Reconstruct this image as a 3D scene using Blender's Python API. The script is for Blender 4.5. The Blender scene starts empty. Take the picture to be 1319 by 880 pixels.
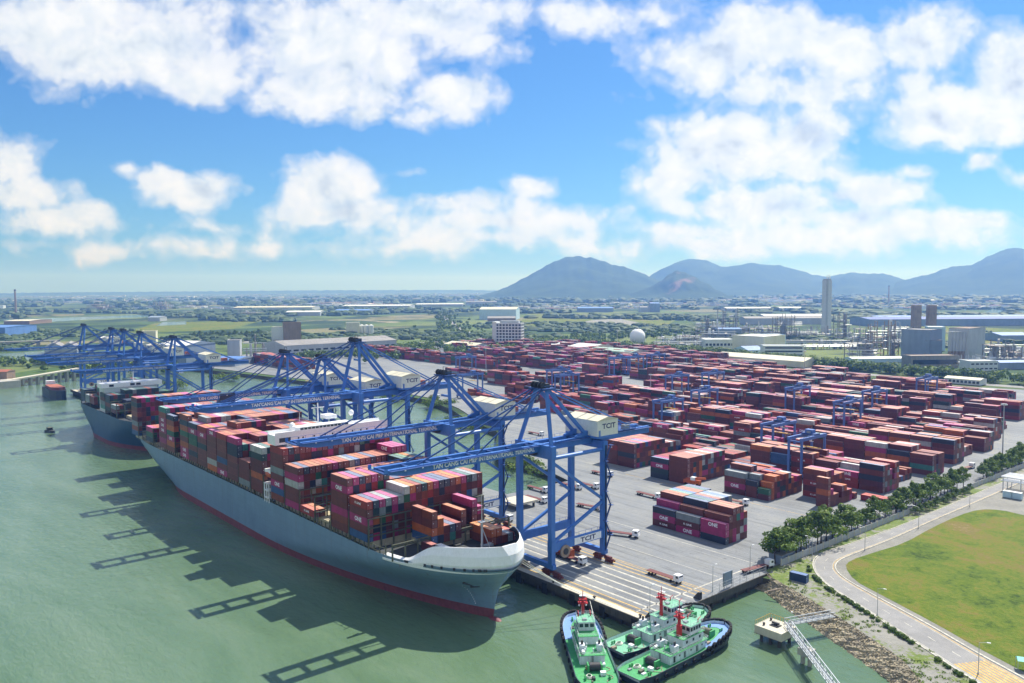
import bpy, bmesh, math, random
from mathutils import Vector, Matrix, noise as mnoise
from mathutils.bvhtree import BVHTree
from mathutils.geometry import tessellate_polygon

random.seed(11)
SC = bpy.context.scene
COL = SC.collection
PI = math.pi

# ------------------------------------------------------------------ camera model (metres; X runs along the quay, Y inland, Z up)
F = 1048.0; CX = 659.5; CY = 440.0
TH = math.radians(3.829); RO = math.radians(-0.3); CZ = 108.24
AL = math.radians(40.066)
ca, sa = math.cos(AL), math.sin(AL)

def ray(px, py):
    a = px - CX; b = py - CY
    cr, sr = math.cos(RO), math.sin(RO)
    a, b = a * cr + b * sr, -a * sr + b * cr
    x = a / F; y = -b / F
    ct, st = math.cos(TH), math.sin(TH)
    wx, wy, wz = x, ct + y * st, -st + y * ct
    return Vector((wx * sa - wy * ca, wx * ca + wy * sa, wz))

def at(px, py, z):
    d = ray(px, py); t = (z - CZ) / d.z
    return Vector((d.x * t, d.y * t, z))

def hat(px, py, p):                      # height above z=0 seen at row py at the plan distance of p
    d = ray(px, py); t = math.hypot(p[0], p[1]) / math.hypot(d.x, d.y)
    return CZ + d.z * t

def far(px, py, dist):                   # point seen at a pixel, at a plan distance
    d = ray(px, py); t = dist / math.hypot(d.x, d.y)
    return Vector((d.x * t, d.y * t, CZ + d.z * t))

def depth(p):
    return (-ca) * p[0] + sa * p[1]

def project(p):
    wx = p[0] * sa + p[1] * ca; wy = -p[0] * ca + p[1] * sa; wz = p[2] - CZ
    ct, st = math.cos(TH), math.sin(TH)
    fw = wy * ct - wz * st; up = wy * st + wz * ct
    if fw < 1: return None
    return CX + F * wx / fw, CY - F * up / fw

cam_d = bpy.data.cameras.new('camera'); cam = bpy.data.objects.new('camera', cam_d); COL.objects.link(cam)
cam_d.sensor_width = 36.0; cam_d.lens = F / 1319 * 36; cam_d.clip_start = 1.0; cam_d.clip_end = 90000
fw = ray(CX, CY).normalized(); rt = (ray(CX + 100, CY) - ray(CX, CY)).normalized(); up = rt.cross(fw)
M = Matrix((rt, up, -fw)).transposed().to_4x4(); M.translation = (0, 0, CZ)
cam.matrix_world = M
SC.camera = cam

# ------------------------------------------------------------------ materials
def srgb(h):
    h = h.lstrip('#'); r = []
    for i in (0, 2, 4):
        c = int(h[i:i + 2], 16) / 255
        r.append(c / 12.92 if c <= 0.04045 else ((c + 0.055) / 1.055) ** 2.4)
    return tuple(r)

MATS = {}
def new_mat(name):
    m = bpy.data.materials.new(name); m.use_nodes = True
    nt = m.node_tree; b = nt.nodes['Principled BSDF']
    MATS[name] = m
    return m, nt, b

def N(nt, kind, **kw):
    n = nt.nodes.new(kind)
    for k, v in kw.items():
        if k in ('operation', 'blend_type', 'data_type', 'attribute_name', 'feature', 'distance', 'interpolation', 'noise_dimensions', 'vector_type', 'wave_type', 'bands_direction', 'clamp', 'use_clamp', 'normalize'):
            setattr(n, k, v)
        else:
            n.inputs[k].default_value = v
    return n

def L(nt, a, b): nt.links.new(a, b)

def pos(nt, sx=1, sy=1, sz=1, rot=0):
    g = nt.nodes.new('ShaderNodeNewGeometry')
    mp = nt.nodes.new('ShaderNodeMapping')
    mp.inputs['Scale'].default_value = (sx, sy, sz); mp.inputs['Rotation'].default_value = (0, 0, rot)
    L(nt, g.outputs['Position'], mp.inputs['Vector'])
    return mp.outputs['Vector']

def objpos(nt):
    g = nt.nodes.new('ShaderNodeTexCoord'); return g.outputs['Object']

def ramp(nt, stops, fac=None, interp='LINEAR'):
    r = nt.nodes.new('ShaderNodeValToRGB'); e = r.color_ramp.elements; r.color_ramp.interpolation = interp
    while len(e) < len(stops): e.new(0.5)
    for i, (p, c) in enumerate(stops):
        e[i].position = p; e[i].color = (*c, 1) if len(c) == 3 else c
    if fac is not None: L(nt, fac, r.inputs['Fac'])
    return r.outputs['Color']

def noise(nt, vec, scale, detail=4, rough=0.55, dist=0):
    n = N(nt, 'ShaderNodeTexNoise', Scale=scale, Detail=detail, Roughness=rough, Distortion=dist)
    L(nt, vec, n.inputs['Vector']); return n.outputs['Fac']

def mix(nt, fac, a, b, mode='MIX'):
    m = nt.nodes.new('ShaderNodeMix'); m.data_type = 'RGBA'; m.blend_type = mode
    for s, v in ((m.inputs[0], fac), (m.inputs[6], a), (m.inputs[7], b)):
        if hasattr(v, 'is_output'): L(nt, v, s)
        elif isinstance(v, (int, float)): s.default_value = v
        else: s.default_value = (*v, 1) if len(v) == 3 else v
    return m.outputs[2]

def math_n(nt, op, a, b=None, clamp=False):
    m = nt.nodes.new('ShaderNodeMath'); m.operation = op; m.use_clamp = clamp
    for i, v in enumerate((a, b)):
        if v is None: continue
        if hasattr(v, 'is_output'): L(nt, v, m.inputs[i])
        else: m.inputs[i].default_value = v
    return m.outputs[0]

def bump(nt, b, h, strength=0.3, dist=0.1):
    n = N(nt, 'ShaderNodeBump', Strength=strength, Distance=dist)
    L(nt, h, n.inputs['Height']); L(nt, n.outputs['Normal'], b.inputs['Normal'])

def paint(name, hexc, rough=0.5, metal=0.0, var=0.25, scale=0.6, streak=True, spec=0.5):
    """weathered paint: base colour broken by soft blotches and vertical streaks"""
    m, nt, b = new_mat(name); c = srgb(hexc) if isinstance(hexc, str) else hexc
    v = pos(nt); n1 = noise(nt, v, scale, 5, 0.6)
    v2 = pos(nt, 1, 1, 0.12); n2 = noise(nt, v2, scale * 3, 3, 0.6)
    f = math_n(nt, 'MULTIPLY', math_n(nt, 'ADD', n1, n2 if streak else n1), 0.5)
    dark = tuple(x * (1 - var) for x in c); lite = tuple(min(1, x * (1 + var * 0.7) + 0.01) for x in c)
    L(nt, ramp(nt, [(0.3, dark), (0.7, lite)], f), b.inputs['Base Color'])
    b.inputs['Roughness'].default_value = rough; b.inputs['Metallic'].default_value = metal
    b.inputs['Specular IOR Level'].default_value = spec
    return m

def plate_seams(name):
    # welded shell plating: faint strake and butt seams, and rust weeping down from the deck edge
    m = MATS[name]; nt = m.node_tree; b = nt.nodes['Principled BSDF']; src = b.inputs['Base Color'].links[0].from_socket
    g = nt.nodes.new('ShaderNodeNewGeometry'); sp = nt.nodes.new('ShaderNodeSeparateXYZ'); L(nt, g.outputs['Position'], sp.inputs[0])
    cb_ = nt.nodes.new('ShaderNodeCombineXYZ'); L(nt, sp.outputs['X'], cb_.inputs[0]); L(nt, sp.outputs['Z'], cb_.inputs[1])
    br = nt.nodes.new('ShaderNodeTexBrick'); L(nt, cb_.outputs[0], br.inputs['Vector']); br.inputs['Scale'].default_value = 1.0
    br.inputs['Brick Width'].default_value = 11.5; br.inputs['Row Height'].default_value = 2.7; br.inputs['Mortar Size'].default_value = 0.09; br.inputs['Mortar Smooth'].default_value = 0.6
    br.inputs['Color1'].default_value = (1, 1, 1, 1); br.inputs['Color2'].default_value = (0.93, 0.94, 0.95, 1); br.inputs['Mortar'].default_value = (0.78, 0.79, 0.8, 1)
    c = mix(nt, 1.0, src, br.outputs['Color'], 'MULTIPLY')
    n1 = noise(nt, pos(nt, 1.1, 1.1, 0.035), 0.55, 4, 0.65)
    st = ramp(nt, [(0.60, (0, 0, 0)), (0.72, (0.5, 0.5, 0.5)), (0.8, (0.75, 0.75, 0.75))], n1)
    c = mix(nt, st, c, (0.17, 0.10, 0.065))
    L(nt, c, b.inputs['Base Color']); bump(nt, b, br.outputs['Fac'], 0.25, 0.06)
paint('crane_blue', '#3f76c2', 0.45, var=0.2, scale=0.25)
paint('crane_blue_dark', '#244a8a', 0.5, var=0.3)
paint('rtg_blue', '#5273b4', 0.5, var=0.2)
paint('bogie_red', '#6b2a22', 0.6, var=0.4)
paint('cream_wall', '#dedfd4', 0.6, var=0.1)
paint('white_paint', '#eff1f3', 0.45, var=0.08)
paint('grey_metal', '#8b9196', 0.5, var=0.2)
paint('light_steel', '#c3c8cc', 0.4, 0.3, var=0.15)
paint('dark_metal', '#2c2f33', 0.6, var=0.3)
paint('olive_frame', '#5c5f4c', 0.65, var=0.35)
paint('black_rubber', '#15161a', 0.85, var=0.4)
paint('hull_grey', '#7490a8', 0.42, var=0.12, scale=0.12)
plate_seams('hull_grey')
paint('hull_blue', '#2e5273', 0.45, var=0.2, scale=0.15)
plate_seams('hull_blue')
paint('hull_dark', '#1c2b3f', 0.45, var=0.25)
paint('hull_red', '#7c4048', 0.6, var=0.3, scale=0.3)
paint('deck_dark', '#3a3f41', 0.7, var=0.35)
paint('hatch_tan', '#b3a98c', 0.7, var=0.25)
paint('tug_green', '#379a58', 0.55, var=0.38, scale=1.2)
paint('tug_green_pale', '#6fb291', 0.55, var=0.18, scale=1.2)
paint('tug_blue', '#6d97cf', 0.5, var=0.15, scale=1.2)
paint('tug_white', '#d6dce2', 0.5, var=0.22, scale=1.0)
paint('tug_red', '#c0262b', 0.45, var=0.15)
paint('orange_paint', '#c25a24', 0.5, var=0.25)
paint('yellow_paint', '#d8a92e', 0.6, var=0.2)
paint('line_yellow', '#cfa850', 0.8, var=0.4, scale=0.8, streak=False)
paint('line_white', '#bab7aa', 0.8, var=0.4, scale=0.8, streak=False)
paint('text_white', '#eef1f5', 0.5, var=0.04)
paint('text_navy', '#1d2b63', 0.5, var=0.05)
paint('tower_pale', '#c6cbd0', 0.8, var=0.08, scale=0.05)
paint('concrete', '#a9a79e', 0.85, var=0.2, scale=0.3)
paint('concrete_pale', '#c9c3b0', 0.85, var=0.2, scale=0.4)
paint('concrete_dark', '#4d4a45', 0.9, var=0.4, scale=0.5)
paint('fence_grey', '#a8acad', 0.8, var=0.22, scale=0.5)
paint('bark', '#4b3d30', 0.9, var=0.35, scale=2)
paint('roof_grey', '#8a8886', 0.75, var=0.22, scale=0.03)
paint('roof_white', '#d6d8d6', 0.6, var=0.14, scale=0.04)
paint('roof_cream', '#d3cdb4', 0.65, var=0.14, scale=0.06)
paint('roof_green', '#9fb5a6', 0.6, var=0.14, scale=0.05)
paint('roof_blue', '#5f86c4', 0.55, var=0.2, scale=0.05)
paint('roof_deep_blue', '#2d4d9c', 0.55, var=0.2, scale=0.03)
paint('wall_grey', '#abb1b5', 0.8, var=0.15, scale=0.08)
paint('wall_slate', '#8595a8', 0.8, var=0.2, scale=0.08)
paint('wall_white', '#d3d8d8', 0.75, var=0.12, scale=0.08)
paint('wall_cream', '#d9d6bc', 0.75, var=0.12, scale=0.08)
paint('wall_paleblue', '#b4cfdd', 0.75, var=0.1, scale=0.08)
paint('wall_brown', '#8f7a66', 0.8, var=0.2, scale=0.1)
paint('plant_steel', '#8d8b86', 0.6, 0.2, var=0.35, scale=0.15)
paint('plant_rust', '#9a8878', 0.7, var=0.4, scale=0.2)
paint('silo_grey', '#b3b7ba', 0.55, var=0.2, scale=0.1)
paint('terracotta', '#a8624a', 0.8, var=0.25, scale=0.1)
paint('lamp_steel', '#b6babd', 0.45, 0.3, var=0.1)
paint('tarp_teal', '#7fd8cf', 0.6, var=0.1)

def glass():
    m, nt, b = new_mat('window_glass')
    b.inputs['Base Color'].default_value = (0.02, 0.03, 0.045, 1); b.inputs['Roughness'].default_value = 0.12
    return m
glass()

def container_paint():
    m, nt, b = new_mat('container_paint')
    at_ = N(nt, 'ShaderNodeAttribute', attribute_name='Col')
    v = pos(nt); n1 = noise(nt, v, 0.45, 4, 0.6)
    v2 = pos(nt, 1, 1, 0.15); n2 = noise(nt, v2, 1.7, 3, 0.6)
    f = math_n(nt, 'ADD', math_n(nt, 'MULTIPLY', n1, 0.55), math_n(nt, 'MULTIPLY', n2, 0.45))
    dirt = ramp(nt, [(0.3, (0.62, 0.60, 0.60)), (0.62, (1.12, 1.1, 1.1))], f)
    L(nt, mix(nt, 1.0, at_.outputs['Color'], dirt, 'MULTIPLY'), b.inputs['Base Color'])
    b.inputs['Roughness'].default_value = 0.5
    return m
container_paint()

def foliage(name, c1, c2, scale=0.35, trans=0.25):
    m, nt, b = new_mat(name)
    n1 = noise(nt, pos(nt), scale, 3, 0.6)
    c = ramp(nt, [(0.35, c1), (0.65, c2)], n1)
    L(nt, c, b.inputs['Base Color']); b.inputs['Roughness'].default_value = 0.65
    b.inputs['Specular IOR Level'].default_value = 0.25
    tr = nt.nodes.new('ShaderNodeBsdfTranslucent'); L(nt, c, tr.inputs['Color'])
    mx = nt.nodes.new('ShaderNodeMixShader'); mx.inputs[0].default_value = trans
    L(nt, b.outputs[0], mx.inputs[1]); L(nt, tr.outputs[0], mx.inputs[2])
    L(nt, mx.outputs[0], nt.nodes['Material Output'].inputs['Surface'])
    return m
foliage('leaf', (0.075, 0.145, 0.02), (0.19, 0.28, 0.05))
foliage('leaf_light', (0.13, 0.21, 0.03), (0.25, 0.33, 0.06))
foliage('leaf_dark', (0.04, 0.085, 0.02), (0.10, 0.165, 0.035))
foliage('wood_far', (0.04, 0.075, 0.025), (0.10, 0.15, 0.045), 0.02, 0.1)

def water():
    m, nt, b = new_mat('water')
    v = pos(nt, 1, 1, 1, 0.5); n0 = noise(nt, pos(nt, 0.4, 1.3, 1, 0.15), 0.014, 6, 0.68, 1.4)
    c = ramp(nt, [(0.28, (0.076, 0.136, 0.070)), (0.5, (0.106, 0.176, 0.100)), (0.72, (0.150, 0.218, 0.138))], n0)
    L(nt, c, b.inputs['Base Color'])
    b.inputs['Roughness'].default_value = 0.09; b.inputs['IOR'].default_value = 1.33
    w1 = noise(nt, pos(nt, 1, 2.2, 1, 0.35), 0.22, 4, 0.62, 0.4)
    w2 = noise(nt, pos(nt, 1, 1.6, 1, -0.4), 0.05, 3, 0.5)
    h = math_n(nt, 'ADD', w1, math_n(nt, 'MULTIPLY', w2, 1.5))
    bump(nt, b, h, 0.42, 0.9)
    return m
water()

def apron():
    m, nt, b = new_mat('apron')
    v = pos(nt)
    n1 = noise(nt, v, 0.02, 5, 0.6); n2 = noise(nt, pos(nt, 0.25, 1, 1), 0.12, 4, 0.6); n3 = noise(nt, v, 1.2, 3, 0.6)
    f = math_n(nt, 'ADD', math_n(nt, 'ADD', math_n(nt, 'MULTIPLY', n1, 0.45), math_n(nt, 'MULTIPLY', n2, 0.35)), math_n(nt, 'MULTIPLY', n3, 0.2))
    c = ramp(nt, [(0.3, srgb('#5d6164')), (0.5, srgb('#7e8285')), (0.66, srgb('#93938c'))], f)
    br = N(nt, 'ShaderNodeTexBrick', Scale=0.06); L(nt, v, br.inputs['Vector'])
    br.inputs['Color1'].default_value = (1, 1, 1, 1); br.inputs['Color2'].default_value = (0.95, 0.95, 0.95, 1); br.inputs['Mortar'].default_value = (0.78, 0.78, 0.78, 1)
    br.inputs['Mortar Size'].default_value = 0.006
    tm = noise(nt, pos(nt, 0.05, 1.6, 1), 0.35, 4, 0.7); spot = noise(nt, v, 0.32, 5, 0.7)
    c = mix(nt, 1.0, c, ramp(nt, [(0.34, (0.66, 0.66, 0.66)), (0.48, (1, 1, 1))], tm), 'MULTIPLY')
    c = mix(nt, 1.0, c, ramp(nt, [(0.30, (0.6, 0.6, 0.6)), (0.38, (1, 1, 1))], spot), 'MULTIPLY')
    c = mix(nt, 1.0, c, br.outputs['Color'], 'MULTIPLY')
    L(nt, c, b.inputs['Base Color']); b.inputs['Roughness'].default_value = 0.8
    return m
apron()

def asphalt():
    m, nt, b = new_mat('asphalt'); v = pos(nt)
    n1 = noise(nt, v, 0.15, 5, 0.65); n2 = noise(nt, v, 3, 2)
    f = math_n(nt, 'ADD', math_n(nt, 'MULTIPLY', n1, 0.7), math_n(nt, 'MULTIPLY', n2, 0.3))
    L(nt, ramp(nt, [(0.3, srgb('#777776')), (0.7, srgb('#989795'))], f), b.inputs['Base Color']); b.inputs['Roughness'].default_value = 0.85
asphalt()

def gravel():
    m, nt, b = new_mat('gravel_ground'); v = pos(nt)
    n1 = noise(nt, v, 0.08, 5, 0.7); n2 = noise(nt, v, 1.5, 4, 0.7)
    f = math_n(nt, 'ADD', math_n(nt, 'MULTIPLY', n1, 0.5), math_n(nt, 'MULTIPLY', n2, 0.5))
    L(nt, ramp(nt, [(0.3, srgb('#66655f')), (0.5, srgb('#83827b')), (0.7, srgb('#9a988f'))], f), b.inputs['Base Color']); b.inputs['Roughness'].default_value = 0.9
    bump(nt, b, n2, 0.4, 0.2)
gravel()

def grass_field():
    m, nt, b = new_mat('grass_field'); v = pos(nt)
    n1 = noise(nt, v, 0.018, 6, 0.7, 0.8); n2 = noise(nt, v, 0.09, 6, 0.7, 0.5); n3 = noise(nt, v, 0.7, 5, 0.75)
    f = math_n(nt, 'ADD', math_n(nt, 'ADD', math_n(nt, 'MULTIPLY', n1, 0.42), math_n(nt, 'MULTIPLY', n2, 0.36)), math_n(nt, 'MULTIPLY', n3, 0.22))
    c = ramp(nt, [(0.41, (0.035, 0.07, 0.004)), (0.455, (0.085, 0.14, 0.006)), (0.495, (0.122, 0.168, 0.010)), (0.53, (0.16, 0.165, 0.018)), (0.575, (0.18, 0.14, 0.035)), (0.62, (0.26, 0.20, 0.09))], f)
    L(nt, c, b.inputs['Base Color']); b.inputs['Roughness'].default_value = 0.85; b.inputs['Specular IOR Level'].default_value = 0.2
    bump(nt, b, n3, 1.0, 0.6)
grass_field()

def rough_grass():
    m, nt, b = new_mat('rough_grass'); v = pos(nt)
    n1 = noise(nt, v, 0.06, 5, 0.65, 0.5); n3 = noise(nt, v, 0.8, 4, 0.7)
    f = math_n(nt, 'ADD', math_n(nt, 'MULTIPLY', n1, 0.62), math_n(nt, 'MULTIPLY', n3, 0.38))
    c = ramp(nt, [(0.33, (0.06, 0.12, 0.015)), (0.47, (0.14, 0.19, 0.03)), (0.52, srgb('#83827b')), (0.7, srgb('#96948c'))], f)
    L(nt, c, b.inputs['Base Color']); b.inputs['Roughness'].default_value = 0.9
    bump(nt, b, n3, 0.6, 0.4)
rough_grass()

def riprap():
    m, nt, b = new_mat('riprap_stone'); v = pos(nt)
    vo = N(nt, 'ShaderNodeTexVoronoi', Scale=1.6); L(nt, v, vo.inputs['Vector'])
    n1 = noise(nt, v, 0.1, 4)
    c = mix(nt, 1.0, ramp(nt, [(0.0, srgb('#857b6a')), (0.5, srgb('#a3977f')), (1, srgb('#bcb199'))], vo.outputs['Color']), ramp(nt, [(0.3, (0.75, 0.75, 0.75)), (0.7, (1.05, 1.05, 1.0))], n1), 'MULTIPLY')
    L(nt, c, b.inputs['Base Color']); b.inputs['Roughness'].default_value = 0.9
    bump(nt, b, vo.outputs['Distance'], 0.8, 0.4)
riprap()

def plain():
    """flat delta country: rice and pasture fields, bare plots, scrub"""
    m, nt, b = new_mat('plain'); v = pos(nt, 1, 1, 0, 0.35)
    wob = noise(nt, v, 0.0015, 2)
    vo = N(nt, 'ShaderNodeTexVoronoi', Scale=0.0042); L(nt, pos(nt, 1, 0.55, 0, -0.2), vo.inputs['Vector'])
    sep = nt.nodes.new('ShaderNodeSeparateColor'); L(nt, vo.outputs['Color'], sep.inputs[0])
    cells = ramp(nt, [(0.0, (0.045, 0.085, 0.025)), (0.2, (0.07, 0.12, 0.03)), (0.4, (0.115, 0.165, 0.045)), (0.6, (0.15, 0.19, 0.06)), (0.75, (0.20, 0.19, 0.10)), (0.87, (0.09, 0.13, 0.04)), (1.0, (0.27, 0.23, 0.16))], sep.outputs[0], 'CONSTANT')
    n2 = noise(nt, v, 0.0035, 6, 0.65, 0.6)
    wood = ramp(nt, [(0.50, (0, 0, 0)), (0.56, (1, 1, 1))], n2)
    c = mix(nt, wood, cells, (0.03, 0.058, 0.022))
    n3 = noise(nt, v, 0.02, 5, 0.7)
    c = mix(nt, 1.0, c, ramp(nt, [(0.3, (0.7, 0.7, 0.7)), (0.7, (1.25, 1.25, 1.2))], n3), 'MULTIPLY')
    n4 = noise(nt, pos(nt, 0.4, 1, 0, 0.5), 0.006, 5, 0.6)
    bare = ramp(nt, [(0.66, (0, 0, 0)), (0.70, (1, 1, 1))], n4)
    c = mix(nt, bare, c, (0.36, 0.30, 0.22))
    L(nt, c, b.inputs['Base Color']); b.inputs['Roughness'].default_value = 0.9; b.inputs['Specular IOR Level'].default_value = 0.15
plain()

def hillm(name, rocky):
    m, nt, b = new_mat(name); v = pos(nt)
    n1 = noise(nt, v, 0.004, 6, 0.65); n2 = noise(nt, v, 0.0022, 5, 0.6, 0.8)
    g = ramp(nt, [(0.3, (0.018, 0.04, 0.016)), (0.7, (0.06, 0.095, 0.035))], n1)
    r = ramp(nt, [((0.56 if rocky else 0.72), (0, 0, 0)), ((0.62 if rocky else 0.8), (1, 1, 1))], n2)
    L(nt, mix(nt, r, g, (0.20, 0.135, 0.10)), b.inputs['Base Color']); b.inputs['Roughness'].default_value = 0.95; b.inputs['Specular IOR Level'].default_value = 0.1
hillm('hill_forest', False); hillm('hill_quarry', True)

# ------------------------------------------------------------------ mesh builder
class MB:
    def __init__(s): s.v = []; s.f = []; s.m = []; s.c = []; s.mats = []
    def mi(s, name):
        if name not in s.mats: s.mats.append(name)
        return s.mats.index(name)
    def add(s, verts, faces, mat, col=None, M=None):
        o = len(s.v); k = s.mi(mat)
        if M is not None: verts = [M @ Vector(p) for p in verts]
        s.v.extend([tuple(p) for p in verts])
        for f in faces:
            s.f.append([i + o for i in f]); s.m.append(k); s.c.append(col)
        return s
    def box(s, x0, x1, y0, y1, z0, z1, mat, col=None, M=None, skip=''):
        v = [(x0, y0, z0), (x1, y0, z0), (x1, y1, z0), (x0, y1, z0), (x0, y0, z1), (x1, y0, z1), (x1, y1, z1), (x0, y1, z1)]
        fs = {'b': [3, 2, 1, 0], 't': [4, 5, 6, 7], 's': [0, 1, 5, 4], 'e': [1, 2, 6, 5], 'n': [2, 3, 7, 6], 'w': [3, 0, 4, 7]}
        return s.add(v, [f for k, f in fs.items() if k not in skip], mat, col, M)
    def beam(s, p, q, w, h, mat, col=None, up=(0, 0, 1)):
        p = Vector(p); q = Vector(q); d = (q - p)
        if d.length < 1e-6: return s
        d.normalize(); u = Vector(up)
        if abs(d.dot(u)) > 0.97: u = Vector((1, 0, 0))
        x = d.cross(u).normalized() * w / 2; y = x.cross(d).normalized() * h / 2
        v = [p - x - y, p + x - y, p + x + y, p - x + y, q - x - y, q + x - y, q + x + y, q - x + y]
        return s.add(v, [[0, 1, 5, 4], [1, 2, 6, 5], [2, 3, 7, 6], [3, 0, 4, 7], [3, 2, 1, 0], [4, 5, 6, 7]], mat, col)
    def cyl(s, p, q, r0, r1, mat, n=10, caps=True, col=None):
        p = Vector(p); q = Vector(q); d = (q - p).normalized()
        u = Vector((0, 0, 1)) if abs(d.z) < 0.95 else Vector((1, 0, 0))
        x = d.cross(u).normalized(); y = x.cross(d)
        v = []; 
        for i in range(n):
            a = 2 * PI * i / n; e = x * math.cos(a) + y * math.sin(a)
            v.append(p + e * r0); v.append(q + e * r1)
        f = [[2 * i, 2 * ((i + 1) % n), 2 * ((i + 1) % n) + 1, 2 * i + 1] for i in range(n)]
        if caps: f.append([2 * i + 1 for i in range(n)]); f.append([2 * (n - 1 - i) for i in range(n)])
        return s.add(v, f, mat, col)
    def prism(s, poly, z0, z1, mat, top=None, col=None, bottom=False):
        n = len(poly); v = [(p[0], p[1], z0) for p in poly] + [(p[0], p[1], z1) for p in poly]
        s.add(v, [[i, (i + 1) % n, (i + 1) % n + n, i + n] for i in range(n)], mat, col)
        s.sheet(poly, z1, top or mat, col)
        return s
    def sheet(s, poly, z, mat, col=None):
        tri = tessellate_polygon([[Vector((p[0], p[1], 0)) for p in poly]])
        v = [(p[0], p[1], z) for p in poly]; f = []
        for t in tri:
            a, b_, c = (Vector(v[i]) for i in t)
            f.append(list(t) if (b_ - a).cross(c - a).z > 0 else [t[0], t[2], t[1]])
        return s.add(v, f, mat, col)
    def loft(s, rings, mat, closed=True, col=None):
        n = len(rings[0]); v = [p for r in rings for p in r]; f = []
        for i in range(len(rings) - 1):
            for j in range(n if closed else n - 1):
                f.append([i * n + j, i * n + (j + 1) % n, (i + 1) * n + (j + 1) % n, (i + 1) * n + j])
        return s.add(v, f, mat, col)
    def blob(s, c, rx, ry, rz, mat, seg=8, rings=5, jit=0.0, col=None, rnd=random):
        v = [(c[0], c[1], c[2] - rz)]; 
        for i in range(1, rings):
            a = PI * i / rings - PI / 2
            for j in range(seg):
                b_ = 2 * PI * j / seg; k = 1 + rnd.uniform(-jit, jit)
                v.append((c[0] + rx * k * math.cos(a) * math.cos(b_), c[1] + ry * k * math.cos(a) * math.sin(b_), c[2] + rz * k * math.sin(a)))
        v.append((c[0], c[1], c[2] + rz)); t = len(v) - 1; f = []
        for j in range(seg): f.append([0, 1 + (j + 1) % seg, 1 + j])
        for i in range(rings - 2):
            for j in range(seg):
                a = 1 + i * seg; f.append([a + j, a + (j + 1) % seg, a + seg + (j + 1) % seg, a + seg + j])
        a = 1 + (rings - 2) * seg
        for j in range(seg): f.append([a + j, a + (j + 1) % seg, t])
        return s.add(v, f, mat, col)
    def text(s, txt, M, size, mat, col=None, width=None):
        vs, fs, w, h = text_geo(txt)
        k = size / h; kx = k if width is None else width / w
        s.add([M @ Vector((x * kx - w * kx / 2, y * k, 0)) for x, y in vs], fs, mat, col)
        return s
    def mesh(s, name, smooth=False):
        me = bpy.data.meshes.new(name); me.from_pydata(s.v, [], s.f)
        for n in s.mats: me.materials.append(MATS[n])
        me.polygons.foreach_set('material_index', s.m)
        if any(c is not None for c in s.c):
            ca_ = me.color_attributes.new('Col', 'FLOAT_COLOR', 'CORNER'); buf = []
            for f, c in zip(s.f, s.c):
                c = c or (0.5, 0.5, 0.5); buf.extend([c[0], c[1], c[2], 1.0] * len(f))
            ca_.data.foreach_set('color', buf)
        if smooth: me.polygons.foreach_set('use_smooth', [True] * len(s.f))
        me.update()
        return me
    def build(s, name, parent=None, loc=(0, 0, 0), rz=0, smooth=False):
        o = bpy.data.objects.new(name, s.mesh(name, smooth)); COL.objects.link(o)
        o.location = loc; o.rotation_euler = (0, 0, rz)
        if parent: o.parent = parent
        return o

TEXT = {}
def text_geo(t):
    if t not in TEXT:
        cu = bpy.data.curves.new('lettering', 'FONT'); cu.body = t; cu.resolution_u = 2; cu.offset = 0.03
        ob = bpy.data.objects.new('lettering', cu)
        me = bpy.data.meshes.new_from_object(ob)
        vs = [(p.co.x, p.co.y) for p in me.vertices]; fs = [list(p.vertices) for p in me.polygons]
        x0 = min(p[0] for p in vs); x1 = max(p[0] for p in vs); y0 = min(p[1] for p in vs); y1 = max(p[1] for p in vs)
        vs = [(x - x0, y - y0) for x, y in vs]
        bpy.data.objects.remove(ob); bpy.data.curves.remove(cu); bpy.data.meshes.remove(me)
        TEXT[t] = (vs, fs, x1 - x0, y1 - y0)
    return TEXT[t]

def frame_m(o, x, y):          # matrix with local x,y axes given: for lettering on a wall
    x = Vector(x).normalized(); y = Vector(y).normalized(); z = x.cross(y)
    m = Matrix((x, y, z)).transposed().to_4x4(); m.translation = o
    return m

def tag(o, label=None, cat=None, group=None, kind=None):
    if label: o['label'] = label
    if cat: o['category'] = cat
    if group: o['group'] = group
    if kind: o['kind'] = kind
    return o

def thing(name, label, cat, loc=(0, 0, 0), rz=0, group=None):
    o = bpy.data.objects.new(name, None); COL.objects.link(o); o.location = loc; o.rotation_euler = (0, 0, rz)
    o.empty_display_size = 1
    return tag(o, label, cat, group)

def dup(root, loc, rz, label, group=None):
    def cp(o, par):
        c = o.copy(); COL.objects.link(c); c.parent = par
        for ch in KIDS.get(o.name, ()): cp(ch, c)
        return c
    KIDS = {}
    def walk(o):
        KIDS[o.name] = list(o.children)
        for ch in o.children: walk(ch)
    walk(root)
    r = cp(root, None); r.location = loc; r.rotation_euler = (0, 0, rz); r['label'] = label
    if group: r['group'] = group
    return r

ONES = ['', 'first', 'second', 'third', 'fourth', 'fifth', 'sixth', 'seventh', 'eighth', 'ninth', 'tenth', 'eleventh', 'twelfth', 'thirteenth', 'fourteenth', 'fifteenth', 'sixteenth', 'seventeenth', 'eighteenth', 'nineteenth']
TENS = ['', '', 'twenty', 'thirty', 'forty', 'fifty', 'sixty', 'seventy', 'eighty', 'ninety']
def ordw(n):
    if n < 20: return ONES[n]
    t, r = divmod(n, 10)
    return {2: 'twentieth', 3: 'thirtieth', 4: 'fortieth', 5: 'fiftieth', 6: 'sixtieth', 7: 'seventieth', 8: 'eightieth', 9: 'ninetieth'}[t] if r == 0 else TENS[t] + '-' + ONES[r]

def lerp(a, b, t): return a + (b - a) * t
def sstep(t): t = max(0, min(1, t)); return t * t * (3 - 2 * t)
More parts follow.
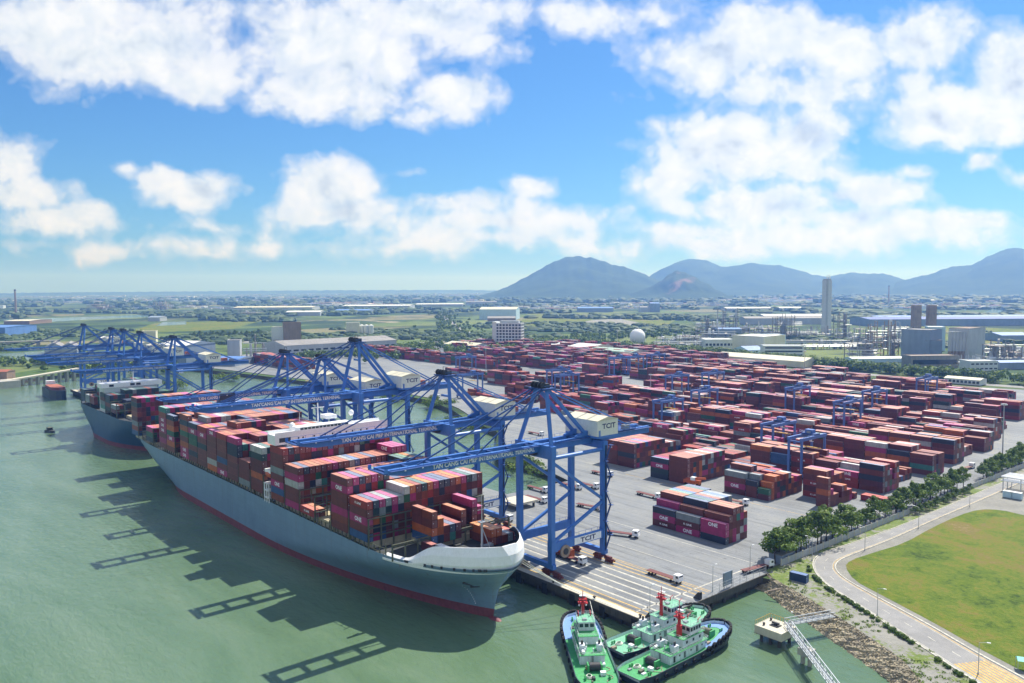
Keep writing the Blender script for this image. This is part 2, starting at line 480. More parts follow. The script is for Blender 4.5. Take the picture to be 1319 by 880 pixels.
# ------------------------------------------------------------------ light, sky
SUN = Vector((-0.16, 0.78, 1.0)).normalized()
sd = bpy.data.lights.new('sun', 'SUN'); sd.energy = 5.0; sd.angle = math.radians(0.5); sd.color = (1.0, 0.955, 0.89)
so = bpy.data.objects.new('sun', sd); COL.objects.link(so); so.location = (0, 0, 600)
so.rotation_euler = SUN.to_track_quat('Z', 'Y').to_euler()

W = bpy.data.worlds.new('World'); SC.world = W; W.use_nodes = True
nt = W.node_tree; bg = nt.nodes['Background']
sky = nt.nodes.new('ShaderNodeTexSky'); sky.sky_type = 'NISHITA'; sky.sun_disc = False
sky.sun_elevation = math.asin(SUN.z)
sky.sun_rotation = math.atan2(SUN.x, SUN.y)
sky.altitude = 0; sky.air_density = 1.0; sky.dust_density = 0.6; sky.ozone_density = 2.0
SKYK = 0.07
bg.inputs['Strength'].default_value = SKYK; W.cycles.sampling_method = 'MANUAL'; W.cycles.sample_map_resolution = 512
tc = nt.nodes.new('ShaderNodeTexCoord')
# heading frame: x to the right of north-ish heading of the harbour view, y ahead
mp = nt.nodes.new('ShaderNodeMapping'); mp.vector_type = 'POINT'
ang = math.atan2(fw.y, fw.x)
mp.inputs['Rotation'].default_value = (0, 0, PI / 2 - ang)
L(nt, tc.outputs['Generated'], mp.inputs['Vector'])
sep = nt.nodes.new('ShaderNodeSeparateXYZ'); L(nt, mp.outputs['Vector'], sep.inputs[0])
yy = math_n(nt, 'MAXIMUM', sep.outputs['Y'], 0.05)
qx = math_n(nt, 'DIVIDE', sep.outputs['X'], yy); qz = math_n(nt, 'DIVIDE', sep.outputs['Z'], yy)
cmb = nt.nodes.new('ShaderNodeCombineXYZ'); L(nt, qx, cmb.inputs[0]); L(nt, qz, cmb.inputs[1])
P0 = cmb.outputs[0]
# turbulence that bends the outline of the banks of cloud
w1 = N(nt, 'ShaderNodeTexNoise', Scale=9.0, Detail=3.0, Roughness=0.6); L(nt, P0, w1.inputs['Vector'])
vm = nt.nodes.new('ShaderNodeVectorMath'); vm.operation = 'SUBTRACT'; L(nt, w1.outputs['Color'], vm.inputs[0]); vm.inputs[1].default_value = (0.5, 0.5, 0.5)
vs = nt.nodes.new('ShaderNodeVectorMath'); vs.operation = 'SCALE'; L(nt, vm.outputs[0], vs.inputs[0]); vs.inputs['Scale'].default_value = 0.032
va = nt.nodes.new('ShaderNodeVectorMath'); va.operation = 'ADD'; L(nt, P0, va.inputs[0]); L(nt, vs.outputs[0], va.inputs[1])
PW = va.outputs[0]

def qxy(px, py): return (px - 659.5) / F, (369.9 - py) / F
# banks of cloud: centre, half-width, half-height (picture units of the sky map), weight
BANKS = [(60, 40, 130, 45, .95), (170, 70, 150, 50, 1.0), (240, 105, 80, 28, .85), (330, 30, 110, 40, .6), (430, 60, 130, 70, 1.0), (420, 120, 100, 38, .95),
         (540, 30, 160, 50, .85), (470, 150, 60, 18, .7), (590, 128, 55, 30, 1.0), (560, 150, 60, 16, .6), (760, 25, 110, 30, .7), (850, 40, 60, 22, .45),
         (20, 200, 60, 30, .85), (40, 245, 70, 25, .75), (115, 272, 50, 18, .8), (165, 217, 22, 14, .7), (210, 223, 28, 14, .8), (255, 245, 62, 24, 1.0), (310, 245, 22, 10, .5),
         (425, 240, 62, 34, 1.0), (440, 275, 100, 24, .85), (530, 228, 38, 8, .4), (60, 312, 60, 12, .5), (345, 314, 24, 9, .6), (270, 325, 50, 9, .45),
         (590, 265, 90, 18, .8), (690, 245, 40, 18, .8), (640, 285, 150, 18, .8), (735, 285, 70, 20, .7),
         (900, 90, 80, 45, 1.0), (1000, 60, 90, 45, 1.05), (1090, 80, 70, 50, .9), (1180, 65, 75, 40, 1.0), (1040, 130, 80, 30, .75),
         (940, 195, 110, 50, 1.05), (1020, 190, 70, 48, 1.0), (880, 230, 70, 28, .9), (1050, 230, 50, 18, .7),
         (1210, 150, 90, 38, 1.05), (1300, 110, 80, 55, 1.1), (1290, 170, 90, 25, .8), (1255, 216, 24, 13, .75), (1310, 235, 40, 20, .7),
         (1120, 255, 80, 22, .95), (1175, 230, 30, 12, .6), (950, 265, 90, 22, .8), (1090, 285, 150, 18, .8), (1240, 290, 110, 18, .8), (880, 300, 150, 18, .65),
         (640, 305, 260, 24, .66), (1100, 302, 300, 28, .74), (160, 318, 260, 20, .5), (420, 318, 180, 16, .5), (880, 318, 200, 20, .7), (80, 285, 120, 20, .7), (120, 20, 200, 40, .8), (620, 60, 60, 40, .6), (1130, 110, 120, 40, .7), (960, 130, 90, 30, .6), (1000, 270, 180, 30, .8), (300, 290, 140, 16, .4), (700, 280, 120, 24, .7)]
acc = None
for (px, py, rx, ry, wt) in BANKS:
    x, y = qxy(px, py); ix, iy = F / rx, F / ry
    ma = nt.nodes.new('ShaderNodeVectorMath'); ma.operation = 'MULTIPLY_ADD'
    L(nt, PW, ma.inputs[0]); ma.inputs[1].default_value = (ix, iy, 0); ma.inputs[2].default_value = (-x * ix, -y * iy, 0)
    ln = nt.nodes.new('ShaderNodeVectorMath'); ln.operation = 'LENGTH'; L(nt, ma.outputs[0], ln.inputs[0])
    v = math_n(nt, 'MULTIPLY_ADD', ln.outputs['Value'], -wt * 0.62); v.node.inputs[2].default_value = wt
    if acc is None: acc = math_n(nt, 'MAXIMUM', v, -0.6)
    else:
        sm = math_n(nt, 'SMOOTH_MAX', acc, v); sm.node.inputs[2].default_value = 0.18; acc = sm
# behind and beside the heading: unseen cloud, its cover set to brighten the shaded sides
back = math_n(nt, 'LESS_THAN', sep.outputs['Y'], 0.3)
acc = math_n(nt, 'ADD', math_n(nt, 'MULTIPLY', acc, math_n(nt, 'SUBTRACT', 1.0, back)), math_n(nt, 'MULTIPLY', back, 0.42))

def cloud_noise(off):
    m2 = nt.nodes.new('ShaderNodeVectorMath'); m2.operation = 'MULTIPLY_ADD'; L(nt, PW, m2.inputs[0]); m2.inputs[1].default_value = (1, 1.15, 1); m2.inputs[2].default_value = (off[0], off[1], 0)
    a = N(nt, 'ShaderNodeTexNoise', Scale=12.0, Detail=6.0, Roughness=0.56, Distortion=0.1); L(nt, m2.outputs[0], a.inputs['Vector'])
    v = N(nt, 'ShaderNodeTexVoronoi', feature='F1', Scale=24.0); v.inputs['Detail'].default_value = 2.0; v.inputs['Roughness'].default_value = 0.55; v.inputs['Lacunarity'].default_value = 2.1; v.normalize = True
    L(nt, m2.outputs[0], v.inputs['Vector'])
    puff = math_n(nt, 'SUBTRACT', 0.98, v.outputs['Distance'])
    return math_n(nt, 'ADD', math_n(nt, 'MULTIPLY', a.outputs['Fac'], 0.62), math_n(nt, 'MULTIPLY', puff, 0.36))
n0 = cloud_noise((0, 0)); n1_ = cloud_noise((0.014, 0.022))
dens = math_n(nt, 'ADD', acc, math_n(nt, 'MULTIPLY', math_n(nt, 'SUBTRACT', n0, 0.57), 2.0))
cov = ramp(nt, [(0.18, (0, 0, 0)), (0.34, (0.30, 0.30, 0.30)), (0.50, (0.84, 0.84, 0.84)), (0.72, (1, 1, 1))], dens)
sepc = nt.nodes.new('ShaderNodeSeparateColor'); L(nt, cov, sepc.inputs[0])
cover = sepc.outputs[0]
# cloud body: thin rims bright, thick cores and sides turned from the sun greyer
relief = math_n(nt, 'SUBTRACT', n0, n1_)
lit = math_n(nt, 'ADD', math_n(nt, 'MULTIPLY', relief, 3.0), math_n(nt, 'MULTIPLY_ADD', dens, -0.52), True)
lit.node.inputs[1].links[0].from_node.inputs[2].default_value = 1.02
ccol = ramp(nt, [(0.22, (0.56, 0.64, 0.74)), (0.5, (0.82, 0.88, 0.94)), (0.85, (1.0, 1.0, 1.0))], lit)
cl = mix(nt, 1.0, ccol, (10.2, 10.4, 10.7), 'MULTIPLY'); cl.node.clamp_result = False
tint = mix(nt, 1.0, sky.outputs['Color'], (0.42, 0.84, 1.34), 'MULTIPLY')
zz = math_n(nt, 'MAXIMUM', sep.outputs['Z'], 0.0)
final = mix(nt, cover, tint, cl)
L(nt, final, bg.inputs['Color'])

SC.view_settings.view_transform = 'Standard'; SC.view_settings.look = 'None'; SC.view_settings.gamma = 1
SC.view_settings.exposure = 0.45
SC.cycles.use_denoising = True
SC.cycles.max_bounces = 6; SC.cycles.diffuse_bounces = 3; SC.cycles.glossy_bounces = 2; SC.cycles.transmission_bounces = 2
SC.cycles.volume_bounces = 0; SC.cycles.caustics_reflective = False; SC.cycles.caustics_refractive = False
SC.cycles.use_adaptive_sampling = True; SC.cycles.adaptive_threshold = 0.015

# ------------------------------------------------------------------ haze: one closed box of pale air round camera and scene
mh = bpy.data.materials.new('haze_air'); mh.use_nodes = True; hnt = mh.node_tree
hnt.nodes.remove(hnt.nodes['Principled BSDF'])
pv = hnt.nodes.new('ShaderNodeVolumePrincipled'); pv.inputs['Color'].default_value = (0.18, 0.39, 1.0, 1); pv.inputs['Density'].default_value = 0.000125
pv.inputs['Absorption Color'].default_value = (1, 1, 1, 1); pv.inputs['Anisotropy'].default_value = 0.3
L(hnt, pv.outputs[0], hnt.nodes['Material Output'].inputs['Volume']); MATS['haze_air'] = mh
tag(MB().box(-34000, 34000, -34000, 34000, -6, 640, 'haze_air').build('haze'), kind='stuff')

# ------------------------------------------------------------------ ground, water
QZ = 4.5; QE = 189.6; QU = -161.0; RAIL1, RAIL2 = 194.4, 221.1; QB = 257.0
def P2(px, py, z=QZ): p = at(px, py, z); return (p.x, p.y)

# one sheet of water out to the horizon
BIG = 22000
tag(MB().box(-BIG, BIG, -BIG, BIG, -3, 0, 'water', skip='bsenw').build('water'), kind='structure')

rip_top = [P2(*p) for p in [(996, 745.5), (1047, 774.5), (1075, 792), (1105, 811), (1164, 851), (1185, 876)]]
rip_wl = [P2(*p, 0) for p in [(984, 762), (1015, 787), (1051, 811), (1100, 845), (1142, 876)]]
shore = [(-163.2, 251), (QU - 1.5, 251), (QU - 1.5, QE + 1.5), (-936, QE + 1.5), (-936, QB), (-310, QB), (-310, 300), (-340, 309), (-376, 306), (-400, 322), (-452, 366), (-512, 383), (-560, 404), (-620, 422), (-690, 424), (-760, 442), (-850, 405), (-945, 392), (-1040, 372), (-1150, 352), (-1260, 350)]
lft = [P2(*p, 3) for p in [(108, 482), (60, 486), (0, 495), (-120, 512)]]
farring = [(-9000, -2500)] + [(BIG * 0.98 * math.cos(a), BIG * 0.98 * math.sin(a)) for a in [math.radians(t) for t in range(188, 20, -8)]] + [(9000, -2000), (1200, -1500), (0, -300)]
lowr = [(-40, 150)]
land = shore + lft + farring + lowr + rip_top[::-1]
tag(MB().prism(land, -2.5, 4.0, 'concrete_dark', 'plain').build('ground'), kind='structure')

# quay and yard paving
def yard_end(v): return -166 if v < 560 else -166 - 0.02 * (v - 560)
yard = [(QU, QE), (-937, QE), (-937, QB), (-310, QB), (-310, 300), (-340, 309), (-400, 328), (-452, 372), (-512, 390), (-560, 411), (-620, 430), (-690, 432), (-760, 450), (-850, 414), (-945, 402), (-1120, 372), (-1250, 500), (-1250, 745), (-1190, 900), (-1060, 1010), (-760, 1010), (-420, 860), (-285, 900), (-166, 900), (-163.5, 530), (-163.5, 262), (QU, 256)]
tag(MB().prism(yard, 2.4, QZ, 'concrete_dark', 'apron').build('yard_pavement'), kind='structure')
fm = MB()
for v in (QE - 0.35,): fm.box(-937, QU + 0.3, v, v + 0.345, 2.2, QZ + 0.25, 'concrete_dark')           # capping beam along the edge
fm.box(QU + 0.005, QU + 0.35, QE, 256, 2.3, QZ + 0.2, 'concrete_dark')
for i in range(70):                                                                     # raking piles under the deck
    u = QU - 4 - i * 8
    fm.cyl((u, QE + 0.9, -3), (u, QE + 0.9, 2.35), 0.55, 0.55, 'concrete_dark', 8, False)
for i in range(9): fm.cyl((QU - 0.9, QE + 6 + i * 7, -3), (QU - 0.9, QE + 6 + i * 7, 2.35), 0.55, 0.55, 'concrete_dark', 8, False)
tag(fm.build('quay_wall'), kind='structure')

mk = MB(); z1 = QZ + 0.006
def strip(u0, u1, v0, v1, mat, z=None): mk.box(u0, u1, v0, v1, (z or z1) - 0.001, z or z1, mat, skip='b')
for v, w in ((RAIL1 - 1.3, .45), (RAIL1 + 1.5, .5), (RAIL2 - 1.5, .45), (RAIL2 + 1.4, .5)): strip(-932, QU - 3, v - w / 2, v + w / 2, 'line_yellow')
strip(-932, QU - 3, RAIL1 - 0.12, RAIL1 + 0.12, 'concrete_dark', z1 + .004); strip(-932, QU - 3, RAIL2 - 0.12, RAIL2 + 0.12, 'concrete_dark', z1 + .004)
strip(-932, QU - 3, QE + 0.5, QE + 3.2, 'concrete_pale')
for k in range(5): strip(-932, QU - 3, RAIL1 + 4.0 + k * 4.4, RAIL1 + 4.9 + k * 4.4, 'line_white')
for v in (RAIL2 + 3.4, RAIL2 + 4.6): strip(-932, QU - 3, v, v + 0.3, 'line_yellow')
for v in (RAIL2 + 18, RAIL2 + 40): strip(-305, QU - 10, v, v + 0.3, 'line_white')
strip(QU - 8.2, QU - 7.6, QE + 3.3, 255, 'line_white')
for v0 in (334, 389): strip(-300, -176, v0, v0 + .25, 'line_yellow')
tag(mk.build('quay_markings'), kind='structure')

# slope of stones down to the water, and the ground behind it
n = 40
def along(pl, t):
    ls = [math.dist(pl[i], pl[i + 1]) for i in range(len(pl) - 1)]; d = t * sum(ls)
    for i, l in enumerate(ls):
        if d <= l or i == len(ls) - 1: return (lerp(pl[i][0], pl[i + 1][0], d / l), lerp(pl[i][1], pl[i + 1][1], d / l))
        d -= l
rip_top2 = [(-163.2, 257.2)] + rip_top + [(-72, 190), (-50, 160)]
rip_wl2 = [(-163.4, 250.0)] + rip_wl + [(-86, 205), (-62, 170)]
rows = []; rr = random.Random(4)
for i in range(n * 2 + 1):
    a = along(rip_wl2, i / (n * 2)); b_ = along(rip_top2, i / (n * 2)); row = []
    for j in range(9):
        t = j / 8 * 1.3 - 0.3
        row.append((lerp(a[0], b_[0], t) + rr.uniform(-.35, .35), lerp(a[1], b_[1], t) + rr.uniform(-.35, .35), 4.62 * t + (rr.uniform(-.3, .3) if 0 < j < 8 else 0)))
    rows.append(row)
tag(MB().loft(rows, 'riprap_stone', closed=False).build('riprap_slope'), kind='structure')
stones = MB()
for i in range(1500):
    t = rr.random(); a = along(rip_wl2, t); b_ = along(rip_top2, t); s = rr.uniform(-.1, 1.0); r = rr.uniform(.15, .34)
    stones.blob((lerp(a[0], b_[0], s), lerp(a[1], b_[1], s), 4.62 * s + .1), r, r * rr.uniform(.7, 1.2), r * .6, 'riprap_stone', 5, 4, .25, rnd=rr)
tag(stones.build('riprap_stones'), kind='stuff')

rd_out = [P2(*p) for p in [(1250, 640), (1200, 661), (1150, 682), (1090, 703), (1060, 712), (1047, 722), (1050, 738), (1070, 757), (1100, 775), (1150, 808), (1200, 840), (1245, 870)]]
rd_out = [(-156.8, 540), (-156.4, 424)] + rd_out[1:] + [(-60, 216), (-30, 197)]
rd_in = [P2(*p) for p in [(1250, 650), (1200, 671), (1150, 694), (1100, 713), (1078, 722), (1073, 732), (1085, 745), (1120, 765), (1200, 808), (1250, 838), (1305, 868)]]
rd_in = [(-150.6, 540)] + rd_in + [(-52, 226), (-22, 207)]
verge = rip_top2[1:] + [(-28, 180)] + rd_out[::-1] + [(-163.3, 540), (-163.3, 258)]
tag(MB().sheet(verge, 4.55, 'rough_grass').build('verge_ground'), kind='structure')

def ribbon(a, b_, z, mat, n=90, mb=None, w0=0.0, w1=1.0):
    mb = mb or MB(); v = []
    for i in range(n + 1):
        p = along(a, i / n); q = along(b_, i / n)
        v += [(lerp(p[0], q[0], w0), lerp(p[1], q[1], w0), z), (lerp(p[0], q[0], w1), lerp(p[1], q[1], w1), z)]
    return mb.add(v, [[2 * i, 2 * i + 1, 2 * i + 3, 2 * i + 2] for i in range(n)], mat)
def smooth_poly(pl, it=2):
    for _ in range(it):
        q = [pl[0]]
        for i in range(len(pl) - 1):
            a, b_ = pl[i], pl[i + 1]
            q += [(lerp(a[0], b_[0], .25), lerp(a[1], b_[1], .25)), (lerp(a[0], b_[0], .75), lerp(a[1], b_[1], .75))]
        pl = q + [pl[-1]]
    return pl
# pair up the two kerbs by nearest points so the ribbon does not shear round the bend
ro = smooth_poly(rd_out); ri = smooth_poly(rd_in)
NR = 120
ctr = [((along(ro, i / NR)[0] + along(ri, i / NR)[0]) / 2, (along(ro, i / NR)[1] + along(ri, i / NR)[1]) / 2) for i in range(NR + 1)]
def nearest(pl, p):
    best = None
    for i in range(len(pl) - 1):
        a, b_ = Vector(pl[i]), Vector(pl[i + 1]); d = b_ - a; t = max(0, min(1, (Vector(p) - a).dot(d) / max(d.length_squared, 1e-9))); q = a + d * t
        e = (q - Vector(p)).length
        if best is None or e < best[0]: best = (e, (q.x, q.y))
    return best[1]
ro2 = [nearest(ro, p) for p in ctr]; ri2 = [nearest(ri, p) for p in ctr]
def rib(w0, w1, z, mat, mb=None, idx=None):
    mb = mb or MB(); v = []; idx = idx or range(len(ctr))
    for i in idx:
        p, q = ro2[i], ri2[i]
        v += [(lerp(p[0], q[0], w0), lerp(p[1], q[1], w0), z), (lerp(p[0], q[0], w1), lerp(p[1], q[1], w1), z)]
    return mb.add(v, [[2 * k, 2 * k + 2, 2 * k + 3, 2 * k + 1] for k in range(len(list(idx)) - 1)], mat)
# grass field inside the bend with a gravel margin
inner = ri2
margin = inner + [(60, 190), (400, 420), (60, 560), (-140, 540)]
tag(MB().sheet(margin, 4.53, 'gravel_ground').build('field_margin'), kind='structure')
gf = [P2(*p) for p in [(1319, 664), (1290, 657), (1262, 656), (1235, 664), (1200, 680), (1165, 700), (1125, 712), (1095, 722), (1088, 730)]] + [P2(*p) for p in [(1100, 748), (1132, 765), (1206, 804), (1256, 833), (1300, 856), (1332, 873)]] + [(-40, 228), (60, 200), (300, 350), (60, 470), (-90, 428)]
tag(MB().sheet(smooth_poly(gf + [gf[0]], 1)[:-1], 4.56, 'grass_field').build('grass_field'), kind='structure')
road = rib(0, 1, 4.60, 'asphalt')
tag(road.build('road'), kind='structure')
rm = MB()
rib(.03, .055, 4.606, 'line_white', rm); rib(.93, .955, 4.606, 'line_yellow', rm); rib(.88, .9, 4.606, 'line_white', rm)
for i in range(2, NR - 2, 3): rib(.49, .515, 4.606, 'line_white', rm, [i, i + 1])
i0 = min(range(NR), key=lambda i: math.dist(ctr[i], P2(1275, 866)))
for k in range(9): rib(.08 + k * .095, .13 + k * .095, 4.608, 'line_yellow', rm, list(range(i0 - 2, i0 + 3)))
tag(rm.build('road_markings'), kind='structure')
kb = MB()
def kerb(w0, w1, mb):
    n_ = len(ctr)
    for i in range(n_ - 1):
        p0, q0, p1, q1 = ro2[i], ri2[i], ro2[i + 1], ri2[i + 1]
        a = [(lerp(p0[0], q0[0], w), lerp(p0[1], q0[1], w)) for w in (w0, w1)]; b_ = [(lerp(p1[0], q1[0], w), lerp(p1[1], q1[1], w)) for w in (w0, w1)]
        v = [(*a[0], 4.5), (*a[1], 4.5), (*b_[1], 4.5), (*b_[0], 4.5), (*a[0], 4.74), (*a[1], 4.74), (*b_[1], 4.74), (*b_[0], 4.74)]
        mb.add(v, [[4, 5, 6, 7], [0, 3, 7, 4], [1, 5, 6, 2]], 'line_white')
kerb(-.07, -.01, kb); kerb(1.01, 1.07, kb)
tag(kb.build('kerb'), kind='structure')

# lagoons, creeks and bare plots out on the plain (sheets just above the ground)
ponds = MB(); plots = MB()
def patch(mb, pts, z, mat): mb.sheet([P2(*p, 4.0) for p in pts], z, mat)
patch(ponds, [(-40, 468), (40, 464), (75, 459), (60, 452), (10, 455), (-40, 457)], 4.06, 'water')
patch(ponds, [(-40, 446), (30, 440), (45, 434), (-40, 434)], 4.06, 'water')
patch(ponds, [(0, 412), (60, 410), (180, 406), (300, 402), (420, 404), (300, 405), (150, 410), (40, 416)], 4.06, 'water')
patch(ponds, [(200, 420), (240, 418), (240, 414), (210, 415)], 4.06, 'water')
patch(ponds, [(1262, 404), (1319, 407), (1380, 406), (1380, 396), (1290, 395)], 4.06, 'water')
patch(ponds, [(-40, 405), (40, 400), (10, 396), (-40, 397)], 4.06, 'water')
tag(ponds.build('ponds'), kind='structure')
# bare ground, tracks and field strips seen on the plain
for pts, mat in [([(745, 416), (800, 421), (830, 417), (800, 411), (765, 412)], 'gravel_ground'), ([(250, 440), (335, 442), (335, 434), (262, 434)], 'gravel_ground'), ([(525, 442), (600, 437), (690, 438), (640, 443)], 'gravel_ground'),
                 ([(730, 446), (800, 450), (830, 444), (760, 441)], 'apron'), ([(1060, 438), (1090, 446), (1100, 441), (1075, 434)], 'grass_field'), ([(300, 470), (345, 470), (352, 463), (315, 463)], 'grass_field'), ([(1035, 446), (1062, 449), (1062, 443), (1040, 441)], 'grass_field'),
                 ([(1170, 440), (1319, 448), (1319, 425), (1170, 416)], 'grass_field'), ([(500, 432), (640, 440), (600, 425), (520, 424)], 'grass_field'), ([(660, 426), (860, 420), (880, 404), (680, 404)], 'grass_field'), ([(160, 430), (300, 424), (340, 412), (200, 416)], 'grass_field')]:
    patch(plots, pts, 4.05 if mat != 'grass_field' else 4.03, mat)
tag(plots.build('field_plots'), kind='structure')
rdm = MB()
def track(pts, w, z=4.09, mat='asphalt'):
    p = smooth_poly([P2(*q, 4.0) for q in pts], 2)
    a = []; b_ = []
    for i in range(len(p)):
        d = Vector(p[min(i + 1, len(p) - 1)]) - Vector(p[max(i - 1, 0)]); d.normalize(); n_ = Vector((-d.y, d.x)) * w / 2
        a.append((p[i][0] + n_.x, p[i][1] + n_.y)); b_.append((p[i][0] - n_.x, p[i][1] - n_.y))
    v = [(*q, z) for q in a] + [(*q, z) for q in b_]; k = len(p)
    rdm.add(v, [[i, i + k, i + k + 1, i + 1] for i in range(k - 1)], mat)
track([(1400, 506), (1319, 499), (1180, 489), (1000, 470), (880, 457), (740, 450)], 18)
track([(640, 446), (605, 430), (580, 415), (565, 403), (560, 396)], 14)
track([(300, 410), (520, 400), (800, 396)], 14)
track([(900, 403), (1100, 410), (1400, 418)], 16)
tag(rdm.build('country_roads'), kind='structure')

# ------------------------------------------------------------------ hills
def hill(name, sil, dist, back, front, mat, seed):
    # silhouette -> ridge in plan at its own distance; flanks fall away before and behind with spurs
    rn = random.Random(seed); pts = []
    x0, x1 = sil[0][0], sil[-1][0]; k = max(30, int((x1 - x0) / 3))
    for i in range(k + 1):
        x = lerp(x0, x1, i / k)
        for a, b_ in zip(sil, sil[1:]):
            if a[0] <= x <= b_[0]: y = lerp(a[1], b_[1], (x - a[0]) / max(1e-6, b_[0] - a[0])); break
        D = dist * (1 + 0.05 * mnoise.noise(Vector((x * 0.01, seed, 0))))
        p = far(x, y, D); p.z += 14 * mnoise.noise(Vector((x * 0.12, seed, 3)))
        pts.append(p)
    rows = []
    m_ = 16
    for j in range(-m_, m_ + 1):
        row = []
        for i, p in enumerate(pts):
            d = Vector((p.x, p.y)).normalized(); o = (front if j < 0 else back) * j / m_
            t = abs(j) / m_
            sp = mnoise.fractal(Vector((p.x * 0.0011, p.y * 0.0011, j * 0.16 + seed)), 1.0, 2.0, 4)
            h = max(p.z, 4) * (1 - t) ** 1.25 * (1 + 0.34 * sp * min(1, t * 4)) - (2 if t > .95 else 0)
            q = Vector((p.x, p.y)) + d * o + Vector((-d.y, d.x)) * 90 * sp * min(1, t * 3)
            row.append((q.x, q.y, max(h, 1.0) if t < 1 else 2.0))
        rows.append(row)
    return tag(MB().loft(rows, mat, closed=False).build(name, smooth=True), kind='structure')
hill('hills', [(620, 380), (640, 375), (654, 369), (668, 362), (690, 350), (712, 338), (728, 331.5), (740, 330), (762, 332), (790, 341), (804, 344), (815, 348), (830, 353), (842, 359), (870, 371), (900, 381)], 8300, 2200, 1900, 'hill_forest', 3)
hill('hills', [(815, 380), (830, 372), (845, 366), (862, 353), (872, 349), (884, 351), (900, 360), (915, 368), (930, 377), (945, 382)], 6900, 900, 900, 'hill_quarry', 8)
hill('hills', [(800, 378), (825, 365), (842, 353), (862, 342), (880, 335), (892, 333.5), (908, 335), (930, 344), (950, 342), (968, 338.5), (985, 341), (1004, 342), (1028, 348), (1048, 354), (1066, 357), (1085, 352.5), (1100, 351), (1112, 353), (1128, 352), (1145, 354), (1165, 360), (1200, 372), (1230, 381)], 10800, 2500, 2600, 'hill_forest', 14)
hill('hills', [(1130, 378), (1160, 362), (1180, 357), (1196, 354), (1212, 348), (1225, 343.5), (1250, 342), (1262, 336), (1278, 328), (1296, 321), (1305, 319), (1322, 321), (1360, 333), (1400, 350), (1450, 372)], 9800, 2400, 2200, 'hill_forest', 21)
hill('hills', [(-80, 379), (60, 377), (240, 375.5), (420, 374), (600, 373.5), (700, 376)], 17500, 1200, 900, 'hill_forest', 31)
# ------------------------------------------------------------------ containers
PAL = {  # name -> (side colour, roof colour) ; roofs faded and dusty, with sun glare painted into the tone
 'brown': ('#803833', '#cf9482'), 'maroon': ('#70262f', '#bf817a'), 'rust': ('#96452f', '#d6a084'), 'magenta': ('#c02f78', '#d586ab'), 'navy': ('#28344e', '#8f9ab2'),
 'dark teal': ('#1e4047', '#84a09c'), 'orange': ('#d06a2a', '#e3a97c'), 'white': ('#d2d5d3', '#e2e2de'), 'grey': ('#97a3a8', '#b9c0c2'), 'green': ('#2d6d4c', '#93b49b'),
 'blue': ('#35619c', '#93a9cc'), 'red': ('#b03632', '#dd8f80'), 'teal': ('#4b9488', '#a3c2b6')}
MIXW = [('brown', 34), ('maroon', 15), ('rust', 10), ('magenta', 12), ('navy', 7), ('dark teal', 5), ('orange', 5), ('white', 3), ('grey', 4), ('green', 2), ('blue', 2), ('red', 5), ('teal', 1)]
YARDW = [('brown', 34), ('maroon', 20), ('rust', 9), ('magenta', 8), ('navy', 6), ('dark teal', 5), ('orange', 6.5), ('white', 3), ('grey', 2.4), ('green', 2), ('blue', 2.2), ('red', 7), ('teal', 1)]
def pick(r, w):
    t = r.uniform(0, sum(x[1] for x in w))
    for n_, x in w:
        t -= x
        if t <= 0: return n_
    return w[0][0]
CL, CW, TIER = 12.19, 2.44, 2.8
CONTS = []    # every container that shows a face: dicts
LANES = {}
def put(u, v, z, color, length=CL, where='', letter=None):
    """u, v: the corner nearest the stern / the water; length runs along u"""
    c = dict(u=u, v=v, z=z, L=length, color=color, where=where, letter=letter); CONTS.append(c); return c

def stack_grid(r, cells, z0, weights, where_f, fixed=None, cull=True):
    """cells: {(slot,row): (u, v, tiers, length)}; only containers with an open face are laid"""
    fixed = fixed or {}
    for (s, w), (u, v, n_, ln) in cells.items():
        for t in range(n_):
            top = t == n_ - 1
            f = cells.get((s, w - 1)); e = cells.get((s + 1, w)); wst = cells.get((s - 1, w)); bk = cells.get((s, w + 1))
            open_ = top or f is None or f[2] <= t or e is None or e[2] <= t or wst is None or wst[2] <= t or bk is None or bk[2] <= t
            if cull and not open_: continue
            col = fixed.get((s, w, t)) or pick(r, weights)
            put(u, v, z0 + t * TIER, col, ln, where_f(s, w, t, n_))

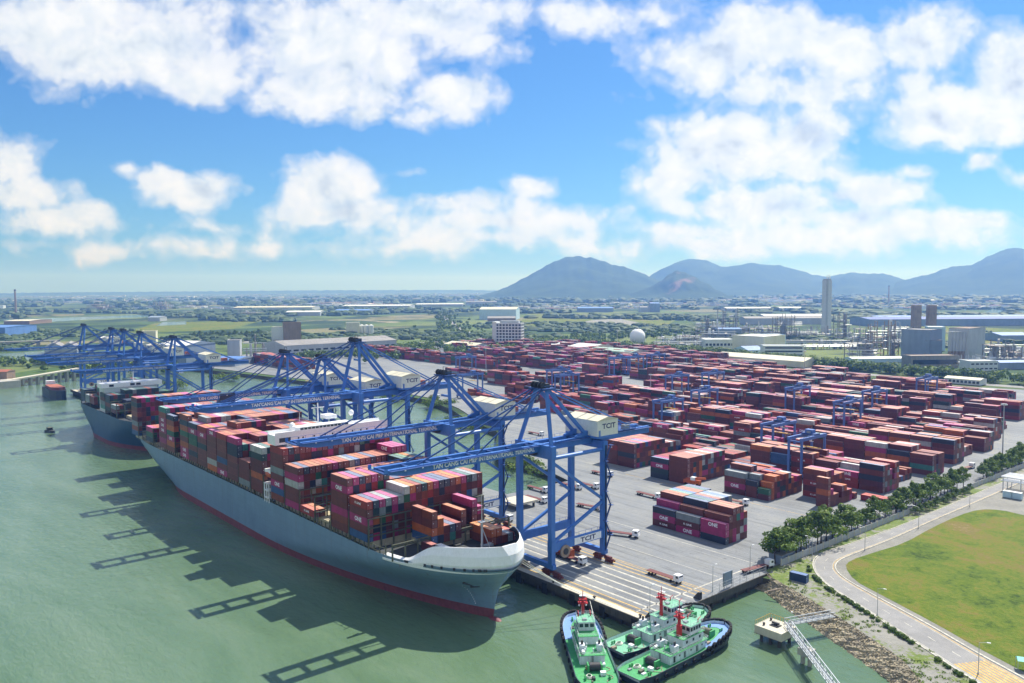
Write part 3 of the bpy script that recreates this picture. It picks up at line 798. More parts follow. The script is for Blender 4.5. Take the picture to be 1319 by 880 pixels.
# --- the big ship's bays: (front u, tiers for each of twenty rows from the water side)
SHV = 137.35; RW = 2.5; HZ = 21.4
rs = random.Random(5)
def rows(*runs):
    o = []
    for n_, k in runs: o += [k] * n_
    return (o + [0] * 20)[:20]
BAYS = [
 ('foremost', -226.0, None),
 ('second', -240.6, rows((6, 5), (14, 6))),
 ('third', -254.2, rows((4, 7), (3, 7), (4, 6), (9, 5))),
 ('fourth', -267.6, rows((7, 0), (1, 6), (7, 6), (3, 5), (2, 6))),
 ('fifth', -280.4, rows((1, 1), (1, 1), (6, 0), (8, 5), (2, 6), (2, 6))),
 ('sixth', -293.3, rows((17, 6), (3, 7))),
 ('seventh', -306.9, rows((19, 8), (1, 8))),
 ('eighth', -327.7, rows((2, 7), (4, 7), (4, 6), (10, 7))),
 ('ninth', -341.4, rows((2, 4), (4, 6), (6, 7), (8, 6))),
 ('tenth', -354.6, rows((1, 7), (3, 6), (6, 7), (3, 6), (7, 7))),
 ('eleventh', -367.6, rows((7, 7), (4, 6), (9, 7))),
 ('twelfth', -380.6, rows((1, 7), (3, 7), (6, 8), (10, 7))),
 ('thirteenth', -393.6, rows((1, 7), (7, 7), (4, 8), (8, 8))),
 ('fourteenth', -406.8, rows((2, 7), (6, 8), (12, 8))),
 ('fifteenth', -419.8, rows((1, 8), (2, 7), (8, 8), (9, 8))),
 ('sixteenth', -441.5, rows((1, 7), (1, 6), (4, 7), (14, 8))),
 ('seventeenth', -454.6, rows((1, 8), (19, 8))),
 ('eighteenth', -479.0, rows((5, 3), (3, 2), (12, 6))),
 ('last', -507.5, rows((20, 8))),
]
FIX = {'second': {(0, 0, 4): 'red', (0, 0, 3): 'brown', (0, 0, 2): 'magenta', (0, 0, 1): 'brown', (0, 0, 0): 'blue', (0, 1, 4): 'navy', (0, 2, 4): 'magenta', (0, 3, 4): 'grey', (0, 4, 4): 'magenta', (0, 5, 4): 'grey', (0, 6, 5): 'white', (0, 7, 5): 'orange', (0, 8, 5): 'maroon', (0, 9, 5): 'dark teal', (0, 10, 5): 'orange', (0, 11, 5): 'magenta', (0, 12, 5): 'navy', (0, 13, 5): 'navy', (0, 14, 5): 'brown', (0, 15, 5): 'orange', (0, 16, 5): 'magenta', (0, 17, 5): 'dark teal', (0, 18, 5): 'grey', (0, 19, 5): 'brown', (0, 1, 3): 'dark teal', (0, 2, 3): 'grey', (0, 3, 3): 'dark teal', (0, 4, 3): 'magenta', (0, 5, 3): 'navy', (0, 18, 3): 'white'},
       'third': {(0, 0, 6): 'brown', (0, 0, 5): 'magenta', (0, 0, 4): 'brown', (0, 0, 3): 'brown', (0, 0, 2): 'magenta', (0, 0, 1): 'rust', (0, 0, 0): 'brown', (0, 1, 6): 'magenta', (0, 2, 6): 'navy', (0, 3, 6): 'rust', (0, 4, 6): 'magenta', (0, 1, 5): 'navy', (0, 2, 5): 'red', (0, 3, 5): 'navy', (0, 4, 5): 'red'},
       'sixth': {(0, 0, 5): 'brown', (0, 0, 4): 'magenta', (0, 0, 3): 'white', (0, 0, 2): 'brown', (0, 0, 1): 'brown', (0, 0, 0): 'magenta', (0, 1, 5): 'navy', (0, 2, 5): 'brown', (0, 3, 5): 'rust', (0, 1, 4): 'brown', (0, 2, 4): 'rust', (0, 3, 4): 'green', (0, 1, 3): 'brown', (0, 2, 3): 'navy', (0, 3, 3): 'white', (0, 4, 3): 'teal', (0, 3, 2): 'orange', (0, 4, 2): 'orange', (0, 2, 2): 'white', (0, 17, 6): 'magenta', (0, 18, 6): 'magenta', (0, 19, 6): 'magenta'},
       'seventh': {(0, 0, 7): 'red', (0, 0, 6): 'brown', (0, 0, 5): 'brown', (0, 0, 4): 'grey', (0, 0, 3): 'brown', (0, 0, 2): 'magenta', (0, 0, 1): 'blue', (0, 0, 0): 'rust', (0, 1, 7): 'navy'},
       'eighth': {(0, 0, 6): 'white', (0, 0, 5): 'dark teal', (0, 0, 4): 'maroon', (0, 0, 3): 'maroon', (0, 0, 2): 'orange', (0, 0, 1): 'brown', (0, 0, 0): 'brown', (0, 1, 6): 'dark teal'},
       'ninth': {(0, 0, 3): 'brown', (0, 0, 2): 'brown'}, 'tenth': {(0, 0, 6): 'magenta', (0, 0, 5): 'navy', (0, 0, 4): 'navy', (0, 0, 3): 'brown', (0, 0, 2): 'brown', (0, 0, 1): 'brown', (0, 1, 5): 'teal'},
       'eleventh': {(0, 0, 6): 'red', (0, 0, 5): 'brown', (0, 0, 4): 'brown', (0, 0, 0): 'magenta'}, 'twelfth': {(0, 0, 6): 'magenta', (0, 0, 5): 'brown', (0, 0, 1): 'white', (0, 0, 0): 'orange'},
       'thirteenth': {(0, 0, 6): 'red', (0, 0, 5): 'magenta'}, 'fourteenth': {(0, 0, 6): 'navy', (0, 0, 5): 'magenta', (0, 0, 4): 'green', (0, 0, 3): 'green', (0, 0, 1): 'navy'}, 'fifteenth': {(0, 0, 7): 'rust', (0, 0, 5): 'orange', (0, 0, 4): 'green', (0, 0, 2): 'orange'},
       'sixteenth': {(0, 0, 6): 'navy', (0, 0, 4): 'orange', (0, 0, 3): 'green', (0, 0, 1): 'orange'}, 'seventeenth': {(0, 0, 7): 'teal', (0, 0, 5): 'magenta', (0, 0, 3): 'magenta', (0, 0, 1): 'magenta'}}
for name, fu, tiers in BAYS:
    if tiers is None: continue
    # two lashed tiers of noise so that the tops are not dead level
    cells = {(0, w): (fu - CL, SHV + w * RW, k, CL) for w, k in enumerate(tiers) if k > 0}
    stack_grid(rs, cells, HZ, MIXW, lambda s, w, t, n_, name=name: f'{ordw(t + 1)} tier, {ordw(w + 1)} row from the water, {name} bay from bow', FIX.get(name))
# foremost bay: short stacks
def col(u, v, z, colors, where, ln=CL):
    for t, c in enumerate(colors): put(u, v, z + t * TIER, c, ln, where.replace('#', ordw(t + 1)))
FB = 'foremost bay near white bow'
for k, cs in enumerate([['blue', 'orange', 'brown', 'brown']]):
    pass
col(-236.2, 152.6, 21.4, ['blue', 'orange'], '# tier, outer row, ' + FB)
col(-236.2, 152.6, 27.0, ['brown', 'brown'], '# upper tier, after half, outer row, ' + FB, 6.06)
col(-230.0, 152.6, 27.0, ['brown', 'rust'], '# upper tier, forward half, outer row, ' + FB, 6.06)
col(-236.2, 155.1, 21.4, ['navy', 'orange', 'orange'], '# tier, second row, ' + FB)
col(-236.2, 157.6, 21.4, ['brown', 'brown'], '# tier, third row, ' + FB)
col(-236.2, 160.1, 21.4, ['teal', 'navy'], '# tier, fourth row, ' + FB)
col(-236.2, 162.6, 21.4, ['brown', 'maroon'], '# tier, fifth row, ' + FB)
col(-241.0 + 1.0, 167.6, 21.4, ['brown', 'maroon', 'rust'], '# tier, seventh row, ' + FB)
col(-240.0, 172.5, 21.4, ['maroon', 'brown', 'maroon', 'magenta'], '# tier, ninth row, ' + FB)
col(-240.0, 175.0, 21.4, ['brown', 'maroon', 'magenta'], '# tier, tenth row, ' + FB)
col(-226.5, 170.4, 19.6, ['rust', 'orange'], '# tier, outer row of stack beside the foremast')
col(-226.5, 172.9, 19.6, ['brown', 'orange'], '# tier, second row of stack beside the foremast')
col(-226.5, 175.4, 19.6, ['rust'], '# tier, third row of stack beside the foremast')
col(-226.5, 177.9, 19.6, ['grey'], '# tier, fourth row of stack beside the foremast')
col(-226.5, 180.4, 19.6, ['red'], '# tier, fifth row of stack beside the foremast')
put(-225.5, 149.2, 20.4, 'maroon', 6.06, 'alone beside the outer row of the foremost bay'); put(-219.2, 150.6, 20.4, 'white', 6.06, 'alone just behind the white bow bulwark')

# --- the second ship: dark boxes
S2V = 146.0; S2Z = 24.0
r2 = random.Random(9)
W2 = [('dark teal', 40), ('navy', 20), ('brown', 14), ('maroon', 10), ('green', 6), ('teal', 4), ('grey', 2)]
for name, fu, tiers in [('aftmost', -676, rows((4, 3), (8, 4), (5, 5))), ('second', -662, rows((3, 2), (6, 4), (8, 5))), ('third', -648, rows((2, 2), (5, 4), (10, 5))), ('fourth', -618, rows((5, 4), (10, 4), (2, 3))), ('fifth', -604, rows((4, 4), (9, 5), (4, 4))), ('sixth', -590, rows((3, 2), (6, 3), (8, 2)))]:
    cells = {(0, w): (fu - CL, S2V + w * RW, k, CL) for w, k in enumerate(tiers[:17]) if k > 0}
    stack_grid(r2, cells, S2Z, W2, lambda s, w, t, n_, name=name: f'{ordw(t + 1)} tier, {ordw(w + 1)} row, {name} bay of the far blue ship')

# --- the yard
ry = random.Random(23)
def block(tag_, v0, nrows, slots, hfun, fixed=None, pitch_w=2.52, seed=None):
    """slots: list of (u, length) from the open end inward"""
    r = random.Random(seed or hash(tag_) % 1000); cells = {}
    for s, (u, ln) in enumerate(slots):
        for w in range(nrows):
            k = hfun(s, w, r)
            if k > 0: cells[(-s, w)] = (u, v0 + w * pitch_w, k, ln)
    stack_grid(r, cells, QZ + 0.02, YARDW, lambda s, w, t, n_: f'{ordw(t + 1)} tier, {ordw(w + 1)} row, {ordw(-s + 1)} slot inward, {tag_}', fixed)

# the lone block on the apron
def h0(s, w, r):
    prof = [[3, 4, 5, 5, 5, 4], [3, 4, 5, 5, 5, 5, 5, 5, 5], [3, 4, 5, 5, 5, 5, 5, 5, 5, 5]][s]
    return prof[w] if w < len(prof) else 0
block('lone apron block', 271.2, 10, [(-202.4, CL), (-215.1, CL), (-227.8, CL)], h0, {
    (0, 0, 0): 'navy', (0, 0, 1): 'magenta', (0, 0, 2): 'magenta', (0, 1, 3): 'brown', (0, 2, 4): 'brown', (0, 3, 4): 'rust', (0, 4, 4): 'brown', (-1, 0, 0): 'magenta', (-1, 0, 1): 'maroon', (-1, 0, 2): 'grey', (-1, 1, 3): 'brown', (-1, 2, 4): 'navy',
    (-2, 0, 0): 'maroon', (-2, 0, 1): 'magenta', (-2, 0, 2): 'navy', (-2, 1, 3): 'magenta', (-2, 2, 4): 'brown'}, seed=3)
block('squat block behind lone block', 340, 15, [(-274.6, CL), (-287.3, CL)], lambda s, w, r: ([4, 5][s == 0] if w < 13 else 3), {**{(0, 0, t): 'brown' for t in range(5)}, (-1, 0, 0): 'navy', (-1, 0, 1): 'dark teal', (-1, 0, 2): 'magenta', (-1, 0, 3): 'navy'}, seed=4)
block('block behind machinery house', 348, 15, [(-318.6, CL), (-331.2, CL)], lambda s, w, r: 5 if w < 11 else 4, {(0, 0, t): c for t, c in enumerate(['maroon', 'brown', 'navy', 'brown', 'brown'])}, seed=5)
def hm(s, w, r): return [[2, 3, 4, 4, 3, 4, 4, 4, 3, 2, 3, 3], [3, 4, 4, 3, 3, 4, 4, 4, 4, 3, 3, 2], [4, 4, 5, 5, 4, 4, 4, 4, 3, 4, 4, 3]][s][w]
block('mixed nearest-gantry block', 343, 12, [(-222.4, 6.06), (-229.0, 6.06), (-241.6, CL)], hm, {(0, 0, 0): 'maroon', (0, 0, 1): 'green', (0, 1, 2): 'orange', (0, 2, 3): 'orange', (0, 3, 3): 'orange', (-1, 0, 2): 'navy', (-1, 0, 1): 'brown', (-1, 0, 0): 'brown', (-1, 1, 3): 'grey', (-2, 0, 3): 'grey', (-2, 1, 3): 'grey'}, seed=6)
def hn(s, w, r):
    if s == 0: return [5, 3, 2, 2, 1, 3, 3, 2, 2, 0, 1][w] if w < 11 else 0
    if s == 1: return 0 if w < 5 else ([5, 5, 5, 4, 4, 4, 4][(w - 5) % 7])
    return 0
block('small block near fence', 353, 12, [(-197.4, 6.06), (-211.5, CL)], hn, {(0, 0, 0): 'brown', (0, 0, 1): 'brown', (0, 0, 2): 'orange', (0, 0, 3): 'brown', (0, 0, 4): 'rust', (-1, 5, 4): 'rust', (-1, 5, 3): 'brown', (-1, 5, 0): 'red'}, seed=7)
put(-188.5, 378.5, QZ + .02, 'red', CL, 'single box on the ground beyond the small fence block'); put(-188.5, 381.1, QZ + .02, 'red', CL, 'second box on the ground beyond the small fence block')

def profile(seed, lo, hi):
    pr = random.Random(seed); memo = {}
    def f(s, w, r):
        while s not in memo:            # runs of one to four bays of like height, then a break
            k0 = len(memo); b0 = pr.choice([max(1, lo - 1), lo, hi - 1, hi, hi, hi]) if pr.random() > 0.10 else 0
            for i_ in range(pr.choice([1, 1, 2, 2, 3, 4]) if b0 else 1): memo[k0 + i_] = (max(0, b0 - (1 if pr.random() < .2 else 0)), pr.random())
        b_, q = memo[s]
        if b_ == 0: return 0
        k = b_ - (1 if (w in (0,) and q < .2) else 0) - (pr.choice([0, 1, 1, 1, 2, 3]) if pr.random() < .4 else 0)
        return max(1, min(5, k))
    return f
def run(u_end, u_far, gaps=()):
    out = []; u = u_end
    while u - CL > u_far:
        u -= CL + 0.55
        if not any(a < u + 6 < b_ for a, b_ in gaps): out.append((u, CL))
    return out
BL = [('first long block', 398, 7, -186.5, -352, 3, 5), ('second long block', 425, 7, -192, -440, 2, 4), ('third long block', 455, 6, -186.5, -505, 3, 5), ('fourth long block', 494, 6, -191, -610, 3, 5), ('fifth long block', 520, 6, -196, -640, 2, 4),
      ('sixth long block', 545, 6, -193, -700, 3, 5), ('seventh long block', 590, 6, -204, -740, 3, 5), ('eighth long block', 614, 5, -210, -530, 2, 4), ('ninth long block', 655, 6, -226, -560, 2, 5), ('row nine and a half', 676, 4, -232, -520, 2, 4), ('row six and a half', 568, 5, -202, -560, 2, 4), ('row eight and a half', 633, 6, -215, -520, 3, 5), ('tenth long block', 693, 6, -222, -900, 3, 5), ('row ten and a half', 714, 5, -232, -800, 2, 4), ('row eleven and a half', 755, 5, -255, -900, 3, 5), ('row twelve and a half', 796, 5, -262, -900, 3, 5), ('row thirteen and a half', 838, 6, -440, -900, 3, 5), ('row fourteen and a half', 881, 6, -610, -900, 3, 5),
      ('eleventh long block', 733, 6, -240, -1000, 3, 5), ('twelfth long block', 775, 6, -258, -1080, 4, 5), ('thirteenth long block', 815, 7, -330, -1120, 4, 5), ('fourteenth long block', 858, 10, -570, -1120, 4, 5), ('fifteenth long block', 905, 10, -650, -1090, 3, 5), ('sixteenth long block', 950, 8, -730, -1060, 3, 5)]
for i, (nm, v0, nr, ue, uf, lo, hi) in enumerate(BL):
    gaps = [(-412, -396), (-640, -622), (-880, -860)]
    block(nm, v0, nr, run(ue, uf, gaps), profile(100 + i, lo, hi), {**({(0, 0, 0): 'brown', (0, 0, 1): 'teal', (0, 0, 2): 'maroon', (0, 0, 3): 'brown', (0, 0, 4): 'brown', (-1, 0, 4): 'maroon'} if i == 2 else {}), **({(0, 0, 0): 'brown', (0, 0, 1): 'maroon', (0, 0, 2): 'navy', (0, 0, 3): 'brown', (0, 0, 4): 'navy', (-1, 0, 0): 'red', (-1, 0, 1): 'red', (-1, 0, 2): 'magenta', (-1, 0, 3): 'magenta', (-1, 0, 4): 'magenta'} if i == 0 else {})}, seed=40 + i)
block('block by far bank', 452, 10, run(-960, -1110), lambda s, w, r: 5 if w < 8 else 4, seed=77)
block('block behind far cranes', 640, 12, run(-800, -1150), lambda s, w, r: r.choice([3, 4, 4, 5]), seed=78)
block('group behind third crane', 560, 8, run(-650, -800), lambda s, w, r: r.choice([1, 2, 3]), seed=79)
block('low creek group', 470, 6, run(-540, -640), lambda s, w, r: r.choice([0, 1, 1, 2]), seed=80)
block('white yard-end group', 690, 4, [(-196, CL)], lambda s, w, r: [3, 2, 2, 1][w], {(0, w, t): 'white' for w in range(4) for t in range(3)}, seed=81)
block('row behind pier', 243, 2, run(-375, -420), lambda s, w, r: r.choice([1, 2]), seed=82)
put(-178, 610, QZ + .02, 'navy', CL, 'alone on the paving at the far road end'); put(-176, 660, QZ + .02, 'white', CL, 'alone at the far road end of the yard')

# --- which containers show largest: rays from the camera against all boxes
bv = []; bf = []
for i, c in enumerate(CONTS):
    o = len(bv); u, v, z, l = c['u'], c['v'], c['z'], c['L']
    bv += [(u, v, z), (u + l, v, z), (u + l, v + CW, z), (u, v + CW, z), (u, v, z + TIER), (u + l, v, z + TIER), (u + l, v + CW, z + TIER), (u, v + CW, z + TIER)]
    bf += [[o + k for k in f] for f in ([3, 2, 1, 0], [4, 5, 6, 7], [0, 1, 5, 4], [1, 2, 6, 5], [2, 3, 7, 6], [3, 0, 4, 7])]
TREE = BVHTree.FromPolygons(bv, bf)
CAMP = Vector((0, 0, CZ))
for i, c in enumerate(CONTS):
    u, v, z, l = c['u'], c['v'], c['z'], c['L']; ctr_ = Vector((u + l / 2, v + CW / 2, z + 1.4)); d2 = (ctr_ - CAMP).length_squared
    pj = project(ctr_); c['score'] = 0; c['hits'] = 0
    if pj is None or not (-30 < pj[0] < 1350 and -30 < pj[1] < 910): c['score'] = -1; continue
    dr = (CAMP - ctr_).normalized(); sc_ = 0
    for nrm, area, pts in (((0, 0, 1), l * CW, [(u + l * a, v + CW * b_, z + TIER) for a in (.2, .5, .8) for b_ in (.3, .7)]), ((0, -1, 0), l * TIER, [(u + l * a, v, z + TIER * b_) for a in (.1, .5, .9) for b_ in (.3, .75)]), ((1, 0, 0), CW * TIER, [(u + l, v + CW * a, z + TIER * b_) for a in (.25, .75) for b_ in (.3, .75)])):
        k = dr.dot(Vector(nrm))
        if k <= 0: continue
        h = 0
        for p in pts:
            p = Vector(p); d = p - CAMP; hit = TREE.ray_cast(CAMP, d.normalized(), d.length - 0.05)
            if hit[0] is None: h += 1
        c['hits'] += h; sc_ += area * k * h / len(pts)
    c['score'] = sc_ / d2
order = sorted(range(len(CONTS)), key=lambda i: -CONTS[i]['score'])
CHOSEN = set(order[:300])

def cont_mesh(mb, l, color, letter, fine, M=None, jit=1.0, fade_glare=None):
    s = tuple(min(1, x * jit * .64) for x in srgb(PAL[color][0])); rk = fade_glare if fade_glare is not None else .04 + .42 * ((jit * 7919.0) % 1.0); rf = tuple(min(1, lerp(a_ * .95, b_, rk)) for a_, b_ in zip(srgb(PAL[color][0]), srgb(PAL[color][1]))); H = TIER - 0.03  # roof blends body paint toward the faded, glare-lightened tone
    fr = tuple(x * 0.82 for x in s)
    if not fine:
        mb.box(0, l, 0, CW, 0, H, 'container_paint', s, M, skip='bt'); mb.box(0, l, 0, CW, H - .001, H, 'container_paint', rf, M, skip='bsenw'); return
    # corrugated sides and ends between corner posts and rails
    def corr(p0, p1, nrm, k):
        v = []; p0 = Vector(p0); p1 = Vector(p1)
        for i in range(k * 2 + 1):
            q = p0.lerp(p1, i / (k * 2)) - Vector(nrm) * (0.03 if (i // 1) % 2 else 0.075)
            v += [(q.x, q.y, 0.1), (q.x, q.y, H - 0.1)]
        mb.add(v, [[2 * i, 2 * i + 2, 2 * i + 3, 2 * i + 1] for i in range(k * 2)], 'container_paint', s, M)
    k = int(l / 0.55)
    corr((0.1, 0, 0), (l - 0.1, 0, 0), (0, -1, 0), k); corr((l - 0.1, CW, 0), (0.1, CW, 0), (0, 1, 0), k)
    corr((0, CW - .1, 0), (0, .1, 0), (-1, 0, 0), 4)
    for x in (0, l - 0.14):
        for y in (0, CW - 0.14): mb.box(x, x + .14, y, y + .14, 0, H, 'container_paint', fr, M, skip='b')
    for y in (0, CW - 0.1): mb.box(.14, l - .14, y, y + .1, 0, .13, 'container_paint', fr, M); mb.box(.14, l - .14, y, y + .1, H - .12, H - .004, 'container_paint', s, M)
    for x in (0, l - 0.1): mb.box(x, x + .1, .14, CW - .14, 0, .13, 'container_paint', fr, M); mb.box(x, x + .1, .14, CW - .14, H - .13, H - .004, 'container_paint', fr, M)
    # roof sheet with shallow cross corrugation
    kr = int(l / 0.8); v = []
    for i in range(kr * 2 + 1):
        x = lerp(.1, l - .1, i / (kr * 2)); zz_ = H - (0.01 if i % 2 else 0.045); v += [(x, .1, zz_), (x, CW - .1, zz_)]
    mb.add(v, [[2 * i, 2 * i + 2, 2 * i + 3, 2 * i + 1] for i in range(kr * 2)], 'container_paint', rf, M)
    if letter and l > 8:
        z_ = H * .5
        if letter == 'ONE': mb.text('ONE', (M or Matrix()) @ frame_m(Vector((l * .5, -0.012, z_ - .8)), (1, 0, 0), (0, 0, 1)), 1.6, 'text_white', width=4.6)
        elif letter == 'K LINE': mb.text('K LINE', (M or Matrix()) @ frame_m(Vector((l * .5, -0.012, z_ - .4)), (1, 0, 0), (0, 0, 1)), .8, 'text_white', width=4.2)

def door_mesh(color):
    mb = MB(); s = tuple(x * 0.92 for x in srgb(PAL[color][0])); H = TIER - .03
    for y0, y1 in ((.15, CW / 2 - .01), (CW / 2 + .01, CW - .15)): mb.box(-.06, -.02, y0, y1, .14, H - .14, 'container_paint', s)
    for y in (.45, .95, 1.49, 1.99): mb.box(-.02, .02, y - .025, y + .025, .1, H - .1, 'light_steel')
    mb.box(-.02, .005, .5, .8, 1.5, 1.75, 'text_white')
    return mb

LETTER = {'magenta': 'ONE', 'maroon': None, 'red': 'K LINE'}
MESHES = {}; DOORS = {}
jr = random.Random(77); rest = MB(); seen = set()
DESC = {'brown': 'brown', 'maroon': 'dark maroon', 'rust': 'rust-brown', 'magenta': 'bright magenta', 'navy': 'dark navy', 'dark teal': 'dark teal', 'orange': 'orange', 'white': 'white', 'grey': 'pale grey', 'green': 'green', 'blue': 'blue', 'red': 'red', 'teal': 'pale teal'}
for i, c in enumerate(CONTS):
    l, color = c['L'], c['color']
    let = LETTER.get(color)
    if color == 'maroon' and c['where'].startswith(('first tier, first row', 'second tier, first row')) and 'lone apron' in c['where']: let = 'K LINE'
    if color in ('magenta', 'red') and jr.random() < .3: let = None
    if i in CHOSEN:
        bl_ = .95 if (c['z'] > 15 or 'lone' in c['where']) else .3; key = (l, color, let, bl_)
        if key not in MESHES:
            mb = MB(); cont_mesh(mb, l, color, let, True, fade_glare=bl_); MESHES[key] = mb.mesh('shipping_container')
        o = bpy.data.objects.new('shipping_container', MESHES[key]); COL.objects.link(o); o.location = (c['u'], c['v'], c['z'])
        lab = f"{DESC[color]} {'box' if l > 8 else 'short box'}, {c['where']}"
        if lab in seen: lab = lab.replace('box,', 'container,')
        if len(lab.split()) > 16: print('LONG', lab)
        seen.add(lab)
        tag(o, lab, 'container', 'containers on the ship' if c['z'] > 15 else 'containers stacked in the yard')
        if color not in DOORS: DOORS[color] = door_mesh(color).mesh('door')
        d = bpy.data.objects.new('door', DOORS[color]); COL.objects.link(d); d.parent = o; d.location = (l, 0, 0)
    else:
        jv = jr.uniform(.8, 1.18); cont_mesh(rest, l, color, None, False, Matrix.Translation((c['u'], c['v'], c['z'])), jv, fade_glare=(.75 + .2 * ((jv * 7919) % 1)) if 15 < c['z'] < 50 and c['u'] > -560 else None)
        if let == 'ONE' and l > 8 and c['hits'] > 0 and depth((c['u'], c['v'])) < 620:
            rest.text('ONE', frame_m(Vector((c['u'] + l * .5, c['v'] - .02, c['z'] + .6)), (1, 0, 0), (0, 0, 1)), 1.6, 'text_white', width=4.6)
tag(rest.build('stacked_containers'), kind='stuff')
print('containers', len(CONTS), 'longest label', max(len(x.split()) for x in seen))
# ------------------------------------------------------------------ container ship
SC0 = SHV + 25.0       # centre line
def ship_shape(z):
    tip = -203.5 + (2.5 * z / 10 if 0 < z <= 10 else (2.5 + 7 * (z - 10) / 8.5 if z > 10 else 0)); tip = min(tip, -191.2 if z > 20 else tip)
    aft = -497 - (15 * sstep(z / 9.5) if z > 0 else 0)
    return aft, tip
def hull_half(u, z):
    aft, tip = ship_shape(z); w = sstep(max(0, min(1, z / 18.5))) ** .9
    b0 = lerp(-345, -243, w); s = max(0, min(1, (u - b0) / (tip - b0)))
    fw_ = max(0, 1 - s ** 2) ** lerp(.9, .62, w)
    a0 = lerp(-425, -478, w); s = max(0, min(1, (a0 - u) / (a0 - aft + 1e-6)))
    af = 1 - lerp(.88, .10, w) * s ** lerp(1.9, 2.4, w)
    return 25.0 * fw_ * af
def hull_rows(zs, nst, u_from=None, half=hull_half, shape=ship_shape, cen=SC0):
    out = []
    for z in zs:
        aft, tip = shape(z); a = aft if u_from is None else u_from
        port = []
        for i in range(nst + 1):
            t = i / nst; t = 1 - (1 - t) ** 1.9 if u_from is None else 1 - (1 - t) ** 1.7
            u = lerp(a, tip, t); port.append((u, half(u, z)))
        out.append([(u, cen - h, z) for u, h in port] + [(u, cen + h, z) for u, h in port[::-1]])
    return out
ship = thing('container_ship', 'huge grey container ship with white bow bulwark moored under the blue cranes', 'ship', (-355, SC0, 0))
def sb(mb, name, parent=None, smooth=False):
    o = mb.build(name, None, smooth=smooth)
    p = parent or ship
    # meshes are written in harbour coordinates; the thing's Empty stands at its base
    off = Vector((-355, SC0, 0)); me = o.data; me.transform(Matrix.Translation(-off))
    if parent is None: o.parent = ship
    else: o.parent = parent
    return o
hm = MB(); hr = hull_rows([3.25, 4.5, 6, 8, 10, 12.5, 15, 17, 18.5, 19.5], 60)
hm.loft(hr, 'hull_grey'); hull = sb(hm, 'hull', smooth=True)
hm = MB(); hm.loft(hull_rows([-2.5, 0, 1.5, 3.25], 60), 'hull_red'); sb(hm, 'boot_topping', hull, True)
hm = MB()
edge = hull_rows([19.45], 60)[0]
hm.sheet([(p[0], p[1]) for p in edge], 18.9, 'deck_dark'); sb(hm, 'deck')
# bow bulwark: white outside, dark inside
def bow_ring(z, off, u0):
    r = []
    for i in range(141):
        t = i / 140; t = 1 - (1 - t) ** 2.0; z = min(z, 19.6); aft, tip = ship_shape(z); u = lerp(u0, tip + off, t)
        h = max(0, hull_half(min(u, tip), z) + off) if t < 1 else 0; r.append((u, h))
    return r
def bw_top(u): return lerp(19.6, 25.4, sstep((u + 224) / 13)) + 1.3 * max(0, (u + 212) / 20)
mb = MB()
outer = [bow_ring(17.7, .08, -232), bow_ring(19.4, .1, -232), bow_ring(22, -.35, -232), bow_ring(24.2, -1.7, -232)]
def side(sgn, inner=False):
    rings = []
    for k, r in enumerate(outer):
        row = []
        for (u, h) in r:
            zt = bw_top(u); z = lerp(17.7, zt, k / 3); hh = max(0, h - (.45 if inner else 0))
            row.append((u - (.45 if inner and h < 3 else 0), SC0 + sgn * hh, z if not inner else max(z, 18.95)))
        rings.append(row)
    return rings
for sg in (-1, 1):
    a = side(sg); mb.loft(a if sg > 0 else a, 'white_paint', closed=False)
    b_ = side(sg, True); mb.loft(b_, 'deck_dark', closed=False)
    mb.loft([a[-1], b_[-1]], 'white_paint', closed=False)
bulw = sb(mb, 'bow_bulwark', smooth=False)
for i, u in enumerate([-221, -214, -211.5, -208.5, -204.8, -202, -199.8, -198.4, -197.2]):
    h = hull_half(u, 19.6); h2 = hull_half(u + .8, 19.6); w = [1.6, .8, .8, .7, .8, .8, .7, 1.2, 1.2][i] / 2
    d = Vector((.8, -(h2 - h), 0)).normalized(); nrm = Vector((-d.y, d.x, 0)); nrm = nrm if nrm.y < 0 else -nrm; c = Vector((u, SC0 - h, 19.3)) + nrm * .16
    m = MB(); m.beam(c - d * w, c + d * w, .1, .85, 'dark_metal'); sb(m, 'mooring_port', bulw)
m = MB()       # anchor in its recess, with rust below
hu = hull_half(-207, 12.5); m.beam((-206.2, SC0 - hull_half(-206.2, 13.5) - .25, 13.6), (-204.6, SC0 - hull_half(-204.6, 10.5) - .35, 11.6), .5, .9, 'dark_metal')
m.beam((-206.0, SC0 - hull_half(-206, 11.4) - .35, 11.6), (-203.6, SC0 - hull_half(-203.6, 11.4) - .35, 12.0), .5, .7, 'dark_metal'); sb(m, 'anchor')
m = MB(); m.blob((-202.5, SC0, -.9), 4.0, 1.8, 1.5, 'hull_red', 12, 8); sb(m, 'bulbous_bow', hull, True)
m = MB()       # foremast and forecastle gear
m.cyl((-209, SC0, 18.9), (-209, SC0, 31), .45, .32, 'light_steel'); m.cyl((-209, SC0, 31), (-209, SC0, 40), .16, .1, 'light_steel')
for s in (-1, 1): m.beam((-209, SC0, 29), (-206, SC0 + 2.6 * s, 18.9), .25, .25, 'light_steel')
m.box(-210, -208, SC0 - 1.2, SC0 + 1.2, 30.8, 31, 'light_steel'); m.beam((-209, SC0 - 1.8, 35), (-209, SC0 + 1.8, 35), .15, .15, 'light_steel'); sb(m, 'foremast')
for k, (u, v) in enumerate([(-214, SC0 - 6), (-214, SC0 + 6), (-205, SC0 - 3), (-205, SC0 + 3)]):
    m = MB(); m.cyl((u, v - 1.6, 20.1), (u, v + 1.6, 20.1), .9, .9, 'grey_metal', 12); m.box(u - 1.2, u + 1.2, v - 2, v - 1.6, 18.9, 21, 'grey_metal'); m.box(u - 1.2, u + 1.2, v + 1.6, v + 2, 18.9, 21, 'grey_metal'); sb(m, 'mooring_winch')
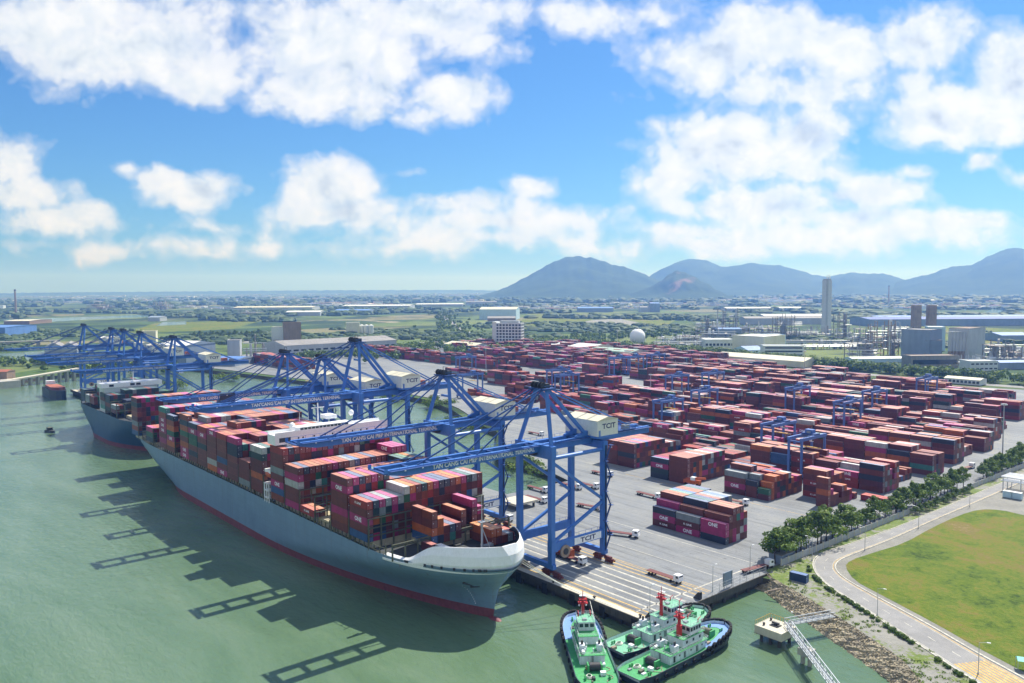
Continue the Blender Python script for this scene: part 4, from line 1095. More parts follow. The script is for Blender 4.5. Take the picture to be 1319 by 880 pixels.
# hatch covers and coamings
for name, fu, tiers in [('x', -226.5 - 0, 0)] + BAYS[1:]:
    lo, hi = (SHV + 2, SHV + 48) if fu < -232 else (154, 183)
    m = MB(); m.box(fu - CL - .1, fu + .1, lo, hi, 18.95, HZ - .05, 'hatch_tan', skip='b'); sb(m, 'hatch_cover')
# lashing bridges between the bays
def lashing(u, h, mat='olive_frame'):
    m = MB()
    for k in range(11): m.box(u - .22, u + .22, SHV + k * 4.95, SHV + k * 4.95 + .45, 18.95, h, mat, skip='b')
    for z in (HZ + 2.2, HZ + 5, h):
        if z <= h: m.box(u - .45, u + .45, SHV, SHV + 49.9, z - .25, z, mat); m.box(u + .4, u + .46, SHV, SHV + 49.9, z + .9, z + 1.0, mat)
    sb(m, 'lashing_bridge')
fus = [b_[1] for b_ in BAYS]
for a in fus[1:]:
    lashing(a + .62, HZ + 8.2)
lashing(-224.8, HZ + 3.0)
# draught marks at bow and stern
for (uu, zz0) in ((-208.5, 4.2), (-486, 4.2)):
    m = MB()
    for k in range(10):
        z = zz0 + k * .8; h = hull_half(uu, z); m.box(uu - .25, uu + .25, SC0 - h - .1, SC0 - h - .03, z, z + .32, 'text_white')
    sb(m, 'draught_marks', hull)
# rail along the water side of the deck
m = MB()
for i in range(88):
    u = -505 + i * 3.15
    h = hull_half(u, 19.4) - .3; m.box(u - .18, u + .18, SC0 - h, SC0 - h + .35, 18.9, 21.6 if i % 3 else 23, 'olive_frame', skip='b')
for z in (19.9, 21.5):
    for i in range(87):
        u0, u1 = -505 + i * 3.15, -505 + (i + 1) * 3.15; m.beam((u0, SC0 - hull_half(u0, 19.4) + .35, z), (u1, SC0 - hull_half(u1, 19.4) + .35, z), .12, .14, 'olive_frame')
sb(m, 'side_rail')
# accommodation across the full beam
dh = MB(); u0, u1 = -325.4, -311.4
dh.box(u0, u1, SHV + 4, SHV + 46, 18.95, 44.6, 'white_paint', skip='b'); deckhouse = sb(dh, 'deckhouse')
m = MB()
m.box(u1 - 7, u1 + .25, SHV - 1.2, SHV + 51.5, 44.62, 48.6, 'white_paint'); m.box(u1 + .25, u1 + .32, SHV - 1.2, SHV + 51.5, 48.4, 49.7, 'white_paint'); m.box(u1 - 7.05, u1 - 7, SHV - 1.2, SHV + 51.5, 48.4, 49.7, 'white_paint')
br = sb(m, 'bridge')
m = MB(); m.box(u1 - 5.5, u1 - 1.0, SHV + 10, SHV + 33, 48.6, 50.5, 'white_paint', skip='b'); m.box(u1 - 6, u1 - .6, SHV + 9, SHV + 34, 50.5, 50.7, 'white_paint'); sb(m, 'wheelhouse', br)
for k in range(13):
    m = MB(); v = SHV + 10.5 + k * 1.72; m.box(u1 - 1.0, u1 - .9, v, v + 1.4, 49.2, 50.25, 'window_glass'); sb(m, 'window', br)
for k, v in enumerate([9, 11, 16, 21, 24.5, 28, 31, 34, 38, 41]):
    m = MB(); m.cyl((u1 + .25, SHV + v, 46.6), (u1 + .31, SHV + v, 46.6), .38, .38, 'window_glass', 10); sb(m, 'porthole', br)
m = MB(); m.box(u1 + .25, u1 + .33, SHV + .6, SHV + 5.6, 45.6, 47.4, 'deck_dark'); sb(m, 'wing_opening', br)
m = MB()
m.cyl((u0 + 6, SHV + 22, 50.7), (u0 + 6, SHV + 22, 59), .35, .25, 'white_paint'); m.beam((u0 + 6, SHV + 19, 57), (u0 + 6, SHV + 25, 57), .3, .3, 'white_paint'); m.blob((u0 + 6, SHV + 10, 50.5), 1.3, 1.3, 1.4, 'white_paint', 10, 8); m.blob((u0 + 6, SHV + 38, 53.2), 1.2, 1.2, 1.3, 'white_paint', 10, 8)
for v in (14, 18, 27, 33): m.cyl((u0 + 5, SHV + v, 51.9), (u0 + 5, SHV + v, 55.5), .09, .07, 'white_paint', 6)
m.box(u0 + 2, u0 + 8, SHV + 25, SHV + 30, 51.9, 53.4, 'white_paint'); sb(m, 'radar_mast', br)
# white frame of the gangway davit and the lifeboat above it
m = MB()
for du in (0, 2.2, 4.4):
    m.box(-325.5 + du, -325.1 + du, SHV - .3, SHV + .1, 18.9, 27, 'white_paint', skip='b')
    m.box(-325.5 + du, -325.1 + du, SHV + 2.6, SHV + 3, 18.9, 27, 'white_paint', skip='b')
for z in (21, 24, 27): m.box(-325.5, -320.7, SHV - .35, SHV + 3, z - .25, z, 'white_paint')
sb(m, 'davit_frame')
m = MB(); m.blob((-323, SHV + 1.6, 30.6), 4.2, 1.6, 1.6, 'orange_paint', 12, 8); m.box(-326, -320, SHV + .4, SHV + 2.8, 31.3, 32.6, 'white_paint'); sb(m, 'lifeboat', smooth=False)
m = MB(); m.box(-445 + 8, -429, SHV + 19, SHV + 31, 18.95, 47, 'white_paint'); m.box(-436, -430, SHV + 21, SHV + 29, 47, 52, 'hull_dark'); sb(m, 'funnel')

# ------------------------------------------------------------------ far ship astern
SHIP2C = S2V + 22
def shape2(z):
    tip = -556 + min(12, max(0, z) * .6); aft = -690 - 10 * sstep(z / 10); return aft, tip
def half2(u, z):
    aft, tip = shape2(z); w = sstep(max(0, min(1, z / 20)))
    b0 = lerp(-622, -588, w); s = max(0, min(1, (u - b0) / (tip - b0))); f_ = max(0, 1 - s ** 2) ** lerp(1, .65, w)
    a0 = lerp(-645, -680, w); s = max(0, min(1, (a0 - u) / (a0 - aft))); return 22.5 * f_ * (1 - lerp(.85, .12, w) * s ** 2)
ship2 = thing('container_ship', 'smaller blue container ship with white bridge moored beyond the grey ship', 'ship', (-610, SHIP2C, 0))
def s2(mb, name, parent=None, smooth=False):
    o = mb.build(name, parent or ship2, smooth=smooth); o.data.transform(Matrix.Translation((610, -SHIP2C, 0))); return o
m = MB(); m.loft(hull_rows([3, 6, 10, 14, 18, 21.4], 36, half=half2, shape=shape2, cen=SHIP2C), 'hull_blue'); h2 = s2(m, 'hull', smooth=True)
m = MB(); m.loft(hull_rows([-2, 0, 3], 36, half=half2, shape=shape2, cen=SHIP2C), 'hull_red'); s2(m, 'boot_topping', h2, True)
m = MB(); m.sheet([(p[0], p[1]) for p in hull_rows([21.3], 36, half=half2, shape=shape2, cen=SHIP2C)[0]], 21.0, 'deck_dark'); s2(m, 'deck')
m = MB(); m.box(-636, -622, S2V + 1, S2V + 37, 21, 38.5, 'wall_white'); m.box(-633, -621, S2V - 1, S2V + 40, 38.52, 41.5, 'white_paint'); dk = s2(m, 'deckhouse')
for k, (v0, v1) in enumerate([(4, 7), (18, 21), (22, 25)]):
    m = MB(); m.box(-621, -620.9, S2V + v0, S2V + v1, 39.2, 40.8, 'window_glass'); s2(m, 'window', dk)
m = MB(); m.cyl((-628, SHIP2C, 41.5), (-628, SHIP2C, 52), .4, .25, 'white_paint'); m.beam((-628, SHIP2C - 3, 48), (-628, SHIP2C + 3, 48), .3, .3, 'white_paint'); s2(m, 'radar_mast', dk)
for k, u in enumerate([-688, -674.5, -660.5, -617, -602.9, -588.8]):
    m = MB()
    for q in range(9): m.box(u - .3, u + .3, S2V + q * 5.2, S2V + q * 5.2 + .5, 21, 31, 'olive_frame')
    m.box(u - .5, u + .5, S2V, S2V + 42, 30.6, 31, 'olive_frame'); m.box(u - .5, u + .5, S2V, S2V + 42, 25.6, 26, 'olive_frame'); s2(m, 'lashing_bridge')
m = MB(); m.box(-588, -574, S2V + 6, S2V + 36, 21, 23, 'hatch_tan'); s2(m, 'hatch_cover')
m = MB()
for u in (-566, -572): m.box(u - .5, u + .5, S2V + 14, S2V + 15, 21, 29, 'yellow_paint'); m.box(u - .5, u + .5, S2V + 30, S2V + 31, 21, 29, 'yellow_paint')
m.box(-573, -565, S2V + 14, S2V + 15, 28.5, 29, 'hatch_tan'); s2(m, 'cargo_gear')

# barge behind it, small craft and far jetty
bg_ = thing('barge', 'dark blue open barge with a pink cover behind the far blue ship', 'barge', at(72, 512, 0).to_tuple(), 0)
m = MB()
pl = [(-28, -7), (10, -7.5), (24, -4), (28, 0), (24, 4), (10, 7.5), (-28, 7)]
m.prism([(x, y) for x, y in pl], -1, 9, 'hull_dark', 'deck_dark'); m.build('hull', bg_)
m = MB(); m.prism([(-20, -5.5), (14, -6), (20, 0), (14, 6), (-20, 5.5)], 9.01, 11.5, 'hull_red', 'terracotta'); m.build('hold_cover', bg_)
m = MB(); m.box(-27, -22, -4, 4, 9, 15, 'white_paint'); m.build('wheelhouse', bg_)
p = at(65, 557, 0)
bt = thing('workboat', 'tiny dark workboat alone on the open water', 'boat', p.to_tuple(), .3)
m = MB(); m.prism([(-5, -1.8), (3, -1.9), (6, 0), (3, 1.9), (-5, 1.8)], -.4, 1.6, 'hull_dark', 'deck_dark'); m.build('hull', bt)
m = MB(); m.box(-3, 1, -1.3, 1.3, 1.6, 3.6, 'dark_metal'); m.box(-3.3, 1.3, -1.5, 1.5, 3.6, 3.75, 'olive_frame'); m.build('cabin', bt)

# ------------------------------------------------------------------ ship to shore cranes
def oval(m, p, q, w, mat): m.beam(p, q, w, w, mat)
def make_crane(S=1.0, label='', letter=True):
    """x along the quay, y=0 at the water-side rail, z=0 on the paving. S stretches the superstructure."""
    r = thing('quay_crane', label, 'crane', (0, 0, 0), 0, 'blue quay cranes along the berth')
    G = RAIL2 - RAIL1; hx = 8.7; H = 46.0 * S if S > 1 else 46.0; B = 'crane_blue'
    for y in (0, G):
        for x in (-hx, hx):
            m = MB(); top = H + 1.2 if y == 0 else H - .5
            m.box(x - 1.02, x + 1.02, y - .92, y + .92, 4.4, top, B)
            # flared foot
            m.add([(x - 1.15, y - 1, 13), (x + 1.15, y - 1, 13), (x + 1.15, y + 1, 13), (x - 1.15, y + 1, 13), (x - 1.15, y - 1, 9), (x + 1.15, y - 1, 9), (x + 1.15, y + 2.2 * (1 if y == 0 else -0) + 1 * (y > 0), 9), (x - 1.15, y + 2.2 * (1 if y == 0 else 0) + 1 * (y > 0), 9)], [[1, 0, 4, 5], [2, 1, 5, 6], [3, 2, 6, 7], [0, 3, 7, 4]], B)
            m.build('leg', r)
    for y in (0, G):
        m = MB(); m.box(-hx - 1.6, hx + 1.6, y - .8, y + .8, 2.9, 4.6, B); m.build('sill_beam', r)
    for x in (-hx, hx):
        m = MB(); m.box(x - .8, x + .8, 1.0, G - 1.0, 9.2, 12.2, B); o = m.build('portal_beam', r)
        if letter:
            t = MB(); t.box(x + (.82 if x > 0 else -.9), x + (.9 if x > 0 else -.82), G * .40, G * .92, 9.5, 12.0, 'white_paint')
            sx = 1 if x > 0 else -1
            t.text('TCIT', frame_m(Vector((x + sx * .93, G * .66, 9.85)), (0, sx, 0), (0, 0, 1)), 1.8, 'text_navy', width=8)
            t.build('sign_board', o)
        m = MB()
        for k in range(8): m.box(x - .9, x - .84, 1.4 + k * 3.3, 1.5 + k * 3.3, 12.2, 13.3, B)
        m.box(x - .9, x - .84, 1, G - 1, 13.25, 13.33, B); m.build('handrail', o)
    for x in (-hx, hx):
        m = MB()
        oval(m, (x, .9, H - 5), (x, G - .7, 24), .95, B); oval(m, (x, G - .7, 23), (x, 1.2, 12.5), .95, B)
        m.build('cross_brace', r)
        m = MB(); m.cyl((x, 1, H - 3.2), (x, G - 1, H - 3.2), .75, .75, B, 10); m.build('upper_brace', r)
    m = MB(); m.box(-hx - 1.3, hx + 1.3, -1.15, 1.15, H - 3.4, H + 1.25, B); m.build('portal_head', r)
    m = MB(); m.box(-hx - 1.15, hx + 1.15, G - 1.1, G + 1.1, H - 3.0, H - .1, B); m.build('portal_head', r)
    # girder and boom: twin boxes with walkways
    BZ = 44.6 * (H / 46.0); OUT = -65.0 if S == 1 else -74
    boom = None
    def girder(y0, y1, name, txt):
        m = MB()
        for s in (-1, 1):
            yb = y0 + (7 if txt else 0)
            m.box(s * 3.0 - .65, s * 3.0 + .65, yb, y1, BZ, BZ + 2.7, B)
            if txt: m.add([(s * 3 - .65, y0, BZ + 1.4), (s * 3 + .65, y0, BZ + 1.4), (s * 3 + .65, y0, BZ + 2.7), (s * 3 - .65, y0, BZ + 2.7), (s * 3 - .65, yb, BZ), (s * 3 + .65, yb, BZ), (s * 3 + .65, yb, BZ + 2.7), (s * 3 - .65, yb, BZ + 2.7)], [[0, 1, 5, 4], [1, 2, 6, 5], [2, 3, 7, 6], [3, 0, 4, 7], [3, 2, 1, 0]], B)
            m.box(s * 4.4 - .75, s * 4.4 + .75, y0 + 1, y1, BZ + 2.3, BZ + 2.42, 'crane_blue_dark')
            k = int((y1 - y0) / 3)
            for i in range(k): m.box(s * 5.1 - .04, s * 5.1 + .04, y0 + 1 + i * 3, y0 + 1.08 + i * 3, BZ + 2.42, BZ + 3.5, B)
            m.box(s * 5.1 - .04, s * 5.1 + .04, y0 + 1, y1, BZ + 3.45, BZ + 3.53, B)
        if txt:
            for i in range(9):
                y = y0 + 6 + i * 6.5; m.box(-5.3, -5.05, y, y + .5, BZ + 2.0, BZ + 2.29, 'text_white'); m.box(5.05, 5.3, y, y + .5, BZ + 2.0, BZ + 2.29, 'text_white')
        k = int((y1 - y0) / 9)
        for i in range(k + 1): m.box(-3, 3, lerp(y0 + 1, y1 - 1, i / k) - .5, lerp(y0 + 1, y1 - 1, i / k) + .5, BZ + 1.2, BZ + 2.4, 'crane_blue_dark')
        if txt:
            for sx in (-1, 1): m.text('TAN CANG CAI MEP INTERNATIONAL TERMINAL', frame_m(Vector((sx * 3.68, (y0 + y1) / 2 + 8, BZ + .55)), (0, sx, 0), (0, 0, 1)), 1.55, 'text_white', width=44)
        return m.build(name, r)
    boom = girder(OUT, -2.0, 'boom', True); gird = girder(-1.8, G + 32, 'main_girder', False)
    m = MB(); m.box(-5, 5, OUT - 1.2, OUT, BZ + 1.8, BZ + 2.1, 'crane_blue_dark'); m.box(-5, -4.9, OUT - 1.2, OUT, BZ + 2.1, BZ + 3.4, B); m.box(4.9, 5, OUT - 1.2, OUT, BZ + 2.1, BZ + 3.4, B); m.build('tip_platform', boom)
    # A-frame
    AP = 67.2 * S if S == 1 else 77.5
    for s in (-1, 1):
        m = MB(); m.beam((s * hx, 0, H + .8), (s * 2.6, 3.2, AP), 1.25, 1.25, B); m.build('mast_leg', r)
        m = MB(); m.beam((s * 2.6, 3.8, AP - .5), (s * 3.0, G - 3, BZ + 2.6), 1.15, 1.15, B); m.beam((s * 3, G - 9, BZ + 2.6), (s * 3, G, BZ + 5), 1.3, 1.3, B); m.build('back_leg', r)
        m = MB(); m.beam((s * 2.4, 3.8, AP + .2), (s * 3.0, G + 24, BZ + 2.7), .5, .5, B); m.build('back_stay', r)
        m = MB(); m.beam((s * 2.4, 2.6, AP + .2), (s * 3.0, -29, BZ + 2.8), .42, .42, 'crane_blue_dark'); m.build('fore_stay', r)
        m = MB(); m.beam((s * 2.4, 2.6, AP + .4), (s * 3.0, OUT + 12, BZ + 2.8), .42, .42, 'crane_blue_dark'); m.build('fore_stay', r)
    m = MB(); m.box(-4.4, 4.4, .6, 6.2, AP - .4, AP, 'crane_blue_dark'); m.box(-3, 3, 2, 4.6, AP, AP + 1.6, 'dark_metal')
    for x in (-2.6, -1, 1, 2.6): m.cyl((x - .25, 1.6, AP + 1), (x + .25, 1.6, AP + 1), 1.25, 1.25, 'dark_metal', 12)
    m.beam((-2.6, 3.4, AP - 9), (2.6, 3.4, AP - 9), .8, .8, B); m.beam((-2.6, 3.4, AP - .6), (2.6, 3.4, AP - .6), 1.2, 1.2, B)
    for x in (-1.4, 1.4): m.box(x - .08, x + .08, 3.3, 3.46, AP + 1.5, AP + 3.2, 'dark_metal')
    m.box(-1.5, 1.5, 3.3, 3.46, AP + 3.1, AP + 3.25, 'dark_metal')
    for x in (-4.3, 4.3): m.box(x - .05, x + .05, .6, 6.2, AP + 1.0, AP + 1.1, B)
    m.build('apex_platform', r)
    # machinery house
    m = MB(); y0, y1, z0, z1 = G - 3.2, G + 8.0, BZ + 3.1, BZ + 9.0
    m.box(-8.6, 8.6, y0, y1, z0, z1, 'cream_wall', skip='t')
    ym = (y0 + y1) / 2
    m.text('TCIT', frame_m(Vector((8.63, ym + .6, z0 + 2.6)), (0, 1, 0), (0, 0, 1)), 2.0, 'text_navy', width=7.2)
    m.add([(-8.9, y0 - .3, z1), (8.9, y0 - .3, z1), (8.9, y1 + .3, z1), (-8.9, y1 + .3, z1), (-8.9, ym, z1 + 1.3), (8.9, ym, z1 + 1.3)], [[0, 1, 5, 4], [3, 4, 5, 2], [1, 2, 5], [0, 4, 3]], 'roof_cream')
    m.box(-8.6, 8.6, y0, y1, z0 - .8, z0 - .01, B); hs = m.build('machinery_house', r)
    
    m = MB(); m.box(8.6, 8.66, y0 + .7, y0 + 1.7, z0, z0 + 2.2, 'roof_blue'); m.build('door', hs)
    m = MB(); m.box(-4.6, 4.6, y1 + 1, y1 + 15, BZ + 2.72, BZ + 3.0, 'crane_blue_dark'); m.box(-2, 1.4, y1 + 4, y1 + 8, BZ + 3, BZ + 5.2, 'terracotta'); m.box(2, 4, y1 + 9, y1 + 12, BZ + 3, BZ + 4.6, 'grey_metal')
    for yy_ in (y1 + 1, y1 + 15): m.box(-4.6, 4.6, yy_ - .05, yy_ + .05, BZ + 4, BZ + 4.1, B)
    for x in (-4.6, 4.6):
        m.box(x - .05, x + .05, y1 + 1, y1 + 15, BZ + 4, BZ + 4.1, B)
        for k in range(5): m.box(x - .06, x + .06, y1 + 1 + k * 3.4, y1 + 1.12 + k * 3.4, BZ + 3, BZ + 4.1, B)
    m.build('tail_platform', gird)
    m = MB(); m.box(-2.6, 2.6, -3, 4, BZ - 1.2, BZ - .2, 'dark_metal'); m.build('trolley', r)
    m = MB(); m.box(1.2, 3.4, 5, 8.2, BZ - 4, BZ - 1.3, 'white_paint'); m.box(1.3, 3.3, 4.96, 5.0, BZ - 3.7, BZ - 2.0, 'window_glass'); m.build('cab', r)
    # zigzag stair on the land-side near leg
    m = MB(); x, y = hx + 1.15, G
    for k in range(7):
        za, zb = 4.5 + k * 5.7, 4.5 + (k + 1) * 5.7; ya, yb = (y - 1, y + 1.8) if k % 2 == 0 else (y + 1.8, y - 1)
        m.beam((x + .9, ya, za), (x + .9, yb, zb), .7, .15, 'crane_blue_dark'); m.beam((x + 1.3, ya, za + 1), (x + 1.3, yb, zb + 1), .06, .06, 'crane_blue_dark')
        m.box(x + .02, x + 2.0, yb - .7, yb + .7, zb - .06, zb + .06, 'crane_blue_dark'); m.box(x + 1.94, x + 2.0, yb - .7, yb + .7, zb + 1, zb + 1.08, B)
        m.box(x, x + .3, y - .2, y + .2, za, zb, 'dark_metal')
    m.build('stair', r)
    m = MB(); m.box(-hx - 1.6, -hx - 1.17, G - .3, G + .3, 5, H - 4, 'dark_metal'); m.build('cable_duct', r)
    # bogies
    for y in (0, G):
        for x in (-hx, hx):
            m = MB()
            m.box(x - .7, x + .7, y - .5, y + .5, 2.2, 2.9, 'crane_blue_dark')
            m.box(x - 4.2, x + 4.2, y - .5, y + .5, 1.7, 2.3, 'bogie_red')
            for s in (-1, 1):
                m.box(x + s * 2.9 - 2.1, x + s * 2.9 + 2.1, y - .45, y + .45, 1.0, 1.7, 'bogie_red')
                for w in (-1.5, -.5, .5, 1.5): m.cyl((x + s * 2.9 + w, y - .25, .45), (x + s * 2.9 + w, y + .25, .45), .45, .45, 'bogie_red', 10); m.box(x + s * 2.9 + w - .3, x + s * 2.9 + w + .3, y + .4, y + 1.0, .7, 1.4, 'bogie_red')
            m.box(x + (5.1 if x > 0 else -6.0), x + (6.0 if x > 0 else -5.1), y - .3, y + .3, .9, 1.5, 'bogie_red')
            m.build('bogie', r)
    m = MB(); m.cyl((hx + .9, 5.6, 8.4), (hx + 1.5, 5.6, 8.4), 2.3, 2.3, 'plant_rust', 20); m.cyl((hx + 1.5, 5.6, 8.4), (hx + 1.7, 5.6, 8.4), 1.2, 1.2, 'dark_metal', 16); m.build('cable_reel', r)
    return r
crE = make_crane(1.0, 'nearest blue quay crane, its boom over the bow of the grey ship')
crE.location = (-218.4, RAIL1, QZ)
dup(crE, (-279.0, RAIL1, QZ), 0, 'second blue quay crane, its boom just ahead of the ship bridge')
big = make_crane(1.13, 'tallest blue quay crane, its peak rising above the long grey warehouse'); big.location = (-353.5, RAIL1, QZ)
dup(crE, (-389.5, RAIL1, QZ), 0, 'fourth blue quay crane, just beyond the tallest one')
dup(crE, (-434.5, RAIL1, QZ), 0, 'fifth blue quay crane, its boom over the after bays of the grey ship')
for u, lab in [(-628, 'blue quay crane nearest the white bridge of the far blue ship'), (-712, 'second blue quay crane over the far blue ship'), (-762, 'third blue quay crane over the far blue ship, in front of the yellow tower'), (-800, 'fourth blue quay crane, at the stern of the far blue ship'), (-905, 'last blue quay crane, standing alone at the far end of the quay')]:
    dup(crE, (u, RAIL1, QZ), 0, lab)

# ------------------------------------------------------------------ rubber-tyred yard gantries
def make_rtg(label):
    r = thing('yard_gantry', label, 'yard crane', (0, 0, 0), 0, 'blue yard gantries over the container blocks'); B = 'rtg_blue'
    SPAN, hx, H = 23.6, 3.8, 20.5
    for y in (0, SPAN):
        for x in (-hx, hx): MB().box(x - .55, x + .55, y - .5, y + .5, 2.2, H, B).build('leg', r)
        m = MB(); m.box(-hx - 2, hx + 2, y - .55, y + .55, 1.3, 2.6, B); sb_ = m.build('sill_beam', r)
        for x in (-hx - 1, hx + 1): MB().cyl((x, y - .4, .75), (x, y + .4, .75), .75, .75, 'black_rubber', 12).build('wheel', r)
        m = MB(); m.box(-hx, hx, y - .35, y + .35, H - .9, H - .1, B); m.build('head_beam', r)
    for x in (-hx, hx):
        m = MB(); m.box(x - .6, x + .6, -1.2, SPAN + 1.2, H - .05, H + 1.6, B)
        for k in range(9): m.box(x * 1.25 - .05, x * 1.25 + .05, k * 3, k * 3 + .1, H + 1.6, H + 2.7, B)
        m.box(x * 1.25 - .05, x * 1.25 + .05, 0, SPAN, H + 2.6, H + 2.7, B); m.build('girder', r)
    y = random.uniform(6, 17)
    m = MB(); m.box(-hx - .4, hx + .4, y - 2.5, y + 2.5, H + 1.65, H + 2.4, 'crane_blue_dark'); m.box(-2.5, 2, y - 1.6, y + 1.6, H + 2.4, H + 4.3, 'rtg_blue'); m.box(-1, 1, y - 2.4, y - 1.7, H + 2.4, H + 3.4, 'grey_metal'); tr = m.build('trolley', r)
    m = MB(); m.box(1.4, 3, y - 3.6, y - 1.8, H - 1.8, H + .1, 'white_paint'); m.box(3, 3.04, y - 3.4, y - 2, H - 1.5, H - .5, 'window_glass'); m.build('cab', tr)
    m = MB(); m.box(-6.05, 6.05, y - .5, y + .5, 14.8, 15.2, 'yellow_paint')
    for a in (-2, 2): m.cyl((a, y, 15.2), (a, y, H + 1.7), .06, .06, 'dark_metal', 5)
    m.build('spreader', tr)
    m = MB(); m.box(-2.2, 2.2, SPAN + .6, SPAN + 2.4, 1.8, 4.2, 'grey_metal'); m.build('engine_box', r)
    return r
rtg0 = None
RTGS = [((1016, 566), 'nearest the mixed block of short boxes'), ((981, 548), 'just behind the nearest gantry'), ((1089, 516), 'over the middle of the yard, toward the road end'), ((1022, 499), 'in the middle of the yard under the tall light mast'), ((1113, 505), 'beyond the middle gantry, toward the plant'), ((1184, 488), 'closest to the low cream shed'), ((848, 516), 'in the open middle row beside the small light mast'), ((898, 503), 'behind the middle row gantry'), ((870, 483), 'first of the pair at the far middle'), ((905, 481), 'second of the pair at the far middle'),
        ((703, 477), 'beside the open lane behind the office end'), ((718, 483), 'second beside the open lane'), ((795, 460), 'far off in front of the green shed'), ((815, 459), 'second in front of the green shed'), ((835, 457), 'third in front of the green shed'), ((598, 482), 'behind the peak of the second quay crane'), ((588, 460), 'farthest off, behind the tallest quay crane')]
for i, ((px, py), lab) in enumerate(RTGS):
    p = at(px, py, QZ + 22); full = 'blue yard gantry ' + lab
    if rtg0 is None: rtg0 = make_rtg(full); o = rtg0
    else: o = dup(rtg0, (0, 0, 0), 0, full)
    # stand over the nearest row of boxes
    vs0 = [b_[1] for b_ in BL] + [343]; v = min(vs0, key=lambda a: abs(a - 2.6 - p.y)) - 2.6
    o.location = (p.x, v if abs(v - p.y) < 14 else p.y, QZ + .02)
# ------------------------------------------------------------------ tugs
def make_tug(label, bowring, deckm, Lh=46.0, Bh=12.6, mast_x=0.5, seed=1):
    r = thing('tugboat', label, 'tugboat', (0, 0, 0), 0, 'green decked harbour tugs'); rn = random.Random(seed)
    def half(t, k):    # t 0 stern .. 1 bow
        h = Bh / 2
        if t < .12: h *= lerp(.82, 1, sstep(t / .12))
        if t > .74: h *= max(0, 1 - ((t - .74) / .26) ** 2.1) ** .5
        return h * k
    def ring(z, k, dx=0): 
        n_ = 26; P = [(-Lh / 2 + dx + (Lh - 2 * dx if dx > 0 else Lh) * (i / n_), half(i / n_, k)) for i in range(n_ + 1)]
        return [(x, -h, z(x) if callable(z) else z) for x, h in P] + [(x, h, z(x) if callable(z) else z) for x, h in P[::-1]]
    sheer = lambda x: 2.3 + 2.0 * sstep((x - 2) / 20)
    m = MB(); m.loft([ring(-1.5, .82, 1.5), ring(.3, .93, .6), ring(1.4, 1.0), ring(lambda x: sheer(x) + .15, 1.0)], 'hull_dark'); hull_ = m.build('hull', r)
    m = MB(); P = ring(lambda x: sheer(x), .985); n_ = len(P) // 2
    v = P; m.add(v, [[i, i + 1, len(P) - 2 - i, len(P) - 1 - i] for i in range(n_ - 1)], deckm); m.build('deck', r)
    # bulwark
    m = MB(); a = ring(lambda x: sheer(x) - .2, 1.005); b_ = ring(lambda x: sheer(x) + .95, 1.01); c = ring(lambda x: sheer(x) + .95, .975); d = ring(lambda x: sheer(x) + .02, .97)
    m.loft([a, b_], 'hull_dark'); m.loft([b_, c], 'hull_dark'); m.loft([c, d], 'tug_white'); m.build('bulwark', r)
    # broad painted fore deck ring
    if bowring:
        m = MB(); v = []; k = 24
        for i in range(k + 1):
            t = lerp(.66, .9999, 1 - (1 - i / k) ** 2); x = -Lh / 2 + Lh * t; h = half(t, .965); h2 = half(min(1, t), .965) * .6
            x2 = lerp(x, Lh / 2 - 15, .26)
            v.append(((x, -h), (x2, -h2)))
        pts = [q for q in v] + [((o[0], -o[1]), (i_[0], -i_[1])) for o, i_ in v[::-1]]
        vv = []
        for o, i_ in pts: vv += [(o[0], o[1], sheer(o[0]) + .07), (i_[0], i_[1], sheer(i_[0]) + .07)]
        m.add(vv, [[2 * i, 2 * i + 2, 2 * i + 3, 2 * i + 1] for i in range(len(pts) - 1)], bowring); m.build('fore_deck', r)
    # tyres round the bow and along the sides
    def tyre(x, y, z, ang, R_, w_):
        m = MB(); k = 10; prof = [(R_ * .55, -w_ / 2), (R_, -w_ / 2), (R_, w_ / 2), (R_ * .55, w_ / 2)]; rings = []
        for i in range(k):
            a_ = 2 * PI * i / k; rings.append([(math.cos(a_) * p_[0], p_[1], math.sin(a_) * p_[0]) for p_ in prof])
        rings.append(rings[0]); m.loft(rings, 'black_rubber'); o = m.build('tyre', hull_, (x, y, z), ang); return o
    for i in range(23):
        t = 1 - (abs(i - 11) / 11) ** 1.9 * .36; s = -1 if i < 11 else 1; x = -Lh / 2 + Lh * min(t, .999); h = half(min(t, .999), 1.03)
        t2 = max(0, t - .01); x2 = -Lh / 2 + Lh * t2; h2 = half(t2, 1.03); ang_ = math.atan2(s * (h2 - h), x2 - x) if i != 11 else PI / 2
        tyre(x + .3, s * (h + .15), sheer(x) + .55, ang_, 1.1, .8)
    for s in (-1, 1):
        for i in range(7): tyre(-18 + i * 4.4, s * (Bh / 2 + .25), 1.7, 0, .75, .5)
    # deckhouse
    Wt = 'tug_white'
    m = MB(); m.box(-9, 9, -3.7, 3.7, 2.2, 5.2, Wt, skip='b'); m.box(-9.2, 9.4, -3.95, 3.95, 5.2, 5.32, deckm)
    m.box(9.6, 9.9, -3.2, 3.2, 3.2, 4.2, 'window_glass') if False else None
    dk_ = m.build('deckhouse', r)
    for s in (-1, 1):
        for x in (-7, -2, 4):
            MB().box(x - .45, x + .45, s * 3.73 - .03, s * 3.73 + .03, 2.6, 4.6, 'dark_metal').build('door', dk_)
        for x in (-4.5, 1, 6.5, 8.5):
            m = MB(); m.cyl((x, s * 3.7, 4.1), (x, s * 3.75, 4.1), .32, .32, 'window_glass', 10); m.build('porthole', dk_)
    m = MB(); m.box(-1.8, 8.2, -2.9, 2.9, 5.33, 8.0, Wt, skip='b'); m.box(-2.0, 8.6, -3.2, 3.2, 8.0, 8.12, deckm); up_ = m.build('upper_house', r)
